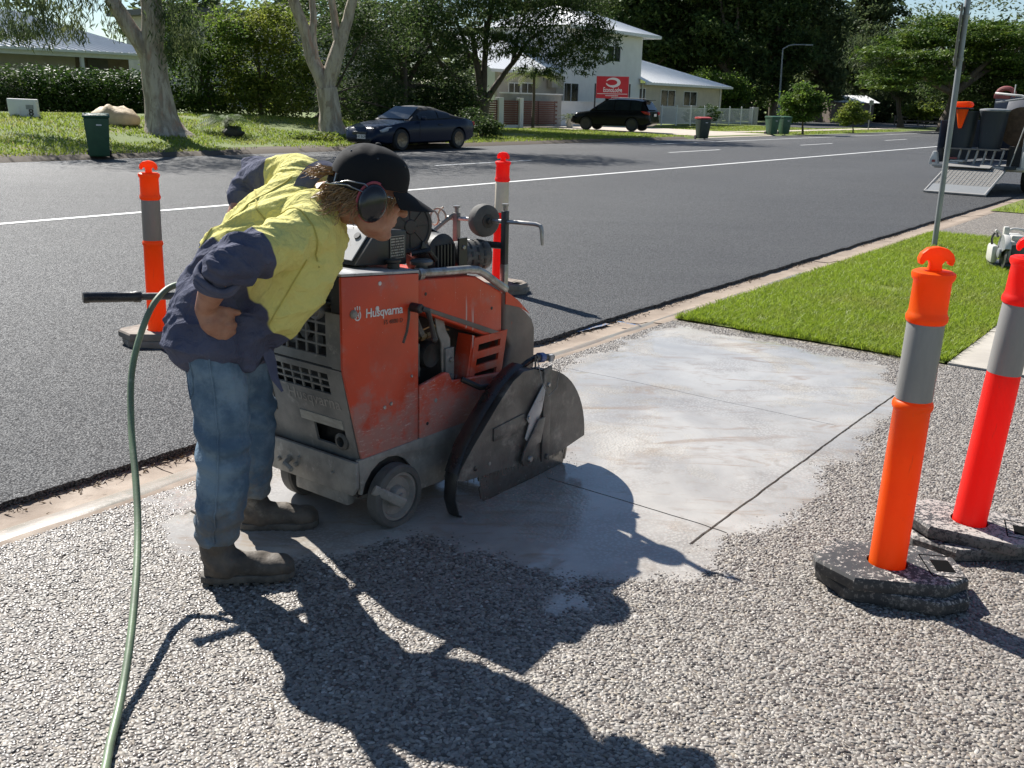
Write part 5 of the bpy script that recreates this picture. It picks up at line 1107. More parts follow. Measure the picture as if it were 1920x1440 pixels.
def mat_rubber(name, speck, lo):
    t = NT(name); co = t.coord(); n1 = t.noise(co, 75, 4, 0.75); z = t.xyz(t.new('ShaderNodeNewGeometry').outputs['Normal'])[2]
    big = t.noise(co, 4, 4); f = t.rng(t.math('ADD', n1, t.math('MULTIPLY', t.math('SUBTRACT', big, 0.5), 0.3)), lo, lo+0.09)
    col = t.mix(t.rng(t.noise(co, 9, 5), 0.35, 0.7), (0.036, 0.036, 0.038), (0.068, 0.066, 0.063)); col = t.mix(t.math('MULTIPLY', f, t.rng(z, 0.1, 0.9, 0.25, 1)), col, speck)
    return t.fin(col, 0.7, None, t.bump(t.noise(co, 60, 5), 0.2, 0.002), 0.4)
M['rub_speck'] = mat_rubber('flecked_rubber', (0.52, 0.47, 0.42), 0.54)
M['rub_dust'] = mat_rubber('dusty_rubber', (0.40, 0.365, 0.33), 0.44)
M['rub_tan'] = pm('dusty_tan_rubber', (0.27, 0.225, 0.18), (0.19, 0.16, 0.13), 10, 0.8, bump=0.3)
OUT = [(-0.245, 0.025), (-0.145, 0.150), (0.155, 0.155), (0.250, 0.075), (0.250, -0.075), (0.155, -0.155), (-0.145, -0.150), (-0.245, -0.025)]
M['hole'] = pm('recess_shade', (0.004, 0.004, 0.004), (0.006, 0.006, 0.006), 5, 0.95, spec=0.05)  # near-black; paints the shade of slots not cut into the rubber
def base_mesh(hole=True):
    bm_o = MB(); th = 0.045
    # slab made of a ring of quads round the post hole; the lift slot is only a dark plate on top
    n = 32; cen = [(0.068*math.cos(2*math.pi*k/n), 0.068*math.sin(2*math.pi*k/n)) for k in range(n)]
    def hit(a):
        d = (math.cos(a), math.sin(a)); best = 9
        for i in range(len(OUT)):
            p, q = OUT[i], OUT[(i+1) % len(OUT)]; ex, ey = q[0]-p[0], q[1]-p[1]; det = d[0]*(-ey)+ex*d[1]
            if abs(det) < 1e-9: continue
            t_ = (p[0]*(-ey)+ex*p[1])/det; s_ = (d[0]*p[1]-d[1]*p[0])/det
            if t_ > 0 and -1e-6 <= s_ <= 1+1e-6: best = min(best, t_)
        return best
    angs = sorted([2*math.pi*k/n for k in range(n)]+[math.atan2(p[1], p[0]) % (2*math.pi) for p in OUT]); m = len(angs); vs = []
    for a in angs:
        r = hit(a); ca, sa = math.cos(a), math.sin(a)
        vs += [(0.068*ca, 0.068*sa, 0), (r*ca*0.985, r*sa*0.985, 0), (r*ca, r*sa, 0.006), (r*ca, r*sa, th-0.010), (r*ca*0.965, r*sa*0.965, th), (0.068*ca, 0.068*sa, th)]
    fs = [(i*6+j, ((i+1) % m)*6+j, ((i+1) % m)*6+(j+1) % 6, i*6+(j+1) % 6) for i in range(m) for j in range(6)]
    return bm_o.raw(vs, fs)
BASE = base_mesh().mesh('rubber_base')
def bollard(loc, rz, pm_, band, rub, label, lower_label, lower_rz, tilt=(0, 0), lower_rub=None, smooth_post=False):
    lb = mesh_obj('rubber_base', BASE.copy(), M[lower_rub or rub], None, 30); lb.location = (loc[0]+0.012, loc[1]-0.01, 0.006); lb.rotation_euler = (0, 0, lower_rz)
    tag(lb, lower_label, 'bollard base', 'spare bases under the bollards')
    t = thing('traffic_bollard', label, 'bollard', (loc[0], loc[1], 0.052), rz, 'bollards round the work area'); t.rotation_euler = (tilt[0], tilt[1], rz)
    b = mesh_obj('base', BASE.copy(), M[rub], t, 30)
    MB().box((0.185, 0, 0.0455), (0.062, 0.085, 0.003)).build('lift_slot_shade', M['hole'], b, 0)
    fr = MB()
    for c, d in (((0.128, 0, 0.0457), (0.004, 0.16, 0.002)), ((0.18, 0.08, 0.0457), (0.10, 0.003, 0.002)), ((0.18, -0.08, 0.0457), (0.10, 0.003, 0.002))): fr.box(c, d)
    fr.build('lift_groove_shade', M['hole'], b, 0)
    r = 0.0605
    pr = [(r*1.0, 0.004), (r*1.0, 0.04), (r*0.985, 0.35), (r*0.965, 0.600)] + ([] if smooth_post else [(r*1.02, 0.604), (r*1.07, 0.612), (r*1.07, 0.622), (r*1.02, 0.630)]) + [(r*0.95, 0.634), (r*0.935, 0.896)] + [(r*1.02, 0.898), (r*1.07, 0.906), (r*1.07, 0.918), (r*1.0, 0.926), (r*0.965, 0.935), (r*0.955, 1.030), (r*1.06, 1.038), (r*1.10, 1.048), (r*1.08, 1.058), (r*0.9, 1.064), (0.0, 1.066)]
    post = MB().lathe(pr, 36).build('post', M[pm_], t, 40)
    MB().lathe([(r*0.968, 0.637), (r*0.953, 0.894)], 36).build('reflective_band', M[band], post, 40) if False else MB().lathe([(r*0.962, 0.638), (r*0.972, 0.642), (r*0.957, 0.890), (r*0.945, 0.894)], 36, closed=True).build('reflective_band', M[band], post, 40)
    # crescent lifting handle
    hd = [(-0.020, 1.060), (0.020, 1.060), (0.017, 1.085), (0.026, 1.098), (0.034, 1.096), (0.040, 1.083), (0.050, 1.082), (0.0545, 1.10), (0.048, 1.118), (0.030, 1.134), (0, 1.140), (-0.030, 1.134), (-0.048, 1.118), (-0.0545, 1.10), (-0.050, 1.082), (-0.040, 1.083), (-0.034, 1.096), (-0.026, 1.098), (-0.017, 1.085)]
    MB().prism(hd, 'y', -0.017, 0.017).build('handle', M[pm_], t, 40, 0.006, 3)
    return t
bollard((1.315, 3.03), R(-6), 'fl_orange', 'band_grey', 'rub_speck', 'orange bollard on flecked black base at the right, nearest the camera', 'lower flecked base under the nearest orange bollard', R(-20), (0, R(0.8)))
bollard((1.765, 3.40), R(-22), 'fl_red', 'band_grey', 'rub_dust', 'red bollard cut by the right edge of the picture', 'lower dusty base under the red bollard at the right edge', R(6), (0, R(3.0)), None, True)
bollard((-0.137, 8.30), R(-30), 'fl_red', 'band_white', 'rub_tan', 'red bollard with white band standing on the road behind the saw', 'lower base on the road under the white-banded bollard', R(-12), (0, R(1.2)))
bollard((-2.36, 6.20), R(8), 'fl_orange', 'band_shaded', 'rub_tan', 'orange bollard with grey band on the road at the far left', 'lower base on the road under the left orange bollard', R(-4), (0, R(1.4)))

# ------------------------------------------------------------ sign pole on the lawn
M['galv'] = pm('galvanised_steel', (0.30, 0.31, 0.31), (0.22, 0.23, 0.235), 14, 0.5, 0.35, bump=0.1, stretch=(1, 1, 0.2))
M['galv_d'] = pm('weathered_board', (0.20, 0.19, 0.17), (0.13, 0.12, 0.11), 12, 0.7)
sp_ = thing('sign_pole', 'thin grey steel signpost leaning on the lawn strip, its sign seen edge-on', 'signpost', (5.10, 11.72, 0.0), R(20)); sp_.rotation_euler = (R(0.6), R(-1.2), R(20))
MB().lathe([(0.032, 0.0), (0.032, 2.82), (0.028, 2.835), (0.0, 2.835)], 16).build('pole', M['galv'], sp_, 40)
sg = MB().box((-0.050, 0.02, 2.43), (0.022, 0.60, 0.66)).build('sign_board', M['galv_d'], sp_, 30, 0.004); sg.rotation_euler = (0, 0, R(-44)); sg.location = (0.0, 0.0, 0)
for z in (2.18, 2.64): MB().lathe([(0.036, -0.02), (0.040, -0.018), (0.040, 0.018), (0.036, 0.02)], 16, (0, 0, z)).box((-0.02, 0.03, z), (0.06, 0.05, 0.03)).build('clamp', M['galv'], sp_, 40)

# ------------------------------------------------------------ cut-off saw on the lawn
M['co_white'] = pm('cutoff_saw_pale', (0.60, 0.58, 0.53), (0.47, 0.455, 0.42), 14, 0.4, spots=((0.2, 0.19, 0.17), 16, 0.6, 0.75))
M['co_dark'] = pm('cutoff_saw_dark', (0.045, 0.045, 0.045), (0.085, 0.083, 0.08), 14, 0.45)
cs = thing('cut_off_saw', 'grey and white petrol cut-off saw standing on the lawn strip', 'cut-off saw', (5.19, 10.20, 0.01), R(75))
# local x forward (away), y left, blade disc in the x-z plane
MB().box((0.10, -0.10, 0.19), (0.36, 0.17, 0.22)).build('engine_body', M['co_white'], cs, 35, 0.03, 3)
MB().box((-0.075, -0.11, 0.18), (0.03, 0.13, 0.16)).build('air_filter_cover', M['co_dark'], cs, 35, 0.012)
MB().box((0.08, -0.10, 0.325), (0.26, 0.13, 0.06)).build('top_cover', M['co_white'], cs, 35, 0.018)
MB().lathe([(0.0, -0.0015), (0.165, -0.0015), (0.168, 0), (0.165, 0.0015), (0, 0.0015)], 40, (-0.13, 0.035, 0.175), (0, 1, 0)).build('cutting_disc', M['co_dark'], cs, 40)
gp = [(-0.13+0.195*math.cos(R(a)), 0.175+0.195*math.sin(R(a))) for a in range(-20, 161, 10)]+[(-0.13-0.06, 0.20), (-0.13+0.06, 0.16)]
MB().prism(gp, 'y', 0.008, 0.016).prism(gp, 'y', 0.056, 0.064).build('disc_guard', M['galv'], cs, 35)
rim = MB().tube([(x, 0.036, z) for x, z in gp[:-2]], [(0.004, 0.030)]*19, 8, True, 1, (0, 0, 1)); rim.build('guard_rim', M['co_white'], cs, 50)
MB().box((-0.10, 0.036, 0.40), (0.07, 0.055, 0.10)).build('guard_grip', M['co_white'], cs, 35, 0.012)
MB().lathe([(0.055, 0), (0.055, 0.02), (0.03, 0.03), (0, 0.03)], 16, (-0.13, 0.066, 0.175), (0, 1, 0)).build('disc_hub', M['galv'], cs, 40)
MB().tube(catmull([(0.10, 0.0, 0.34), (0.10, -0.05, 0.40), (0.10, -0.13, 0.405), (0.10, -0.20, 0.385), (0.09, -0.225, 0.32), (0.08, -0.225, 0.18), (0.07, -0.20, 0.08)]), 0.016, 10).build('front_handle', M['co_white'], cs, 50)
MB().box((0.06, 0.105, 0.15), (0.26, 0.07, 0.19)).build('belt_cover', M['co_white'], cs, 35, 0.03)
MB().tube(catmull([(0.06, 0.12, 0.24), (0.05, 0.13, 0.31), (0.02, 0.11, 0.37), (-0.02, 0.09, 0.33)]), 0.012, 8).build('water_line', M['co_dark'], cs, 50)
MB().tube([(0.0, 0.06, 0.36), (-0.01, 0.12, 0.40)], 0.012, 8).build('throttle_lever', M['co_white'], cs, 50)
MB().box((0.10, 0.0, 0.03), (0.36, 0.22, 0.05)).build('foot', M['co_dark'], cs, 35, 0.012)

# ------------------------------------------------------------ open work trailer by the kerb
M['alu'] = pm('tread_aluminium', (0.40, 0.39, 0.37), (0.27, 0.262, 0.25), 10, 0.45, 0.3, bump=0.2)
M['tr_white'] = pm('trailer_white', (0.62, 0.61, 0.58), (0.50, 0.49, 0.46), 8, 0.5)
M['bin_blue'] = pm('dark_blue_tub', (0.015, 0.024, 0.032), (0.026, 0.035, 0.042), 6, 0.65, bump=0.1, spots=((0.15, 0.16, 0.165), 12, 0.62, 0.78))
M['tr_blue'] = pm('trailer_navy', (0.020, 0.030, 0.055), (0.035, 0.045, 0.07), 6, 0.5)
M['spool'] = pm('brown_timber_reel', (0.105, 0.066, 0.034), (0.066, 0.042, 0.023), 8, 0.8, bump=0.2)
M['pinkred'] = pm('faded_red_tool', (0.30, 0.075, 0.07), (0.22, 0.06, 0.055), 10, 0.6)
M['rubber'] = pm('tyre_rubber', (0.018, 0.018, 0.018), (0.03, 0.03, 0.03), 12, 0.85)
TRL = W(22.0, 4.66, 0); TRZ = R(48)
tr = thing('work_trailer', 'open tool trailer with lowered mesh ramp parked by the kerb', 'trailer', (TRL.x, TRL.y, 0.008), TRZ)
def T(mb, name, mat, parent=None, smooth=35, bevel=0.0): return mb.build(name, M[mat], parent or tr, smooth, bevel)
T(MB().box((1.7, 0, 0.475), (3.4, 1.74, 0.07)), 'tray_floor', 'alu', None, 30, 0.005)
T(MB().prism([(-0.90, 0.53), (0.90, 0.53), (0.90, 0.47), (0.55, 0.44), (-0.55, 0.44), (-0.90, 0.47)], 'x', -0.05, -0.002), 'rear_beam', 'alu', None, 30, 0.004)
T(MB().prism([(0.0, 0.535), (0.0, 0.548), (-0.20, 0.500), (-0.20, 0.490)], 'y', -0.30, 0.58), 'ramp_hinge_plate', 'alu')
lb = T(MB().prism([(0.80, 0.50), (0.98, 0.50), (0.98, 0.62), (0.93, 0.78), (0.86, 0.78)], 'x', -0.03, 0.10), 'light_box', 'tr_white', None, 30, 0.012)
T(MB().box((-0.033, 0.89, 0.58), (0.006, 0.07, 0.05)), 'tail_light', 'pinkred', lb)
T(MB().box((-0.033, -0.89, 0.66), (0.01, 0.12, 0.36)), 'rear_post', 'tr_white', None, 30, 0.008)
T(MB().prism([(-0.95, 0.50), (-0.80, 0.50), (-0.80, 1.10), (-0.86, 1.35), (-0.95, 1.35)], 'x', -0.02, 1.8), 'tool_cabinet', 'galv', None, 30, 0.01)
T(MB().tube([(-0.045, -0.86, 0.86), (-0.06, -0.95, 0.87)], 0.012, 6), 'cabinet_latch', 'alu')
T(MB().box((1.7, 0.87, 0.98), (3.3, 0.03, 0.86)), 'side_wall', 'tr_blue', None, 30, 0.004)
T(MB().box((3.35, 0, 1.25), (0.05, 1.7, 1.45)), 'front_wall', 'tr_blue', None, 30, 0.004)
T(MB().prism([(0.95, 1.30), (3.3, 1.30), (3.3, 1.86), (1.25, 1.86)], 'y', -0.84, -0.05), 'canopy_box', 'tr_blue', None, 30, 0.01)
T(MB().tube([(0.6, -0.84, 1.30), (0.62, -0.80, 1.78), (0.70, -0.78, 1.93), (0.9, -0.76, 1.985), (3.0, -0.74, 1.99)], 0.026, 10), 'roof_frame', 'tr_white', None, 50); T(MB().tube([(0.62, -0.80, 1.80), (0.64, -0.45, 1.93), (0.66, 0.0, 1.97), (0.8, 0.1, 1.98)], 0.022, 10), 'roof_frame', 'tr_white', None, 50)
T(MB().tube([(1.0, -0.2, 1.95), (1.0, -0.2, 2.16)], 0.012, 6), 'aerial', 'tr_white')
T(MB().tube([(0.7, 0.05, 1.79), (0.7, -0.86, 1.94)], 0.018, 6), 'rack_bar', 'galv')
for sy in (0.80, -0.80):
    for x in (1.35,):
        w = T(MB().lathe([(0.17, -0.09), (0.29, -0.09), (0.315, -0.06), (0.315, 0.06), (0.29, 0.09), (0.17, 0.09)], 28, (x-0.5, sy, 0.315), (0, 1, 0)), 'wheel', 'rubber', None, 40); T(MB().lathe([(0.0, -0.05), (0.17, -0.06), (0.18, 0.06), (0, 0.05)], 20, (x-0.5, sy, 0.315), (0, 1, 0)), 'rim', 'galv', w, 40)
rmp = bpy.data.objects.new('ramp', None); link(rmp, tr); RA = Vector((-0.02, 0, 0.50)); RBt = Vector((-1.18, 0, 0.035)); rd = (RBt-RA)
for y in (-0.58, 0.58): T(MB().tube([RA+Vector((0, y, 0)), RBt+Vector((0, y, 0))], 0.024, 8), 'ramp_rail', 'alu', rmp)
for k in range(9):
    p = RA+rd*(0.06+k*0.078); T(MB().tube([p+Vector((0, -0.58, 0)), p+Vector((0, 0.58, 0))], 0.007, 5), 'ramp_bar', 'galv', rmp, 60)
for k in range(15):
    y = -0.54+k*1.08/14; T(MB().tube([RA+rd*0.04+Vector((0, y, 0.004)), RA+rd*0.70+Vector((0, y, 0.004))], 0.006, 5), 'ramp_bar', 'galv', rmp, 60)
nn = Vector((-rd.z, 0, rd.x)).normalized(); Mr = Matrix((rd.normalized(), Vector((0, 1, 0)), rd.normalized().cross(Vector((0, 1, 0))))).transposed()
T(MB().box(RA+rd*0.38, (rd.length*0.68, 1.12, 0.004), Mr), 'ramp_mesh_plate', 'galv_d', rmp); T(MB().box(RA+rd*0.85, (rd.length*0.27, 1.12, 0.012), Mr), 'ramp_foot_plate', 'galv', rmp, 30)
T(MB().box(RBt, (0.05, 1.2, 0.035), Mr), 'ramp_toe', 'alu', rmp)
T(MB().tube([(-0.02, -0.62, 0.52), (0.06, -0.80, 1.55)], 0.012, 6), 'ramp_strut', 'alu'); T(MB().box((-0.06, -0.66, 0.515), (0.20, 0.20, 0.05)), 'ramp_bracket', 'bin_blue')
for k in range(6): T(MB().box((0.32, 0.50-k*0.17, 0.68), (0.05, 0.035, 0.34), Matrix.Rotation(R(10), 3, 'X')), 'rack_leg', 'alu')
T(MB().box((0.55, 0.25, 0.845), (0.65, 1.15, 0.03)), 'rack_shelf', 'galv_d')
for i, (y, ln, z) in enumerate(((0.55, 0.5, 0.56), (0.48, 0.42, 0.60), (0.62, 0.35, 0.65))): T(MB().box((0.25, y, z), (0.35, ln*0.6, 0.03), Matrix.Rotation(R(12*i-8), 3, 'Z')), 'loose_plank', 'tr_white' if i < 2 else 'pinkred')
def w2(x, y, z): return tuple(Matrix.Translation((TRL.x, TRL.y, 0.008)) @ Matrix.Rotation(TRZ, 4, 'Z') @ Vector((x, y, z)))
def tub(loc, lid, label):
    t = thing('storage_tub', label, 'tub', loc, TRZ, 'tubs on the trailer rack')
    vs = []; nn_ = 20
    for r_, z in ((0.20, 0), (0.225, 0.30), (0.25, 0.70), (0.262, 0.72), (0.262, 0.75)):
        for k in range(nn_):
            a = 2*math.pi*k/nn_; c_, s_ = math.cos(a), math.sin(a); vs.append((r_*math.copysign(abs(c_)**0.6, c_), r_*math.copysign(abs(s_)**0.6, s_), z))
    MB().raw(vs, [(i*nn_+k, i*nn_+(k+1) % nn_, (i+1)*nn_+(k+1) % nn_, (i+1)*nn_+k) for i in range(4) for k in range(nn_)]+[tuple(range(nn_))[::-1], tuple(80+k for k in range(nn_))]).build('tub_body', M['bin_blue'], t, 40)
    if lid: MB().lathe([(0.285, 0.0), (0.295, 0.015), (0.29, 0.04), (0.2, 0.055), (0, 0.06)], 24, (0, 0, 0.751)).build('lid', M['galv'], t, 40)
    return t
tub(w2(0.46, 0.54, 0.861), False, 'open dark blue tub on the trailer rack, with the cone hung beside it'); tub(w2(0.52, -0.02, 0.861), True, 'dark blue tub with grey lid on the trailer rack')
rl = thing('timber_reel', 'round brown timber reel standing inside the open trailer', 'reel', w2(0.85, -0.46, 0.512), TRZ)
for x in (0.0, 0.30): MB().lathe([(0.0, -0.012), (0.40, -0.012), (0.40, 0.012), (0, 0.012)], 40, (x, 0, 0.80), (1, 0, 0)).build('flange', M['spool'], rl, 30)
MB().lathe([(0.2, 0), (0.2, 0.3)], 24, (0, 0, 0.80), (1, 0, 0)).build('core', M['spool'], rl, 30); MB().box((0.15, 0, 0.20), (0.34, 0.30, 0.40)).build('reel_stand', M['dark'], rl, 30)
cn = thing('traffic_cone', 'orange traffic cone hung upside down at the back of the trailer', 'cone', w2(0.17, 0.52, 1.26), TRZ)
MB().lathe([(0.0, 0.0), (0.03, 0.0), (0.045, 0.05), (0.115, 0.36), (0.12, 0.38), (0.0, 0.385)], 24).build('cone_body', M['fl_orange'], cn, 40); MB().box((0, 0, 0.40), (0.34, 0.34, 0.028)).build('cone_base', M['blackp'], cn, 30, 0.006)
cv = MB().prism([(-0.17, 0), (0.17, 0), (0.20, 0.05), (0.12, 0.11), (-0.14, 0.12), (-0.20, 0.06)], 'x', -0.12, 0.12).build('folded_vest', M['fl_orange'], None, 30, 0.03); cv.location = w2(0.17, 0.52, 1.68); cv.rotation_euler = (0, 0, TRZ); tag(cv, 'bright orange folded cloth lying on top of the hung cone', 'cloth')
rt = thing('red_tool', 'faded red looped tool lying on top of the trailer', 'tool', w2(1.05, -0.02, 1.862), TRZ)
MB().tube([(0, 0.16*math.cos(a), 0.11+0.11*math.sin(a)) for a in [R(x) for x in range(-30, 211, 20)]], 0.05, 8).build('loop', M['pinkred'], rt, 40); MB().box((0, 0.06, 0.06), (0.10, 0.32, 0.10)).build('grip', M['pinkred'], rt, 30, 0.02)
# ------------------------------------------------------------ helpers for placing distant things at their depth
_f = Vector((0, math.cos(PITCH), -math.sin(PITCH))); _u0 = Vector((0, math.sin(PITCH), math.cos(PITCH)))
_r = Vector((1, 0, 0))*math.cos(ROLL)+_u0*math.sin(ROLL); _u = _u0*math.cos(ROLL)-Vector((1, 0, 0))*math.sin(ROLL)
def ray(x, y): return _f*FPX+_r*(x-960)-_u*(y-720)
def at(x, y, Y): d = ray(x, y); p = d*(Y/d.y); p.z += CAMH; return p
def on_v(x, y, v):
    d = ray(x, y); p = d*(v/d.dot(N)); return p.dot(U), p.z+CAMH
# ------------------------------------------------------------ vegetation
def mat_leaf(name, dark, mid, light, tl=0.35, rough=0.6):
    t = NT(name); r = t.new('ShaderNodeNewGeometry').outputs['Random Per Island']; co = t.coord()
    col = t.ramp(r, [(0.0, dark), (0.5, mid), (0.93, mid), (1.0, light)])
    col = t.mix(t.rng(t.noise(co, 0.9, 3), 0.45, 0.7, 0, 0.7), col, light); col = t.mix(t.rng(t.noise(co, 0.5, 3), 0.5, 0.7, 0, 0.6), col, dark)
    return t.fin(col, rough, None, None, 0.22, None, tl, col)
M['lf_euc'] = mat_leaf('eucalypt_leaf', (0.050, 0.073, 0.033), (0.102, 0.135, 0.060), (0.192, 0.216, 0.088), 0.4)
M['lf_green'] = mat_leaf('broad_green_leaf', (0.037, 0.075, 0.015), (0.090, 0.158, 0.027), (0.240, 0.320, 0.048), 0.55)
M['lf_dark'] = mat_leaf('dark_green_leaf', (0.024, 0.046, 0.014), (0.058, 0.098, 0.028), (0.15, 0.19, 0.055), 0.45)
M['lf_far'] = mat_leaf('far_grey_green_leaf', (0.042, 0.062, 0.028), (0.092, 0.128, 0.052), (0.18, 0.205, 0.085), 0.45)
M['lf_yel'] = mat_leaf('yellow_green_leaf', (0.069, 0.106, 0.018), (0.150, 0.203, 0.033), (0.304, 0.320, 0.056), 0.55)
M['lf_hedge'] = mat_leaf('glossy_hedge_leaf', (0.022, 0.050, 0.010), (0.054, 0.105, 0.018), (0.144, 0.208, 0.048), 0.3, 0.5)
def mat_bark(name, a, b, c):
    t = NT(name); co = t.coord(); cm = t.mapped(co, (1, 1, 0.28))
    col = t.mix(t.rng(t.noise(cm, 5, 6, 0.65, 0.8), 0.38, 0.62), a, b); col = t.mix(t.rng(t.noise(cm, 3, 5, 0.6), 0.58, 0.7), col, c)
    col = t.mix(t.rng(t.noise(t.mapped(co, (1, 1, 0.12)), 16, 6, 0.75), 0.56, 0.68, 0, 0.85), col, tuple(x*0.25 for x in a))
    return t.fin(col, 0.85, None, t.bump(t.noise(cm, 14, 6, 0.65), 1.0, 0.06))
M['bark_pale'] = mat_bark('paperbark', (0.50, 0.43, 0.35), (0.29, 0.235, 0.185), (0.40, 0.245, 0.175))
M['bark_dark'] = mat_bark('brown_bark', (0.115, 0.09, 0.066), (0.075, 0.058, 0.043), (0.15, 0.12, 0.09))
def leaf_cloud(pts, size, aspect, seed, droop=0.0, up=0.6, fold=0.0):
    rg = np.random.default_rng(seed); n = len(pts)
    d = rg.normal(0, 1, (n, 3)); d[:, 2] = d[:, 2]*(0.5) - droop*2.2; d /= np.linalg.norm(d, axis=1)[:, None]
    nr = rg.normal(0, 1, (n, 3)); nr[:, 2] = np.abs(nr[:, 2])+up; s = np.cross(d, nr); s /= np.maximum(np.linalg.norm(s, axis=1), 1e-6)[:, None]
    L = size*rg.uniform(0.6, 1.35, n)[:, None]; Wd = L*aspect
    v = np.stack([pts-d*L*0.5, pts+s*Wd*0.5-d*L*0.05, pts+d*L*0.5, pts-s*Wd*0.5-d*L*0.05], 1).reshape(-1, 3)
    return v, np.arange(n*4).reshape(n, 4)
def crown_pts(blobs, n, seed, shell=0.72, sub=26, tight=0.26, flat=0.7):
    rg = np.random.default_rng(seed); out = []
    wt = np.array([b[3]*b[4]*b[5] for b in blobs])**0.67; wt /= wt.sum()
    for b, w in zip(blobs, wt):
        c = np.array(b[:3]); r = np.array(b[3:6]); k = int(n*w); m = max(6, int(sub*(len(b) > 6 and b[6] or 1)))
        dr = rg.normal(0, 1, (m, 3)); dr /= np.linalg.norm(dr, axis=1)[:, None]; rad = shell+(1-shell)*rg.random(m)**0.5; rad[rg.random(m) < 0.25] *= 0.55
        cc = c+dr*r*rad[:, None]; idx = rg.integers(0, m, k)
        g = rg.normal(0, 1, (k, 3))*(r*tight)*rg.uniform(0.6, 1.2, m)[idx][:, None]; g[:, 2] *= flat; out.append(cc[idx]+g)
    return np.concatenate(out)
def foliage(name, blobs, n, size, aspect, mat, seed, parent, origin, droop=0.0, up=0.6, **kw):
    seed = int(seed); p = crown_pts(blobs, n, seed, **kw); v, f = leaf_cloud(p, size, aspect, seed+1, droop, up)
    v = v-np.array(origin)[None, :]
    return mesh_obj(name, fast_mesh(name, v, f), M[mat], parent, 0)
def limb_path(a, b, sag=0.0, k=7, wob_=0.06, seed=0.0):
    a = Vector(a); b = Vector(b); L = (b-a).length; out = []
    for i in range(k+1):
        t = i/k; p = a.lerp(b, t); q = Vector((noise.noise((seed+t*2.2, 0, 1)), noise.noise((seed, t*2.2, 5)), noise.noise((3, seed, t*2.2))*0.4))*L*wob_*math.sin(math.pi*min(t*1.2, 1))
        p = p+q+Vector((0, 0, sag*math.sin(math.pi*t))); out.append(p)
    return out
def trunk(mb, path, r0, r1, flare=0.0, n=14, rough=0.08, seed=0.0):
    m = len(path); path = [Vector(p) for p in path]; o = len(mb.v); rs = []
    for i in range(m):
        t = i/(m-1); rs.append(r0*(1-t)+r1*t + flare*math.exp(-t*9))
    mb.tube(path, rs, n)
    for i in range(m):
        for k in range(n):
            p = Vector(mb.v[o+i*n+k]); c = path[i]; d = p-c
            a = math.atan2(d.y, d.x); g = 1+rough*noise.noise((math.cos(a)*1.6+seed, math.sin(a)*1.6, p.z*0.9))*2 + (0.35*max(0, math.sin(a*4+seed))*math.exp(-i*1.2) if flare else 0)
            mb.v[o+i*n+k] = tuple(c+d*g)
    return mb
def tree(name, label, base, limbs, blobs, n, size, aspect, leaf, bark, seed, droop=0.0, up=0.6, group=None, flare=0.15, **kw):
    base = Vector(base); t = thing(name, label, 'tree', base, 0, group); mb = MB()
    for i, (a, b, r0, r1, sag) in enumerate(limbs): trunk(mb, [p-base for p in limb_path(a, b, sag, 10, 0.05, seed+i*3.7)], r0, r1, flare if i == 0 else 0, 14 if r0 > 0.2 else 9, 0.08, seed+i)
    mb.build('trunk', M[bark], t, 60)
    foliage('crown', blobs, n, size, aspect, leaf, seed*7+3, t, base, droop, up, **kw); return t
def g_at(x, y, Y):   # standing point on the far ground under a pixel column
    p = at(x, y, Y); q = Vector((p.x, p.y, 0)); q.z = far_z(q.dot(U), q.dot(N)); return q
V3 = Vector
# big pale gum on the left
b1 = V3((-10.87, 30.52, 0.40)); fk = at(262, 98, 30.4)
l1 = [(b1-V3((0, 0, 0.2)), at(285, 100, 30.5), 0.50, 0.36, 0), (at(285, 100, 30.5), at(283, -60, 30.3), 0.35, 0.28, 0), (at(283, -60, 30.3), at(330, -420, 31), 0.27, 0.08, 0), (at(286, 125, 30.5), at(205, -5, 30.0), 0.24, 0.2, 0.1), (at(205, -5, 30.0), at(60, -230, 29.2), 0.19, 0.06, 0.3), (at(283, -60, 30.3), at(480, -260, 30.6), 0.16, 0.05, 0.2), (at(120, -140, 29.5), at(20, -20, 29), 0.05, 0.02, 0.3)]
bl1 = [tuple(at(x, y, Y))+r for x, y, Y, r in [(50, 25, 29.3, (1.3, 1.0, 0.75)), (110, 15, 29.2, (0.9, 0.8, 0.8)), (15, 10, 29, (1.2, 0.9, 0.8)), (70, 70, 29.2, (0.45, 0.4, 0.42)), (20, 62, 29.2, (0.7, 0.5, 0.3)), (140, 60, 29.3, (0.35, 0.4, 0.45)), (60, -120, 29.5, (2.2, 1.8, 1.2)), (325, 20, 30.0, (0.65, 0.6, 1.1)), (355, 90, 30.2, (0.45, 0.45, 1.1)), (318, 55, 30, (0.45, 0.4, 1.1)), (215, 40, 30.9, (0.3, 0.4, 0.55)), (175, -20, 30, (0.8, 0.7, 0.6)), (330, -300, 31, (3.0, 2.8, 2.2)), (480, -260, 30.6, (2.2, 2.0, 1.6)), (180, -300, 30, (2.6, 2.4, 1.8))]]
tree('gum_tree', 'huge pale-barked forked gum tree beside the green bin', b1, l1, bl1, 26000, 0.21, 0.17, 'lf_euc', 'bark_pale', 1.0, 0.9, 0.2, 'trees along the far verge', 0.32)
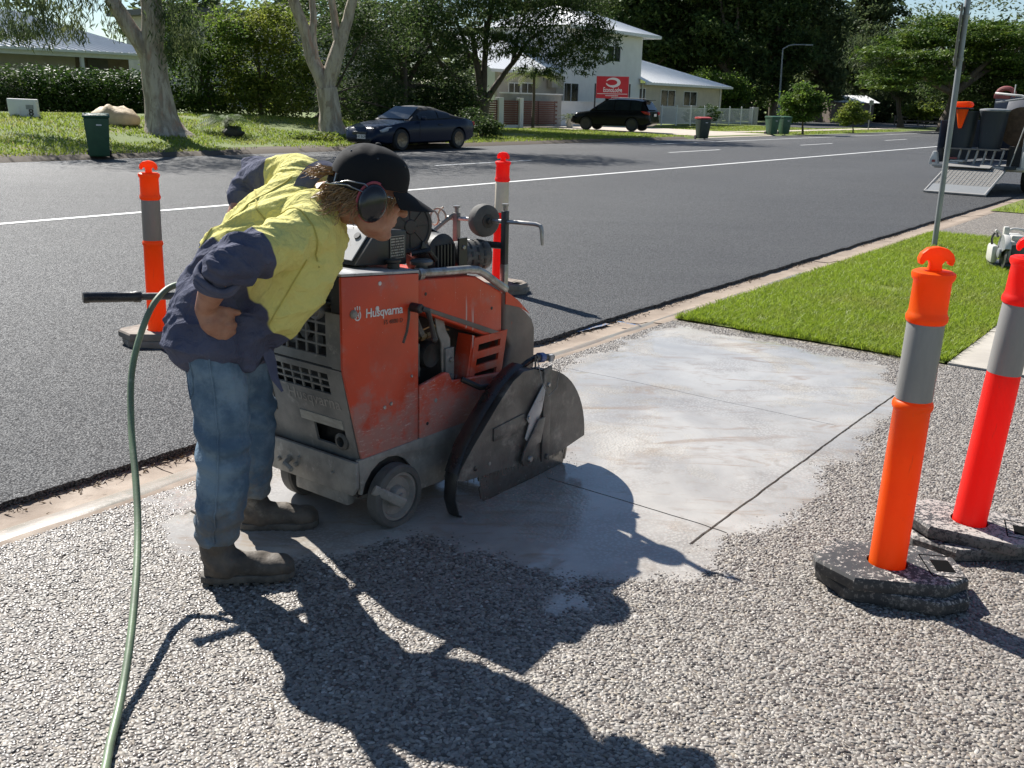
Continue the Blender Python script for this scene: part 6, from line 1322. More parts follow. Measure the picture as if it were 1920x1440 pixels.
# second paperbark by the blue car
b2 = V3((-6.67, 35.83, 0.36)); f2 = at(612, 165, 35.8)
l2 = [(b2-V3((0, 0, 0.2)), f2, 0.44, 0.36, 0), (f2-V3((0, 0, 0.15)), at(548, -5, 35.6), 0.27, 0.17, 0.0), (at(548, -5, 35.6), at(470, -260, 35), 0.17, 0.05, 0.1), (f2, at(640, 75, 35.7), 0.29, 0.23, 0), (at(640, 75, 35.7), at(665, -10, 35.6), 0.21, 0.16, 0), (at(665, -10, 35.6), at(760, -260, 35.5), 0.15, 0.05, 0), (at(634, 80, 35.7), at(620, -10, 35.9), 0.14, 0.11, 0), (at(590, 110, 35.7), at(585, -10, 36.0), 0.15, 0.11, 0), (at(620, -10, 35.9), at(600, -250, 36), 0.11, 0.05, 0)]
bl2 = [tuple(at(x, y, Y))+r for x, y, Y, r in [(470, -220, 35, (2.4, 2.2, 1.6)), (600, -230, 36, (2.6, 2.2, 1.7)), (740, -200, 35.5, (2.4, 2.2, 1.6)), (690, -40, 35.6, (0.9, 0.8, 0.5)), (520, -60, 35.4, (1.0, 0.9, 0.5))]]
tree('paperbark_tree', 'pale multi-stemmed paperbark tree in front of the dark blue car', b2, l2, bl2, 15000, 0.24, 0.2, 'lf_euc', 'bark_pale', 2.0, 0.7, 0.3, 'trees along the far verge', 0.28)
# broad green trees behind the verge, left of centre
def blobtree(name, label, px, pyb, Y, blobs, n, size, asp, leaf, seed, trunk_r=0.1, bark='bark_dark', droop=0.1, group='trees behind the far verge', **kw):
    b = g_at(px, pyb, Y); bb = [tuple(at(x, y, Y+dy))+r for x, y, dy, r in blobs]; mx = sum((V3(q[:3]) for q in bb), V3())/len(bb)
    limbs = [(b-V3((0, 0, 0.1)), b.lerp(mx, 0.55), trunk_r, trunk_r*0.7, 0)] + [(b.lerp(mx, 0.5), V3(q[:3]), trunk_r*0.6, trunk_r*0.2, 0.1) for q in bb[:11:2 if len(bb) > 12 else 1]]
    return tree(name, label, b, limbs, bb, n, size, asp, leaf, bark, seed, droop, 0.6, group, 0.05, **kw)
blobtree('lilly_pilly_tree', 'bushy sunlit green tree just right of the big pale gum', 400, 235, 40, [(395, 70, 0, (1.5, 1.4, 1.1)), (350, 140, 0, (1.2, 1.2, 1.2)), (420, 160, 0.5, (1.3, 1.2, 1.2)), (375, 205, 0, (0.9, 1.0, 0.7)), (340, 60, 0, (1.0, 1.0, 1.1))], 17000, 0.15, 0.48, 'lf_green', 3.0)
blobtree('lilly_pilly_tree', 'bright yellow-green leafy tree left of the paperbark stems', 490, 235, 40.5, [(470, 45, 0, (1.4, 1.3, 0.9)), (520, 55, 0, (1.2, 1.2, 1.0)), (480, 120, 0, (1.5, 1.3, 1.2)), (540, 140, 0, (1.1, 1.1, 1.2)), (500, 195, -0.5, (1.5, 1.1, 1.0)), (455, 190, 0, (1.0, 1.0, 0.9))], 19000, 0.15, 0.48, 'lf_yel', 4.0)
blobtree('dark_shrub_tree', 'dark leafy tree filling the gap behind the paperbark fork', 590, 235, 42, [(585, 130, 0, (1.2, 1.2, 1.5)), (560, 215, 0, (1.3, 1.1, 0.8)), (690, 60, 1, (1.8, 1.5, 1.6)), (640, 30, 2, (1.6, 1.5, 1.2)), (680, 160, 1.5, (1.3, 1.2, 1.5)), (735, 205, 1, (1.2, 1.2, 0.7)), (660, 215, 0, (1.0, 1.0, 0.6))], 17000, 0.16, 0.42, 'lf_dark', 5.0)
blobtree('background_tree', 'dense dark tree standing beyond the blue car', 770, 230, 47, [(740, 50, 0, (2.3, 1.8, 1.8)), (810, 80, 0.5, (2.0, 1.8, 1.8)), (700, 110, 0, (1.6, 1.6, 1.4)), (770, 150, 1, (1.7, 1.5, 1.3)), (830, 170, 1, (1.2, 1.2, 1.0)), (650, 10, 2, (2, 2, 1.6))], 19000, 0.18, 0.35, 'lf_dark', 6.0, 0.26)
# spreading shade tree over the motel fence
b5 = g_at(895, 225, 50)
l5 = [(b5-V3((0, 0, 0.1)), at(905, 190, 50), 0.42, 0.36, 0), (at(900, 200, 50), at(822, 115, 49.5), 0.20, 0.12, 0.1), (at(822, 115, 49.5), at(770, 20, 49), 0.12, 0.05, 0.1), (at(905, 190, 50), at(885, 60, 50), 0.19, 0.12, 0), (at(905, 190, 50), at(912, 40, 50.3), 0.18, 0.12, 0), (at(908, 195, 50), at(960, 120, 50), 0.18, 0.12, 0.1), (at(960, 120, 50), at(1020, 55, 49.5), 0.12, 0.05, 0.2), (at(912, 60, 50), at(940, -80, 50), 0.12, 0.05, 0), (at(880, 110, 50), at(850, 20, 51), 0.12, 0.06, 0), (at(960, 120, 50), at(985, 20, 51), 0.1, 0.05, 0)]
bl5 = [tuple(at(x, y, Y))+r for x, y, Y, r in [(900, 20, 50, (3.0, 2.6, 1.5)), (820, 40, 49, (2.2, 2.0, 1.3)), (990, 20, 50, (2.6, 2.4, 1.5)), (1060, 30, 49.5, (2.2, 2.0, 1.5)), (1085, 95, 49.3, (1.2, 1.1, 0.8)), (1010, 90, 49.3, (1.6, 1.4, 0.7)), (1110, 60, 49, (0.9, 0.9, 0.9)), (960, 75, 49.4, (1.5, 1.3, 0.8)), (880, 85, 49.3, (1.4, 1.2, 0.9)), (1120, 105, 48.6, (0.8, 0.8, 0.5)), (1135, 70, 48.6, (0.8, 0.8, 0.6)), (1090, 125, 48.6, (0.6, 0.6, 0.4)), (1040, 110, 48.5, (0.8, 0.8, 0.5)), (1000, 135, 49, (0.8, 0.8, 0.35)), (1040, 140, 49.2, (0.6, 0.6, 0.3)), (950, -90, 50, (4.2, 3.4, 2.0)), (1080, -60, 50, (3.0, 2.8, 1.8)), (800, -70, 50, (3.2, 2.8, 1.6))]]
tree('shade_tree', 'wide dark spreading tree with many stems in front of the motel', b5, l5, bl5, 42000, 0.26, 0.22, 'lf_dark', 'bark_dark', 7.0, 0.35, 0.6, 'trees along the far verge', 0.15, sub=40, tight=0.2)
# row of tall dark trees behind the motel
for i, (px, Y, w, top, leaf, lab) in enumerate([(1215, 104, 6.0, -60, 'lf_dark', 'tall dark tree behind the two-storey motel wing, leftmost of the row'), (1285, 108, 6.5, -40, 'lf_euc', 'tall tree with yellowish crown above the motel roof'), (1370, 103, 6.5, -80, 'lf_dark', 'very tall dense dark tree left of the street lamp'), (1450, 106, 6.5, -80, 'lf_dark', 'dense dark tree rising directly behind the street lamp'), (1535, 112, 6.0, -50, 'lf_far', 'tall grey-green tree right of the street lamp'), (1615, 122, 6.0, -30, 'lf_far', 'drooping grey-green tree above the far blue roof'), (1160, 110, 6.5, -60, 'lf_far', 'pale green tree left of the motel roof edge')]):
    k = Y/1800; rr = random.Random(i+30); bs = []
    for j in range(11):
        y = top+(205-top)*(0.06+0.80*j/10)+rr.uniform(-8, 8); wd = w*(0.55+0.45*math.sin(math.pi*min(1, 0.25+j/11)))*0.62
        bs.append((px+rr.uniform(-1, 1)*w/k*0.42, y, rr.uniform(-2, 2), (wd*0.8, wd*0.7, 1.7+rr.random())))
    blobtree('tall_tree', lab, px, 222, Y, bs, 21000, 0.52, 0.42 if leaf != 'lf_euc' else 0.3, leaf, 10.0+i, 0.45, 'bark_dark', 0.25, 'tall trees behind the motel', sub=22, tight=0.24)
M['lf_umb'] = mat_leaf('umbrella_tree_leaf', (0.035, 0.069, 0.013), (0.078, 0.138, 0.021), (0.208, 0.264, 0.040), 0.3)
um = []; ur = random.Random(3)
for k in range(34):
    x = ur.uniform(1650, 1990); top = 35+0.0018*(x-1810)**2*0.9; um.append((x, top+ur.uniform(0, 34)+(0 if k < 16 else ur.uniform(25, 85)), ur.uniform(-4, 4), (1.9, 1.8, 0.5)))
blobtree('umbrella_tree', 'flat-topped spreading tree behind the signpost and trailer', 1772, 212, 80, um, 46000, 0.28, 0.5, 'lf_umb', 21.0, 0.45, 'bark_dark', 0.0, 'trees beyond the side street', sub=18, tight=0.3, flat=0.5)
blobtree('background_tree', 'dark shaded tree mass low behind the trailer', 1880, 212, 84, [(1850, 130, 0, (4, 3, 2.4)), (1920, 140, 0, (4, 3, 2.6)), (1790, 150, 1, (3, 3, 1.8)), (1870, 185, 0, (5, 3, 1.4)), (1990, 120, 0, (5, 3, 3.5))], 12000, 0.4, 0.45, 'lf_dark', 22.0, 0.3, group='trees beyond the side street')
blobtree('she_oak_tree', 'slender tree with thin dark trunk left of the signpost', 1692, 212, 92, [(1690, 130, 0, (3.2, 2.6, 1.7)), (1650, 100, 1, (3.0, 2.6, 2.0)), (1720, 165, 0, (2.6, 2.4, 1.2)), (1660, 165, 1, (2.2, 2, 1.1))], 12000, 0.4, 0.2, 'lf_far', 23.0, 0.28, 'bark_dark', 0.5, group='trees beyond the side street')
for i, (px, Y, lab) in enumerate([(1570, 150, 'hazy far tree above the far blue roof, left'), (1640, 150, 'hazy far tree above the far blue roof, right'), (1740, 140, 'far dark tree seen between the signpost and the slender tree'), (1830, 120, 'far tree behind the flat-topped tree'), (1960, 115, 'far tall tree at the right edge')]):
    blobtree('far_tree', lab, px, 208, Y, [(px, 60 if Y < 145 else 120, 0, (6, 5, 4)), (px-30, 130, 0, (6, 5, 4)), (px+35, 140, 0, (6, 5, 4)), (px, 185, 0, (7, 5, 3))], 7000, 0.6, 0.4, 'lf_far', 40.0+i, 0.4, group='far trees beyond the side street')
blobtree('green_shrub', 'rounded bright green tree behind the low motel wing', 1350, 215, 92, [(1352, 170, 0, (2.1, 1.8, 1.5)), (1325, 160, 0, (1.6, 1.5, 1.2)), (1378, 178, 0, (1.3, 1.3, 1.2))], 9000, 0.26, 0.5, 'lf_green', 25.0, 0.2)
blobtree('street_tree', 'small round street tree beside the green bins', 1505, 250, 61.7, [(1505, 190, 0, (1.1, 1.0, 0.7)), (1485, 200, 0, (0.7, 0.7, 0.6)), (1530, 195, 0, (0.7, 0.7, 0.6)), (1510, 168, 0, (0.6, 0.6, 0.4)), (1500, 215, 0, (1.0, 0.9, 0.4))], 6500, 0.19, 0.5, 'lf_green', 26.0, 0.07, group='small street trees')
blobtree('street_tree', 'smallest street tree near the corner of the side street', 1600, 247, 69.2, [(1598, 212, 0, (0.8, 0.8, 0.5)), (1585, 224, 0, (0.7, 0.6, 0.35)), (1615, 220, 0, (0.6, 0.6, 0.4)), (1600, 197, 0, (0.4, 0.4, 0.3))], 4000, 0.17, 0.5, 'lf_yel', 27.0, 0.05, group='small street trees')
# a continuous wood closes the view far behind
def wood(name, spots, n, size, seed, label):
    bs = [(p.x, p.y, p.z, *r) for p, r in spots]; pts = crown_pts(bs, n, seed, sub=14, tight=0.3); v, f = leaf_cloud(pts, size, 0.5, seed)
    o = mesh_obj(name, fast_mesh(name, v, f), M['lf_far'], None, 0); stuff(o); o['label'] = label; o['category'] = 'woodland'
rr = random.Random(9); sp1 = []
for k in range(44):
    x = -900+k*72
    if 60 < x < 300: continue
    Y = 135+rr.uniform(-12, 25); sp1.append((V3(((x-960)/1800*Y, Y, 3.5+rr.uniform(-1, 2.5)+(5 if 0 < x < 1560 else 0))), (6.5, 5, 4.5+rr.random()*2+(3 if 0 < x < 1560 else 0))))
wood('woodland', sp1, 60000, 1.3, 5, 'distant dark belt of trees closing the view behind the houses')
sp2 = []
for k in range(60):
    x = -300+k*42; Y = 122+rr.uniform(-4, 6); sp2.append((V3(((x-960)/1800*Y, Y, 1.6+rr.uniform(-0.5, 1.0))), (3.4, 2.5, 2.4)))
wood('undergrowth', sp2, 36000, 0.8, 15, 'low dark undergrowth below the far belt of trees')
# hedge and shrubs in front of house 8
def shrub(name, label, blobs, n, size, leaf, seed, cat='shrub', group=None, base=None, asp=0.5, **kw):
    b = base or V3((blobs[0][0], blobs[0][1], far_z(V3(blobs[0][:3]).dot(U), V3(blobs[0][:3]).dot(N)))); t = thing(name, label, cat, b, 0, group); mb = MB()
    for q in blobs[:5]: mb.tube([V3((0, 0, -0.05)), (V3(q[:3])-b)*0.5, V3(q[:3])-b], [0.03, 0.025, 0.01], 6)
    mb.build('stem', M['bark_dark'], t); foliage('foliage', blobs, n, size, asp, leaf, seed, t, b, 0.0, 0.5, **kw); return t
for i, (xs, Y, lab) in enumerate([((35, 70, 110), 38.0, 'dark clipped hedge bush behind the number 8 sign'), ((135, 165, 200), 38.6, 'middle dark hedge bush below the verandah posts'), ((225, 262, 285), 39, 'dark hedge bush beside the big gum trunk')]):
    bs = []
    for x in xs:
        for y, r in ((150, 0.75), (178, 0.95), (202, 0.85)): bs.append(tuple(at(x, y+(i*6), Y))+(1.15, 0.9, r*0.75))
    shrub('hedge', lab, bs, 11000, 0.13, 'lf_hedge', 60+i, 'hedge', 'hedges in front of house 8', V3((at(xs[1], 200, Y).x, Y, far_z(at(xs[1], 200, Y).dot(U), at(xs[1], 200, Y).dot(N)))), sub=40, tight=0.2)
for i, (xs, Y, lab) in enumerate([((640, 690, 735), 46.5, 'dark shrub bank behind the bonnet of the blue car'), ((780, 825, 870), 47.5, 'dark shrub bank behind the boot of the blue car')]):
    shrub('garden_hedge', lab, [tuple(at(x, y, Y))+(1.2, 0.9, 0.75) for x in xs for y in (190, 215)], 7000, 0.16, 'lf_dark', 80+i, 'hedge', 'shrub banks behind the blue car', V3((at(xs[1], 200, Y).x, Y, far_z(at(xs[1], 200, Y).dot(U), at(xs[1], 200, Y).dot(N)))), sub=40, tight=0.22)
shrub('red_shrub', 'dark reddish shrub at the left edge', [tuple(at(8, 165, 37))+(0.8, 0.7, 0.7), tuple(at(-10, 190, 37))+(0.9, 0.7, 0.7)], 3000, 0.13, 'lf_dark', 70, group='shrubs on the far verge')
# cycad with its rock
def fronds(t, c, n, L, w, seed, mat, up=0.7):
    rg = random.Random(seed); vs = []; fs = []
    for k in range(n):
        a = rg.uniform(0, 6.28); e = rg.uniform(0.25, 1.2)*up; d = V3((math.cos(a), math.sin(a), 0)); pts = []
        for i in range(9): s = i/8; pts.append(V3(c)+d*L*s*math.cos(e*0.6)+V3((0, 0, L*(math.sin(e)*s-0.75*s*s*0.8))))
        for i in range(1, 9):
            tg = (pts[i]-pts[i-1]).normalized(); sd_ = tg.cross(V3((0, 0, 1))).normalized()
            for s2 in (-1, 1):
                for q in (0.0, 0.5):
                    o = len(vs); p = pts[i-1].lerp(pts[i], q); l_ = w*math.sin(math.pi*min(0.95, (i+q)/9.2))+0.03; vs += [p, p+tg*0.035, p+sd_*s2*l_+tg*l_*0.5-V3((0, 0, l_*0.35))]; fs.append((o, o+1, o+2))
    return mesh_obj('fronds', fast_mesh('fronds', vs, fs), M[mat], t, 0)
for i, (px, py, Y, L, n, leaf, lab) in enumerate([(425, 245, 32.0, 1.0, 34, 'lf_green', 'small feathery cycad on the verge right of the big gum'), (705, 205, 45, 2.2, 26, 'lf_euc', 'palm with drooping grey fronds behind the paperbark'), (1000, 195, 55, 1.8, 26, 'lf_yel', 'yellowish palm clump behind the timber fence'), (760, 150, 46, 2.0, 24, 'lf_dark', 'dark palm fronds behind the blue car')]):
    b = g_at(px, py, Y); h = at(px, py-(18 if i == 0 else 40 if i < 2 else 55), Y).z-b.z; t = thing('palm', lab, 'palm', b, 0, 'palms and cycads'); MB().tube([(0, 0, -0.05), (0.02, 0, h*0.6), (0, 0, h)], [0.09, 0.08, 0.07], 8).build('trunk', M['bark_dark'], t); fronds(t, (0, 0, h), n, L, 0.22*L, i, leaf)
rk_ = MB().ell((0, 0, 0.12), (0.35, 0.25, 0.2), None, 12, 8); 
for i, v in enumerate(rk_.v): rk_.v[i] = tuple(V3(v)*(1+0.35*noise.noise(V3(v)*6)))
ro = rk_.build('rock', M['dark'], None, 30); ro.location = g_at(437, 253, 31.6); tag(ro, 'small dark rock at the foot of the cycad', 'rock')
shrub('verge_bush', 'low leafy bush behind the back of the blue car', [tuple(at(905, 235, 40))+(0.5, 0.5, 0.4), tuple(at(925, 243, 40))+(0.45, 0.4, 0.3), tuple(at(885, 225, 41))+(0.5, 0.5, 0.5)], 3500, 0.12, 'lf_dark', 72, group='shrubs on the far verge')
shrub('verge_bush', 'low weedy bush in front of the paperbark base', [tuple(at(610, 262, 33.5))+(0.7, 0.5, 0.25), tuple(at(575, 262, 33))+(0.6, 0.5, 0.2)], 2600, 0.11, 'lf_yel', 73, group='shrubs on the far verge')
shrub('clipped_bush', 'round clipped bush behind the pool fence, the larger one', [tuple(at(1327, 213, 77))+(0.95, 0.9, 0.7)], 2800, 0.12, 'lf_hedge', 74, group='clipped bushes behind the pool fence', tight=0.12, sub=60)
shrub('clipped_bush', 'round clipped bush behind the pool fence, the smaller one', [tuple(at(1296, 217, 76))+(0.65, 0.6, 0.5)], 2000, 0.12, 'lf_hedge', 75, group='clipped bushes behind the pool fence', tight=0.12, sub=60)
shrub('garden_bush', 'leafy bush across the side street by the dark fence', [tuple(at(1740, 205, 95))+(1.5, 1.2, 0.8), tuple(at(1715, 208, 95))+(1.2, 1.2, 0.6)], 2500, 0.3, 'lf_yel', 76, group='shrubs on the far verge')

# ------------------------------------------------------------ buildings
M['white_wall'] = pm('white_render', (0.72, 0.71, 0.69), (0.66, 0.65, 0.63), 1.5, 0.8, bump=0.2, bsc=60)
M['beige_wall'] = pm('beige_render', (0.42, 0.385, 0.32), (0.36, 0.33, 0.28), 1.2, 0.85)
M['cream_wall'] = pm('cream_render', (0.52, 0.47, 0.38), (0.45, 0.405, 0.33), 1.2, 0.85)
M['brown_wall'] = pm('brown_brick_wall', (0.16, 0.125, 0.10), (0.11, 0.085, 0.07), 2, 0.85)
M['grey_wall'] = pm('grey_weatherboard', (0.46, 0.44, 0.42), (0.39, 0.375, 0.36), 2, 0.8)
M['roof_white'] = pm('white_metal_roof', (0.82, 0.82, 0.81), (0.76, 0.76, 0.75), 2, 0.4)
M['roof_dark'] = pm('dark_fascia', (0.05, 0.052, 0.055), (0.08, 0.08, 0.082), 2, 0.5)
M['trim'] = pm('white_trim', (0.72, 0.72, 0.71), (0.64, 0.64, 0.63), 4, 0.5)
def mat_glass():
    t = NT('dark_window_glass'); co = t.coord(); return t.fin(t.mix(t.rng(t.noise(co, 2.0, 3), 0.4, 0.6), (0.012, 0.014, 0.017), (0.04, 0.045, 0.05)), 0.12, None, None, 0.3)
M['glass'] = mat_glass()
M['curtain'] = pm('grey_curtain', (0.09, 0.095, 0.10), (0.06, 0.065, 0.07), 8, 0.9, stretch=(8, 8, 0.3))
M['red_sign'] = pm('red_sign_panel', (0.50, 0.010, 0.022), (0.44, 0.010, 0.020), 3, 0.4)
M['corr'] = pm('pale_corrugated_steel', (0.40, 0.385, 0.36), (0.33, 0.315, 0.295), 3, 0.55)
M['slat'] = pm('red_brown_slat', (0.17, 0.058, 0.036), (0.12, 0.042, 0.028), 6, 0.6, stretch=(1, 1, 6))
def uvroot(name, label, cat, u0, v0, z0, group=None): p = W(u0, v0, z0); return thing(name, label, cat, p, TH, group)
def corr_roof(mb, a, b, c, d, n, h=0.03):
    """ribbed sheet between eave a-b and ridge d-c"""
    a, b, c, d = map(V3, (a, b, c, d)); nr = (b-a).cross(d-a).normalized(); nr = nr if nr.z > 0 else -nr; vs = []; fs = []
    for i in range(n*4+1):
        t = i/(n*4); k = h if i % 4 == 0 else 0.0
        vs += [a.lerp(b, t)+nr*k, d.lerp(c, t)+nr*k]
    for i in range(n*4): fs.append((2*i, 2*i+2, 2*i+3, 2*i+1))
    return mb.raw(vs, fs)
def window(parent, x0, x1, z0, z1, y=0.0, panes=2, glass='glass', frame='trim'):
    """window set in a wall whose outer face is local y = y, facing -y"""
    g = MB().box(((x0+x1)/2, y+0.03, (z0+z1)/2), (x1-x0, 0.02, z1-z0)).build('window', M[glass], parent, 0); fr = MB(); w = 0.055
    fr.box(((x0+x1)/2, y-0.005, z1+w/2), (x1-x0+2*w, 0.06, w)); fr.box(((x0+x1)/2, y-0.008, z0-w/2), (x1-x0+2*w, 0.08, w))
    for x in (x0-w/2, x1+w/2): fr.box((x, y-0.005, (z0+z1)/2), (w, 0.058, z1-z0-0.002))
    fr.build('frame', M[frame], g, 0)
    for k in range(1, panes): MB().box((x0+(x1-x0)*k/panes, y+0.0, (z0+z1)/2), (0.05, 0.035, z1-z0-0.004)).build('mullion', M[frame], g, 0)
    return g
def wall_holes(name, mat, parent, w, h, holes, y0=0.0, th=0.2):
    """wall along local x from 0..w, outer face at y=y0 facing -y, rectangular window holes (x0,x1,z0,z1)"""
    A = sorted({0, w} | {x for q in holes for x in q[:2]}); B = sorted({0, h} | {x for q in holes for x in q[2:]}); mb = MB()
    for i in range(len(A)-1):
        for j in range(len(B)-1):
            a = (A[i]+A[i+1])/2; b = (B[j]+B[j+1])/2
            if any(q[0] < a < q[1] and q[2] < b < q[3] for q in holes): continue
            mb.raw([(A[i], y0, B[j]), (A[i+1], y0, B[j]), (A[i+1], y0, B[j+1]), (A[i], y0, B[j+1])], [(0, 1, 2, 3)])
    for q in holes: x0, x1, z0, z1 = q; mb.raw([(x0, y0, z0), (x1, y0, z0), (x1, y0, z1), (x0, y0, z1), (x0, y0+0.1, z0), (x1, y0+0.1, z0), (x1, y0+0.1, z1), (x0, y0+0.1, z1)], [(0, 4, 5, 1), (1, 5, 6, 2), (2, 6, 7, 3), (3, 7, 4, 0)])
    mb.raw([(0, y0+th, 0), (w, y0+th, 0), (w, y0+th, h), (0, y0+th, h)], [(3, 2, 1, 0)])
    for x in (0, w): mb.raw([(x, y0, 0), (x, y0+th, 0), (x, y0+th, h), (x, y0, h)], [(0, 1, 2, 3)])
    return mb.build(name, M[mat], parent, 0)
# motel: local x along the road, local y away from it, walls face the road (-y)
MU, MV, MZ = 55.6, 37.9, 0.17
mot = uvroot('motel', 'white two-storey motel with low white-roofed wing', 'motel', MU, MV, MZ)
def mw(x, y): u_, z_ = on_v(x, y, MV); return u_-MU, z_-MZ
H1, H2, WG = 6.25, 2.95, 9.7
wins = []
def wq(x0, x1, y0, y1): a = mw(x0, y0); b = mw(x1, y1); return (a[0], b[0], min(a[1], b[1]), max(a[1], b[1]))
up_w = [wq(1141, 1162, 86, 116), wq(1058, 1083, 156, 190)]; lw = wq(1134, 1157, 182, 196); up_w.append(lw)
wall_holes('wall', 'white_wall', mot, WG, H1, up_w)
for q in up_w: window(mot, *q)
MB().box((-0.1, 3.5, H1/2), (0.2, 6.8, H1-0.02)).build('side_wall', M['white_wall'], mot, 0); MB().box((WG+0.1, 3.5, H1/2), (0.2, 6.8, H1-0.02)).build('side_wall', M['white_wall'], mot, 0)
WE = 13.6; lo_w = [tuple([q[0]-WG, q[1]-WG, q[2], q[3]]) for q in (wq(1178, 1206, 165, 192), wq(1238, 1262, 169, 199), wq(1281, 1303, 172, 198))]
wr_ = bpy.data.objects.new('low_wing', None); link(wr_, mot); wr_.location = (WG+0.201, 0.02, 0)
wall_holes('wall', 'cream_wall', wr_, WE, H2, lo_w); M['cream_wall']
for q in lo_w: window(wr_, *q) if False else None
for q in lo_w:
    g = window(mot, q[0]+WG+0.201, q[1]+WG+0.201, q[2], q[3], 0.02)
MB().box((WG+0.2+WE+0.05, 3.0, H2/2), (0.1, 6.0, H2-0.02)).build('end_wall', M['cream_wall'], mot, 0)
r1 = MB(); e0 = 0.6; x0, x1 = -e0, WG+e0+0.9; y0, y1 = -e0, 7.6; zr = H1+0.05
corr_roof(r1, (x0, y0, zr), (x1, y0, zr), (x1-3.9, 3.5, zr+1.6), (x0+3.9, 3.5, zr+1.6), 30); corr_roof(r1, (x1, y0, zr), (x1, y1, zr), (x1-3.9, 3.5, zr+1.6), (x1-3.9, 3.5, zr+1.6), 20); corr_roof(r1, (x0, y0, zr), (x0, y1, zr), (x0+3.9, 3.5, zr+1.6), (x0+3.9, 3.5, zr+1.6), 20)
r1.build('roof', M['roof_white'], mot, 0)
MB().box(((x0+x1)/2, y0-0.06, zr-0.10), (x1-x0+0.1, 0.12, 0.2)).box((x1+0.06, 3.5, zr-0.10), (0.12, 8.1, 0.2)).build('gutter', M['trim'], mot, 0); MB().box(((x0+x1)/2, -0.3, zr-0.19), (x1-x0, 0.58, 0.02)).build('eave_lining', M['trim'], mot, 0)
r2 = MB(); x0, x1 = WG-0.25, WG+WE+0.9; zr = H2+0.06; y0 = -0.6
corr_roof(r2, (x0, y0, zr), (x1, y0, zr), (x1-8.0, 4.4, zr+2.0), (x0, 4.4, zr+2.0), 34); corr_roof(r2, (x1, y0, zr), (x1, 9.4, zr), (x1-8.0, 4.4, zr+2.0), (x1-8.0, 4.4, zr+2.0), 20)
r2.build('roof', M['roof_white'], mot, 0); MB().box(((x0+x1)/2, y0-0.06, zr-0.09), (x1-x0+0.1, 0.12, 0.17)).box((x1+0.06, 4.4, zr-0.09), (0.12, 10, 0.17)).build('gutter', M['trim'], mot, 0); MB().box(((x0+x1)/2, -0.29, zr-0.165), (x1-x0, 0.58, 0.015)).build('eave_lining', M['trim'], mot, 0)
MB().tube([(WG+0.25, -0.08, 0.1), (WG+0.25, -0.08, H2)], 0.05, 8).build('downpipe', M['trim'], mot); MB().tube([(WG+WE-0.1, -0.07, 0.1), (WG+WE-0.1, -0.07, H2)], 0.05, 8).build('downpipe', M['trim'], mot)
# beige unit at the left of the motel
bgu = uvroot('motel_unit', 'beige single-storey unit with white roof half hidden by the shade tree', 'building', 49.0, 38.6, MZ)
bw = [];
for a, b, c, d in ((954, 974, 156, 178), (978, 1000, 156, 178)): p, z1 = on_v(a, c, 38.6); q, z0 = on_v(b, d, 38.6); bw.append((p-49.0, q-49.0, z0-MZ, z1-MZ))
wall_holes('wall', 'beige_wall', bgu, 6.4, 3.3, bw)
for q in bw: window(bgu, *q)
rb = MB(); corr_roof(rb, (-1.5, -0.6, 3.3), (6.5, -0.6, 3.3), (6.5, 4.5, 5.6), (0.5, 4.5, 5.6), 24); rb.build('roof', M['roof_white'], bgu, 0); MB().box((2.5, -0.66, 3.22), (8, 0.12, 0.18)).build('gutter', M['trim'], bgu, 0)
MB().box((5.6, -0.25, 2.6), (0.7, 0.4, 0.5)).build('air_conditioner', M['beige_wall'], bgu, 0, 0.02)
# motel sign
sgp = at(1147, 188, 64); sg = thing('motel_sign', 'red motel sign with white swirl and lettering on two black posts', 'sign', (sgp.x, 64, 0.15), R(-4))
ctr = at(1147, 164, 64); hz = ctr.z-0.15
MB().box((0, 0, hz), (2.04, 0.20, 1.34)).build('panel', M['red_sign'], sg, 0, 0.01)
for x in (-1.08, 1.10): MB().box((x, 0.02, hz*0.5-0.05), (0.10, 0.16, hz+0.55)).build('post', M['blackp'], sg, 0)
MT = Matrix(((1, 0, 0), (0, 0, -1), (0, 1, 0))).to_4x4()
text_mesh('EconoLodge', 0.30, Matrix.Translation((0.02, -0.108, hz-0.16)) @ MT @ Matrix.Diagonal((0.80, 1.35, 1, 1)), 'lettering', M['white'], sg, 0.004, 0.006)
MB().box((0, -0.106, hz-0.39), (1.9, 0.008, 0.035)).build('rule', M['white'], sg, 0)
sm_ = MB(); xx = -0.42
for w_ in (0.05, 0.07, 0.04, 0.06, 0.05, 0.07, 0.05, 0.06, 0.04, 0.07, 0.05, 0.06): sm_.box((xx+w_/2, -0.106, hz-0.50), (w_*0.8, 0.008, 0.06)); xx += w_+0.012
sm_.build('small_lettering', M['white'], sg, 0)
sw = MB(); vs = []; fs = []; nsw = 40
for i in range(nsw+1):
    a = R(200-330*i/nsw-40); wd = 0.02+0.085*math.sin(math.pi*i/nsw)**0.8; rx, rz_ = 0.40, 0.235
    for r_ in (-1, 1): vs.append((rx*math.cos(a)+r_*wd*math.cos(a), -0.107, hz+0.30+rz_*math.sin(a)+r_*wd*math.sin(a)*0.8))
sw.raw(vs, [(2*i, 2*i+1, 2*i+3, 2*i+2) for i in range(nsw)]); sw.tube([(-0.30, -0.107, hz+0.14), (0.0, -0.107, hz+0.03), (0.30, -0.107, hz+0.12), (0.46, -0.107, hz+0.30)], [(0.02, 0.002), (0.045, 0.002), (0.03, 0.002), (0.006, 0.002)], 8, True, 1, (0, 0, 1)); sw.build('swirl_emblem', M['white'], sg, 0)
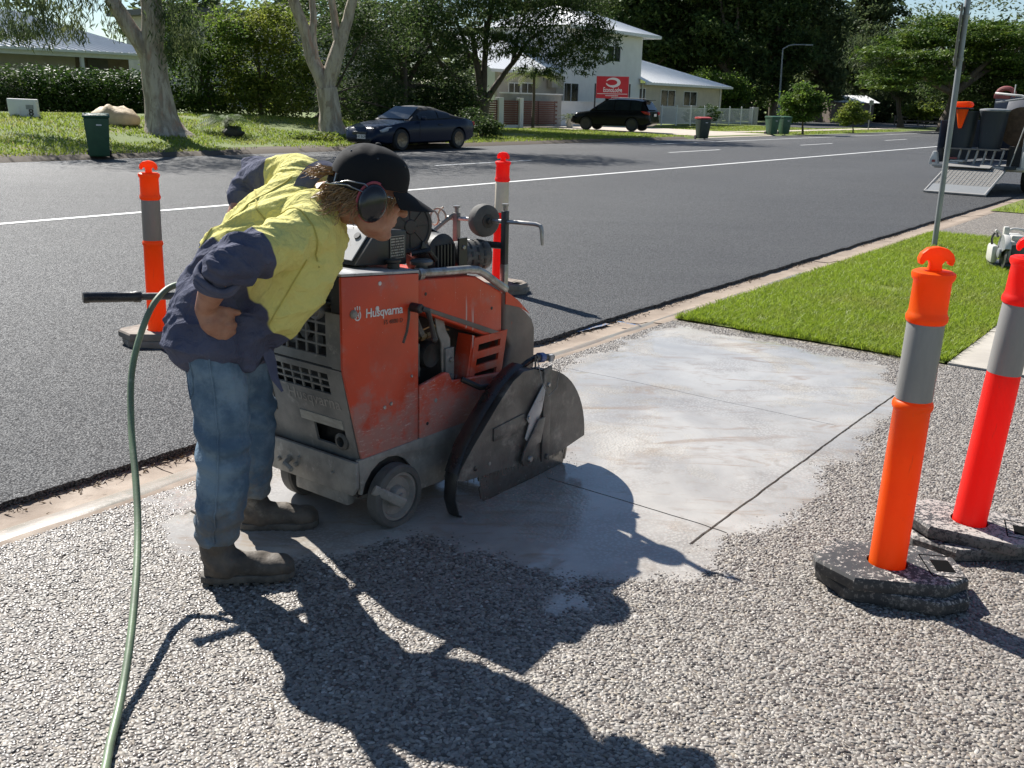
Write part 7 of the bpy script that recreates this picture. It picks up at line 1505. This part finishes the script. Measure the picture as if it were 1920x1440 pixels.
# timber slat fence with white pillars, corrugated wall behind
FV = 33.6
def fu(x): return on_v(x, 236, FV)[0]
fz0 = 0.2; F0 = fu(903)
fn = uvroot('slat_fence', 'red-brown timber slat fence between white pillars in front of the motel unit', 'fence', F0, FV, fz0)
for a, b, gate in ((903, 932, 0), (942, 971, 0), (979, 1008, 1), (1009, 1040, 1)):
    xa, xb = fu(a)-F0, fu(b)-F0
    for k in range(11): MB().box(((xa+xb)/2, 0, 0.22+k*0.118), (xb-xa-0.01, 0.025, 0.085)).build('slat', M['slat'], fn, 0)
    for x in (xa+0.03, xb-0.03): MB().box((x, 0.035, 0.78), (0.045, 0.04, 1.36)).build('upright', M['blackp'], fn, 0)
for a, b in ((932.5, 941.5), (971.5, 978.5), (896, 902.5)): xa, xb = fu(a)-F0, fu(b)-F0; MB().box(((xa+xb)/2, 0.05, 0.78), (xb-xa, 0.30, 1.62)).build('pillar', M['white_wall'], fn, 0, 0.015)
MB().box(((fu(942)+fu(971))/2-F0, 0.05, 0.06), (fu(971)-fu(942), 0.2, 0.16)).build('plinth', M['white_wall'], fn, 0)
for k in range(6): MB().box((fu(1041)-F0+0.06+k*0.0, 0, 0.22+k*0.236), (0.16, 0.02, 0.10)).build('slat', M['slat'], fn, 0)
cw0, cw1 = fu(950), fu(1064); cw = uvroot('corrugated_wall', 'pale corrugated steel wall behind the slat fence', 'wall', cw0, FV+0.5, fz0)
mb = MB(); vs = []; n_ = int((cw1-cw0)/0.04)
for i in range(n_+1):
    for z in (0.0, 1.83): vs.append((i*0.04, 0.03*math.sin(i*math.pi/2), z))
mb.raw(vs, [(2*i, 2*i+2, 2*i+3, 2*i+1) for i in range(n_)]).build('sheet', M['corr'], cw, 60); MB().box(((cw1-cw0)/2, 0.0, 1.85), (cw1-cw0+0.05, 0.12, 0.07)).build('capping', M['trim'], cw, 0)
MB().raw([(cw1-cw0+0.001, 0, 0), (cw1-cw0+0.001, 2.5, 0), (cw1-cw0+0.001, 2.5, 1.83), (cw1-cw0+0.001, 0, 1.83)], [(0, 1, 2, 3)]).build('end_sheet', M['corr'], cw, 0)
lwv = uvroot('low_wall', 'low pale wall behind the black car', 'wall', fu(1070)+1.5, 35.6, fz0); MB().box((2.6, 0, 0.72), (6.2, 0.18, 1.44)).build('wall_body', M['white_wall'], lwv, 0, 0.01); MB().box((2.6, 0, 1.47), (6.3, 0.24, 0.05)).build('capping', M['trim'], lwv, 0)
pp = g_at(1068, 238, 57.5); pt = thing('potted_plant', 'grassy plant in a tall white pot at the fence end', 'potted plant', pp)
MB().lathe([(0.16, 0), (0.26, 0.5), (0.28, 0.56), (0.24, 0.56), (0.22, 0.45), (0, 0.45)], 16).build('pot', M['white_wall'], pt, 40); fronds(pt, (0, 0, 0.5), 30, 0.9, 0.10, 5, 'lf_euc', 1.1)
# white pool fence
PV = 34.4; pu0 = on_v(1240, 225, PV)[0]; pu1 = on_v(1410, 225, PV)[0]
pf = uvroot('pool_fence', 'white picket pool fence in front of the motel wing', 'fence', pu0, PV, 0.17); nb_ = 7; bw_ = (pu1-pu0)/nb_
for k in range(nb_+1): MB().box((k*bw_, 0, 0.68), (0.07, 0.07, 1.36)).ell((k*bw_, 0, 1.38), (0.05, 0.05, 0.05), None, 8, 6).build('post', M['trim'], pf, 0)
for k in range(nb_):
    for z in (0.14, 1.24): MB().box((k*bw_+bw_/2, 0, z), (bw_-0.08, 0.035, 0.04)).build('rail', M['trim'], pf, 0)
    for j in range(1, int(bw_/0.115)): MB().box((k*bw_+j*0.115, 0, 0.69), (0.022, 0.02, 1.06)).build('picket', M['trim'], pf, 0) if (k*26+j) < 190 else None
MB().box((pu1-pu0+0.45, 0.1, 0.70), (0.7, 0.5, 1.40)).build('end_pillar', M['corr'], pf, 0, 0.02)
# house 8 with verandah
hs = uvroot('low_house', 'low house with white ribbed roof and shaded verandah at the left', 'house', 6.0, 43.8, 0.85)
MB().box((10.6, 1.5, 1.2), (21.2, 3.0, 2.4)).build('wall', M['brown_wall'], hs, 0); MB().box((16.5, -0.02, 1.2), (4.0, 0.06, 2.38)).build('wall_panel', M['beige_wall'], hs, 0)
window(hs, 11.2, 13.4, 0.5, 2.1, -0.04); window(hs, 6.0, 8.0, 0.6, 2.1, -0.04); MB().box((19.6, -0.03, 1.1), (1.0, 0.05, 2.15)).build('door', M['roof_dark'], hs, 0)
for x in (1.5, 5.5, 9.3, 13.9, 18.2, 21.4): MB().box((x, -1.15, 1.15), (0.14, 0.14, 2.30)).build('verandah_post', M['trim'], hs, 0)
MB().box((11, -1.20, 2.33), (22.4, 0.12, 0.24)).build('fascia', M['trim'], hs, 0)
rf = MB(); corr_roof(rf, (-2, -1.35, 2.47), (22.2, -1.35, 2.47), (17.6, 3.4, 4.25), (-2, 3.4, 4.25), 66, 0.05); corr_roof(rf, (22.2, -1.35, 2.47), (22.2, 8, 2.47), (17.6, 3.4, 4.25), (17.6, 3.4, 4.25), 24, 0.05); rf.build('roof', M['roof_white'], hs, 0)
MB().box((10.1, -1.40, 2.44), (24.3, 0.1, 0.10)).build('gutter', M['roof_white'], hs, 0)
h2 = uvroot('tall_house', 'grey two-storey house with dark flat fascia behind the gum', 'house', 33.2, 47.5, 0.85)
MB().box((8, 3, 2.45), (16, 6, 4.9)).build('wall', M['grey_wall'], h2, 0); MB().box((8, 2.9, 5.05), (17.4, 7.6, 0.30)).build('roof', M['roof_dark'], h2, 0); window(h2, 2.0, 4.0, 3.2, 4.4, -0.02); window(h2, 7.0, 9.4, 3.2, 4.4, -0.02); window(h2, 12.0, 14.0, 3.2, 4.4, -0.02)
gf_ = uvroot('board_fence', 'grey board fence behind the bright green shrubs', 'fence', 30.0, 38.5, 0.85)
for k in range(60): MB().box((k*0.2, 0.01*(k % 2), 0.85), (0.185, 0.02, 1.7+0.02*(k % 3))).build('board', M['galv_d'], gf_, 0)
p_ = at(1600, 192, 112); fh = thing('far_house', 'far low house with pale blue roof beyond the side street', 'house', (p_.x, 112, 0.1), R(8))
MB().box((0, 2, 1.1), (5.0, 4, 2.2)).build('wall', M['brown_wall'], fh, 0); rr2 = MB(); corr_roof(rr2, (-2.9, -0.5, 2.2), (2.9, -0.5, 2.2), (2.4, 2, 3.0), (-2.4, 2, 3.0), 14); rr2.build('roof', M['roof_white'], fh, 0); MB().box((-1.2, -0.02, 1.2), (1.0, 0.05, 0.9)).build('window', M['glass'], fh, 0)
df = thing('post_rail_fence', 'low dark post and rail fence across the side street', 'fence', (at(1680, 208, 105).x, 105, 0.1), R(-6))
for k in range(8): MB().box((k*2.4, 0, 0.5), (0.12, 0.12, 1.0)).build('post', M['bark_dark'], df, 0)
for z in (0.45, 0.85): MB().box((8.4, -0.07, z), (17, 0.04, 0.13)).build('rail', M['bark_dark'], df, 0)
# ------------------------------------------------------------ street furniture across the road
lp_ = at(1458, 222, 100); lm = thing('street_lamp', 'tall curved grey street lamp behind the green bins', 'street lamp', (lp_.x, 100, 0.1), 0); tp = at(1468, 92, 100); tq = at(1478, 86, 100); te = at(1512, 84, 100); o_ = V3((lp_.x, 100, 0.1))
MB().tube([V3((0, 0, 0)), V3((0.05, 0, 0.9)), tp-o_-V3((0.0, 0, 0.6)), tp-o_, tq-o_, tq-o_+V3((0.5, 0, 0.12)), te-o_], [0.13, 0.12, 0.075, 0.07, 0.065, 0.06, 0.055], 10).build('pole', M['galv'], lm, 60); MB().box(te-o_+V3((0.25, 0, -0.02)), (0.75, 0.26, 0.13)).build('lamp_head', M['galv'], lm, 30, 0.03)
p_ = g_at(1628, 240, 80); ps = thing('small_sign_post', 'thin pale post on the corner of the side street', 'post', p_); MB().lathe([(0.04, 0), (0.04, 2.3), (0, 2.32)], 8).build('pole', M['galv'], ps); MB().box((0, -0.05, 2.1), (0.35, 0.02, 0.35)).build('plate', M['galv'], ps, 0)
M['bin_green'] = pm('green_bin_plastic', (0.030, 0.095, 0.048), (0.024, 0.075, 0.040), 5, 0.5, bump=0.05, spots=((0.12, 0.16, 0.13), 10, 0.66, 0.8))
M['bin_dark'] = pm('dark_bin_plastic', (0.022, 0.040, 0.032), (0.018, 0.032, 0.027), 5, 0.5)
M['bin_red'] = pm('red_bin_lid', (0.38, 0.045, 0.04), (0.30, 0.04, 0.036), 5, 0.5)
def wheelie(loc, rz, body, lid, label):
    t = thing('wheelie_bin', label, 'bin', loc, rz, 'wheelie bins put out along the far kerb')
    prof_ = [(0.05, 0.23, 0.20), (0.10, 0.235, 0.215), (0.93, 0.285, 0.325), (0.96, 0.285, 0.325)]; vs = []
    for z, hx, hy in prof_: vs += [(-hx, -hy, z), (hx, -hy, z), (hx, hy, z), (-hx, hy, z)]
    MB().raw(vs, [(i*4+k, i*4+(k+1) % 4, (i+1)*4+(k+1) % 4, (i+1)*4+k) for i in range(3) for k in range(4)]+[(3, 2, 1, 0), (12, 13, 14, 15)]).build('body', M[body], t, 30, 0.02)
    MB().prism([(-0.345, 0.965), (-0.36, 0.995), (-0.33, 1.03), (0.0, 1.075), (0.33, 1.06), (0.36, 1.0), (0.36, 0.965)], 'x', -0.305, 0.305).build('lid', M[lid], t, 30, 0.015)
    MB().tube([(-0.25, 0.39, 0.98), (0.25, 0.39, 0.98)], 0.018, 8).build('handle', M[body], t)
    for x in (-0.25, 0.25): MB().lathe([(0, -0.025), (0.10, -0.025), (0.10, 0.025), (0, 0.025)], 16, (x, 0.24, 0.10), (1, 0, 0)).build('wheel', M['rubber'], t, 40)
    MB().box((0.05, -0.315, 0.80), (0.12, 0.012, 0.03)).build('label', M['white'], t, 0); return t
wheelie((-10.30, 24.25, 0.03), R(22), 'bin_green', 'bin_green', 'green wheelie bin standing alone by the big gum'); wheelie((9.05, 48.7, 0.01), R(15), 'bin_dark', 'bin_red', 'dark wheelie bin with red lid by the motel driveway')
wheelie((14.75, 57.8, 0.05), R(25), 'bin_green', 'bin_green', 'left one of the pair of green bins below the street lamp'); wheelie((15.75, 58.9, 0.05), R(20), 'bin_green', 'bin_green', 'right one of the pair of green bins below the street lamp')
mbx = thing('house_number_sign', 'small white letterbox wall with a black number 8', 'letterbox', (-15.35, 30.9, 0.80), R(8))
MB().prism([(-0.42, 0), (0.44, 0), (0.42, 0.53), (-0.44, 0.55)], 'y', -0.12, 0.12).build('body', M['white_wall'], mbx, 30, 0.03); MB().box((-0.12, -0.13, 0.15), (0.10, 0.02, 0.36)).build('rib', M['white_wall'], mbx, 0, 0.01); MB().box((0.22, -0.125, 0.30), (0.22, 0.012, 0.13)).build('plate', M['galv'], mbx, 0)
text_mesh('8', 0.30, Matrix.Translation((0.25, -0.126, 0.13)) @ MT, 'number', M['flap'], mbx, 0.004, 0.008)
M['tarp'] = pm('cream_tarp', (0.55, 0.43, 0.27), (0.44, 0.34, 0.21), 4, 0.7, bump=0.4, bsc=12, bd=0.03)
tm_ = MB().ell((0, 0, 0.1), (0.80, 0.5, 0.42), None, 30, 18)
for i, v in enumerate(tm_.v): q = V3(v); tm_.v[i] = tuple(V3((q.x*(1+0.1*noise.noise(q*3)), q.y, max(-0.05, q.z*(1+0.3*noise.noise(V3((q.x*3.5, q.y*2, 2)))+0.12*noise.noise(q*8)))))) 
ta = tm_.build('tarp', M['tarp'], None, 60); ta.location = (-12.70, 31.2, 0.66); tag(ta, 'cream tarpaulin over a low heap beside the big gum', 'tarpaulin')
# ------------------------------------------------------------ parked cars
M['navy_paint'] = pm('navy_car_paint', (0.010, 0.016, 0.035), (0.012, 0.018, 0.036), 2, 0.25, rv=0.02, spec=0.22)
M['black_paint'] = pm('black_car_paint', (0.006, 0.006, 0.007), (0.008, 0.008, 0.009), 2, 0.25, rv=0.02, spec=0.22)
M['softtop'] = pm('black_soft_top', (0.010, 0.011, 0.014), (0.014, 0.015, 0.018), 10, 0.8)
M['carglass'] = pm('car_glass', (0.012, 0.016, 0.022), (0.02, 0.025, 0.03), 3, 0.08, rv=0.02, spec=0.35)
M['alloy'] = pm('bronze_alloy', (0.19, 0.15, 0.105), (0.14, 0.11, 0.08), 8, 0.35, 0.7)
M['taillamp'] = pm('red_tail_lamp', (0.40, 0.012, 0.012), (0.32, 0.012, 0.012), 8, 0.15)
M['headlamp'] = pm('clear_headlamp', (0.45, 0.47, 0.49), (0.30, 0.32, 0.34), 8, 0.08, rv=0.02)
def interp(x, pts): return float(np.interp(x, [p[0] for p in pts], [p[1] for p in pts]))
def car(name, label, loc, rz, paint, top, zbot, hw, cab, wheels, wr, rimmat, spokes, group):
    t = thing(name, label, 'car', loc, rz, group); xs = np.linspace(top[0][0], top[-1][0], 40); vs = []; k = 16
    for x in xs:
        zt, zb, h = interp(x, top), interp(x, zbot), interp(x, hw); ring = [(0, zb), (h*0.80, zb), (h*0.96, zb+0.07), (h*0.985, zb+(zt-zb)*0.35), (h, zb+(zt-zb)*0.62), (h*0.97, zb+(zt-zb)*0.86), (h*0.90, zt-0.012), (h*0.62, zt+0.02), (0, zt+0.032)]
        full = ring+[(-a, b) for a, b in ring[-2:0:-1]]; k = len(full); vs += [(x, a, b) for a, b in full]
    n_ = len(xs); me = MB().raw(vs, [(i*k+j, i*k+(j+1) % k, (i+1)*k+(j+1) % k, (i+1)*k+j) for i in range(n_-1) for j in range(k)]+[tuple(range(k))[::-1], tuple((n_-1)*k+j for j in range(k))]).mesh('body', bevel=0)
    cut = []
    def bools(o):
        for wx in wheels:
            for sy in (-1, 1):
                cm_ = MB().lathe([(wr+0.055, -0.26), (wr+0.055, 0.26)], 28, (wx, sy*hw[len(hw)//2][1], wr), (0, 1, 0)).mesh(); c_ = bpy.data.objects.new('c', cm_); COL.objects.link(c_); cut.append(c_)
                m_ = o.modifiers.new('b', 'BOOLEAN'); m_.operation = 'DIFFERENCE'; m_.object = c_; m_.solver = 'EXACT'
    me = apply_mods(me, [bools])
    for c_ in cut: bpy.data.objects.remove(c_)
    me.materials.clear(); body = mesh_obj('body', me, M[paint], t, 40)
    MB().box((0, 0, zbot[0][1]+0.05), (top[-1][0]-top[0][0]-0.5, 1.2, 0.2)).build('underbody', M['rubber'], t, 0)
    # cabin
    cz, base_w, roof_w, roofmat = cab['prof'], cab['bw'], cab['rw'], cab['mat']; vs = []; m_ = len(cz)
    for x, z in cz:
        zb = interp(x, top)-0.01; f = min(1, max(0, (z-zb)/cab['h'])); w = base_w+(roof_w-base_w)*f
        ring = [(-base_w, zb), (-(base_w*0.5+w*0.5)-0.02, zb+(z-zb)*0.5), (-w, z-0.05*f), (-w*0.7, z), (0, z+0.02*f), (w*0.7, z), (w, z-0.05*f), (base_w*0.5+w*0.5+0.02, zb+(z-zb)*0.5), (base_w, zb)]; vs += [(x, a, b) for a, b in ring]
    MB().raw(vs, [(i*9+j, i*9+j+1, (i+1)*9+j+1, (i+1)*9+j) for i in range(m_-1) for j in range(8)]).build('roof', M[roofmat], t, 50)
    for nm, (xa, xb) in cab['side'].items():
        for sy in (-1, 1):
            pv = []
            for x in np.linspace(xa, xb, 7):
                z = interp(x, cz); zb = interp(x, top)+0.03; f = min(1, max(0, (z-zb)/cab['h'])); w = base_w+(roof_w-base_w)*f; zt_ = z-0.10*f
                wm = (base_w*0.5+w*0.5)+0.02
                pv += [(x, sy*(base_w+0.012), zb), (x, sy*(wm+0.014), zb+(z-zb)*0.5), (x, sy*(w+(wm-w)*0.1+0.014), max(zb+(z-zb)*0.52, zt_))]
            MB().raw(pv, [(i*3+j, i*3+j+1, (i+1)*3+j+1, (i+1)*3+j) for i in range(6) for j in range(2)]).build('side_window', M['carglass'], t, 60)
    for nm, (xa, za, xb, zb) in cab['ends'].items():
        d = V3((xb-xa, 0, zb-za)).normalized(); nn_ = V3((-d.z, 0, d.x)); nn_ = nn_ if nn_.z > 0 else -nn_
        a = V3((xa, 0, za))+nn_*0.03+d*0.04; b = V3((xb, 0, zb))+nn_*0.035-d*0.05; wa, wb = base_w*0.86, roof_w*0.90
        MB().raw([a+V3((0, -wa, 0)), a+V3((0, wa, 0)), b+V3((0, wb, 0)), b+V3((0, -wb, 0)), (a+b)/2+nn_*0.02], [(0, 1, 4), (1, 2, 4), (2, 3, 4), (3, 0, 4)]).build(nm, M['carglass'], t, 60)
    for wx in wheels:
        for sy in (-1, 1):
            c = (wx, sy*(hw[len(hw)//2][1]-0.115), wr); d = (0, sy, 0)
            w = MB().lathe([(wr*0.70, -0.11), (wr*0.93, -0.11), (wr, -0.07), (wr, 0.07), (wr*0.93, 0.11), (wr*0.70, 0.105)], 32, c, d).build('wheel', M['rubber'], t, 40)
            MB().lathe([(wr*0.72, 0.107), (wr*0.69, 0.112), (wr*0.66, 0.06), (wr*0.62, 0.04), (0.0, 0.04)], 32, c, d).build('rim', M['blackp'], w, 40)
            Mx = rot_to(d)
            for s_ in range(spokes):
                a = 2*math.pi*s_/spokes
                for da in (-0.13, 0.13): p0 = V3(c)+Mx@V3((0.05*math.cos(a), 0.05*math.sin(a), 0.10)); p1 = V3(c)+Mx@V3((wr*0.68*math.cos(a+da), wr*0.68*math.sin(a+da), 0.105)); MB().tube([p0, p1], 0.012, 5).build('spoke', M[rimmat], w, 0)
            MB().lathe([(wr*0.70, 0.10), (wr*0.70, 0.118), (wr*0.66, 0.112)], 32, c, d).lathe([(0.06, 0.08), (0.055, 0.115), (0, 0.12)], 12, c, d).build('rim_ring', M[rimmat], w, 40)
    return t, body
top = [(-2.41, 0.50), (-2.39, 0.74), (-2.30, 0.92), (-1.9, 1.00), (-1.2, 0.985), (-0.5, 0.955), (0.7, 0.93), (1.4, 0.86), (1.95, 0.76), (2.25, 0.67), (2.38, 0.56), (2.41, 0.42)]
cA = W(22.95+1.39, 22.0+0.80, 0.012)
sedan, sb = car('convertible_car', 'dark navy soft-top convertible parked across the road, front to the left', cA, TH+math.pi, 'navy_paint', top, [(-2.41, 0.34), (-2.0, 0.22), (2.0, 0.18), (2.41, 0.26)], [(-2.41, 0.62), (-2.30, 0.80), (-1.8, 0.90), (-0.8, 0.915), (0, 0.915), (1.2, 0.91), (1.9, 0.87), (2.25, 0.76), (2.41, 0.58)],
    dict(prof=[(-1.75, 1.0), (-1.35, 1.09), (-0.95, 1.24), (-0.5, 1.345), (-0.1, 1.37), (0.15, 1.345), (0.50, 1.17), (0.92, 0.93)], bw=0.80, rw=0.58, h=0.38, mat='softtop', side={'a': (-0.42, 0.52), 'b': (-1.05, -0.46)}, ends={'windscreen': (0.92, 0.925, 0.15, 1.345)}), (-1.39, 1.39), 0.335, 'alloy', 7, 'parked cars')
for sy in (-1, 1):
    MB().prism([(1.72, 0.74), (1.95, 0.725), (2.22, 0.63), (2.20, 0.56), (1.95, 0.60), (1.75, 0.66)], 'y', sy*0.765-0.075, sy*0.765+0.075).build('headlight', M['headlamp'], sedan, 40, 0.02)
    MB().box((0.45, sy*0.98, 0.99), (0.12, 0.18, 0.12)).build('mirror', M['navy_paint'], sedan, 40, 0.03); MB().box((-2.33, sy*0.68, 0.82), (0.10, 0.22, 0.12)).build('tail_light', M['taillamp'], sedan, 40, 0.02)
    MB().tube([(0.55, sy*0.918, 0.36), (0.56, sy*0.925, 0.7), (0.50, sy*0.88, 0.92)], 0.004, 5).build('door_seam', M['rubber'], sedan); MB().box((-0.45, sy*0.915, 0.80), (0.2, 0.02, 0.025)).build('door_handle', M['navy_paint'], sedan, 40)
MB().box((2.37, 0, 0.52), (0.06, 0.62, 0.11)).build('grille', M['blackp'], sedan, 40, 0.02); MB().box((2.38, 0, 0.30), (0.06, 1.0, 0.12)).build('lower_intake', M['blackp'], sedan, 40, 0.02)
pl = MB().box((2.425, 0.12, 0.42), (0.02, 0.37, 0.13)).build('number_plate', M['white'], sedan, 0)
MPx = Matrix(((0, 0, 1), (1, 0, 0), (0, 1, 0))).to_4x4()
text_mesh('147 EG9', 0.115, Matrix.Translation((2.4365, 0.12, 0.42)) @ MPx, 'plate_lettering', M['flap'], pl, 0.001)
top = [(-2.33, 0.55), (-2.31, 0.85), (-2.26, 1.02), (-1.8, 1.06), (-0.5, 1.05), (0.8, 1.03), (1.3, 1.0), (1.9, 0.92), (2.2, 0.80), (2.32, 0.62), (2.34, 0.45)]
q_ = g_at(1184, 247, 53.3); hd_ = R(153); cs_ = V3((math.cos(hd_), math.sin(hd_), 0)); cB = q_ + cs_*1.33 + V3((-cs_.y, cs_.x, 0))*(-0.80); cB.z = 0.19
suv, sb2 = car('sport_utility_car', 'black station-wagon style four-wheel drive parked in the motel driveway', cB, hd_, 'black_paint', top, [(-2.33, 0.42), (-2.0, 0.28), (2.0, 0.26), (2.34, 0.34)], [(-2.33, 0.72), (-2.2, 0.84), (-1.6, 0.895), (0, 0.90), (1.4, 0.89), (2.0, 0.83), (2.34, 0.62)],
    dict(prof=[(-2.20, 1.03), (-2.0, 1.35), (-1.85, 1.58), (-1.4, 1.66), (-0.4, 1.69), (0.15, 1.65), (0.55, 1.45), (1.15, 1.03)], bw=0.80, rw=0.62, h=0.62, mat='black_paint', side={'a': (-0.25, 0.72), 'b': (-1.15, -0.30), 'c': (-1.80, -1.20)}, ends={'windscreen': (1.15, 1.03, 0.18, 1.65), 'rear_window': (-2.20, 1.08, -1.86, 1.58)}), (-1.33, 1.33), 0.345, 'blackp', 6, 'parked cars')
for sy in (-1, 1):
    MB().prism([(-2.30, 0.86), (-2.29, 1.02), (-1.98, 1.06), (-1.80, 1.05), (-2.0, 0.93)], 'y', sy*0.80-0.09, sy*0.80+0.09).build('tail_light', M['taillamp'], suv, 40, 0.02); MB().box((2.15, sy*0.66, 0.80), (0.22, 0.26, 0.13)).build('headlight', M['headlamp'], suv, 40, 0.03); MB().box((0.80, sy*0.97, 1.10), (0.12, 0.16, 0.15)).build('mirror', M['black_paint'], suv, 40, 0.03)
    MB().tube([(-1.6, sy*0.56, 1.69), (0.0, sy*0.58, 1.735)], 0.02, 6).build('roof_rail', M['chrome'], suv)
MB().box((-2.335, 0.0, 0.86), (0.02, 0.37, 0.13)).build('number_plate', M['white'], suv, 0); MB().box((-1.98, 0, 1.62), (0.30, 1.1, 0.035)).build('spoiler', M['black_paint'], suv, 40, 0.01)
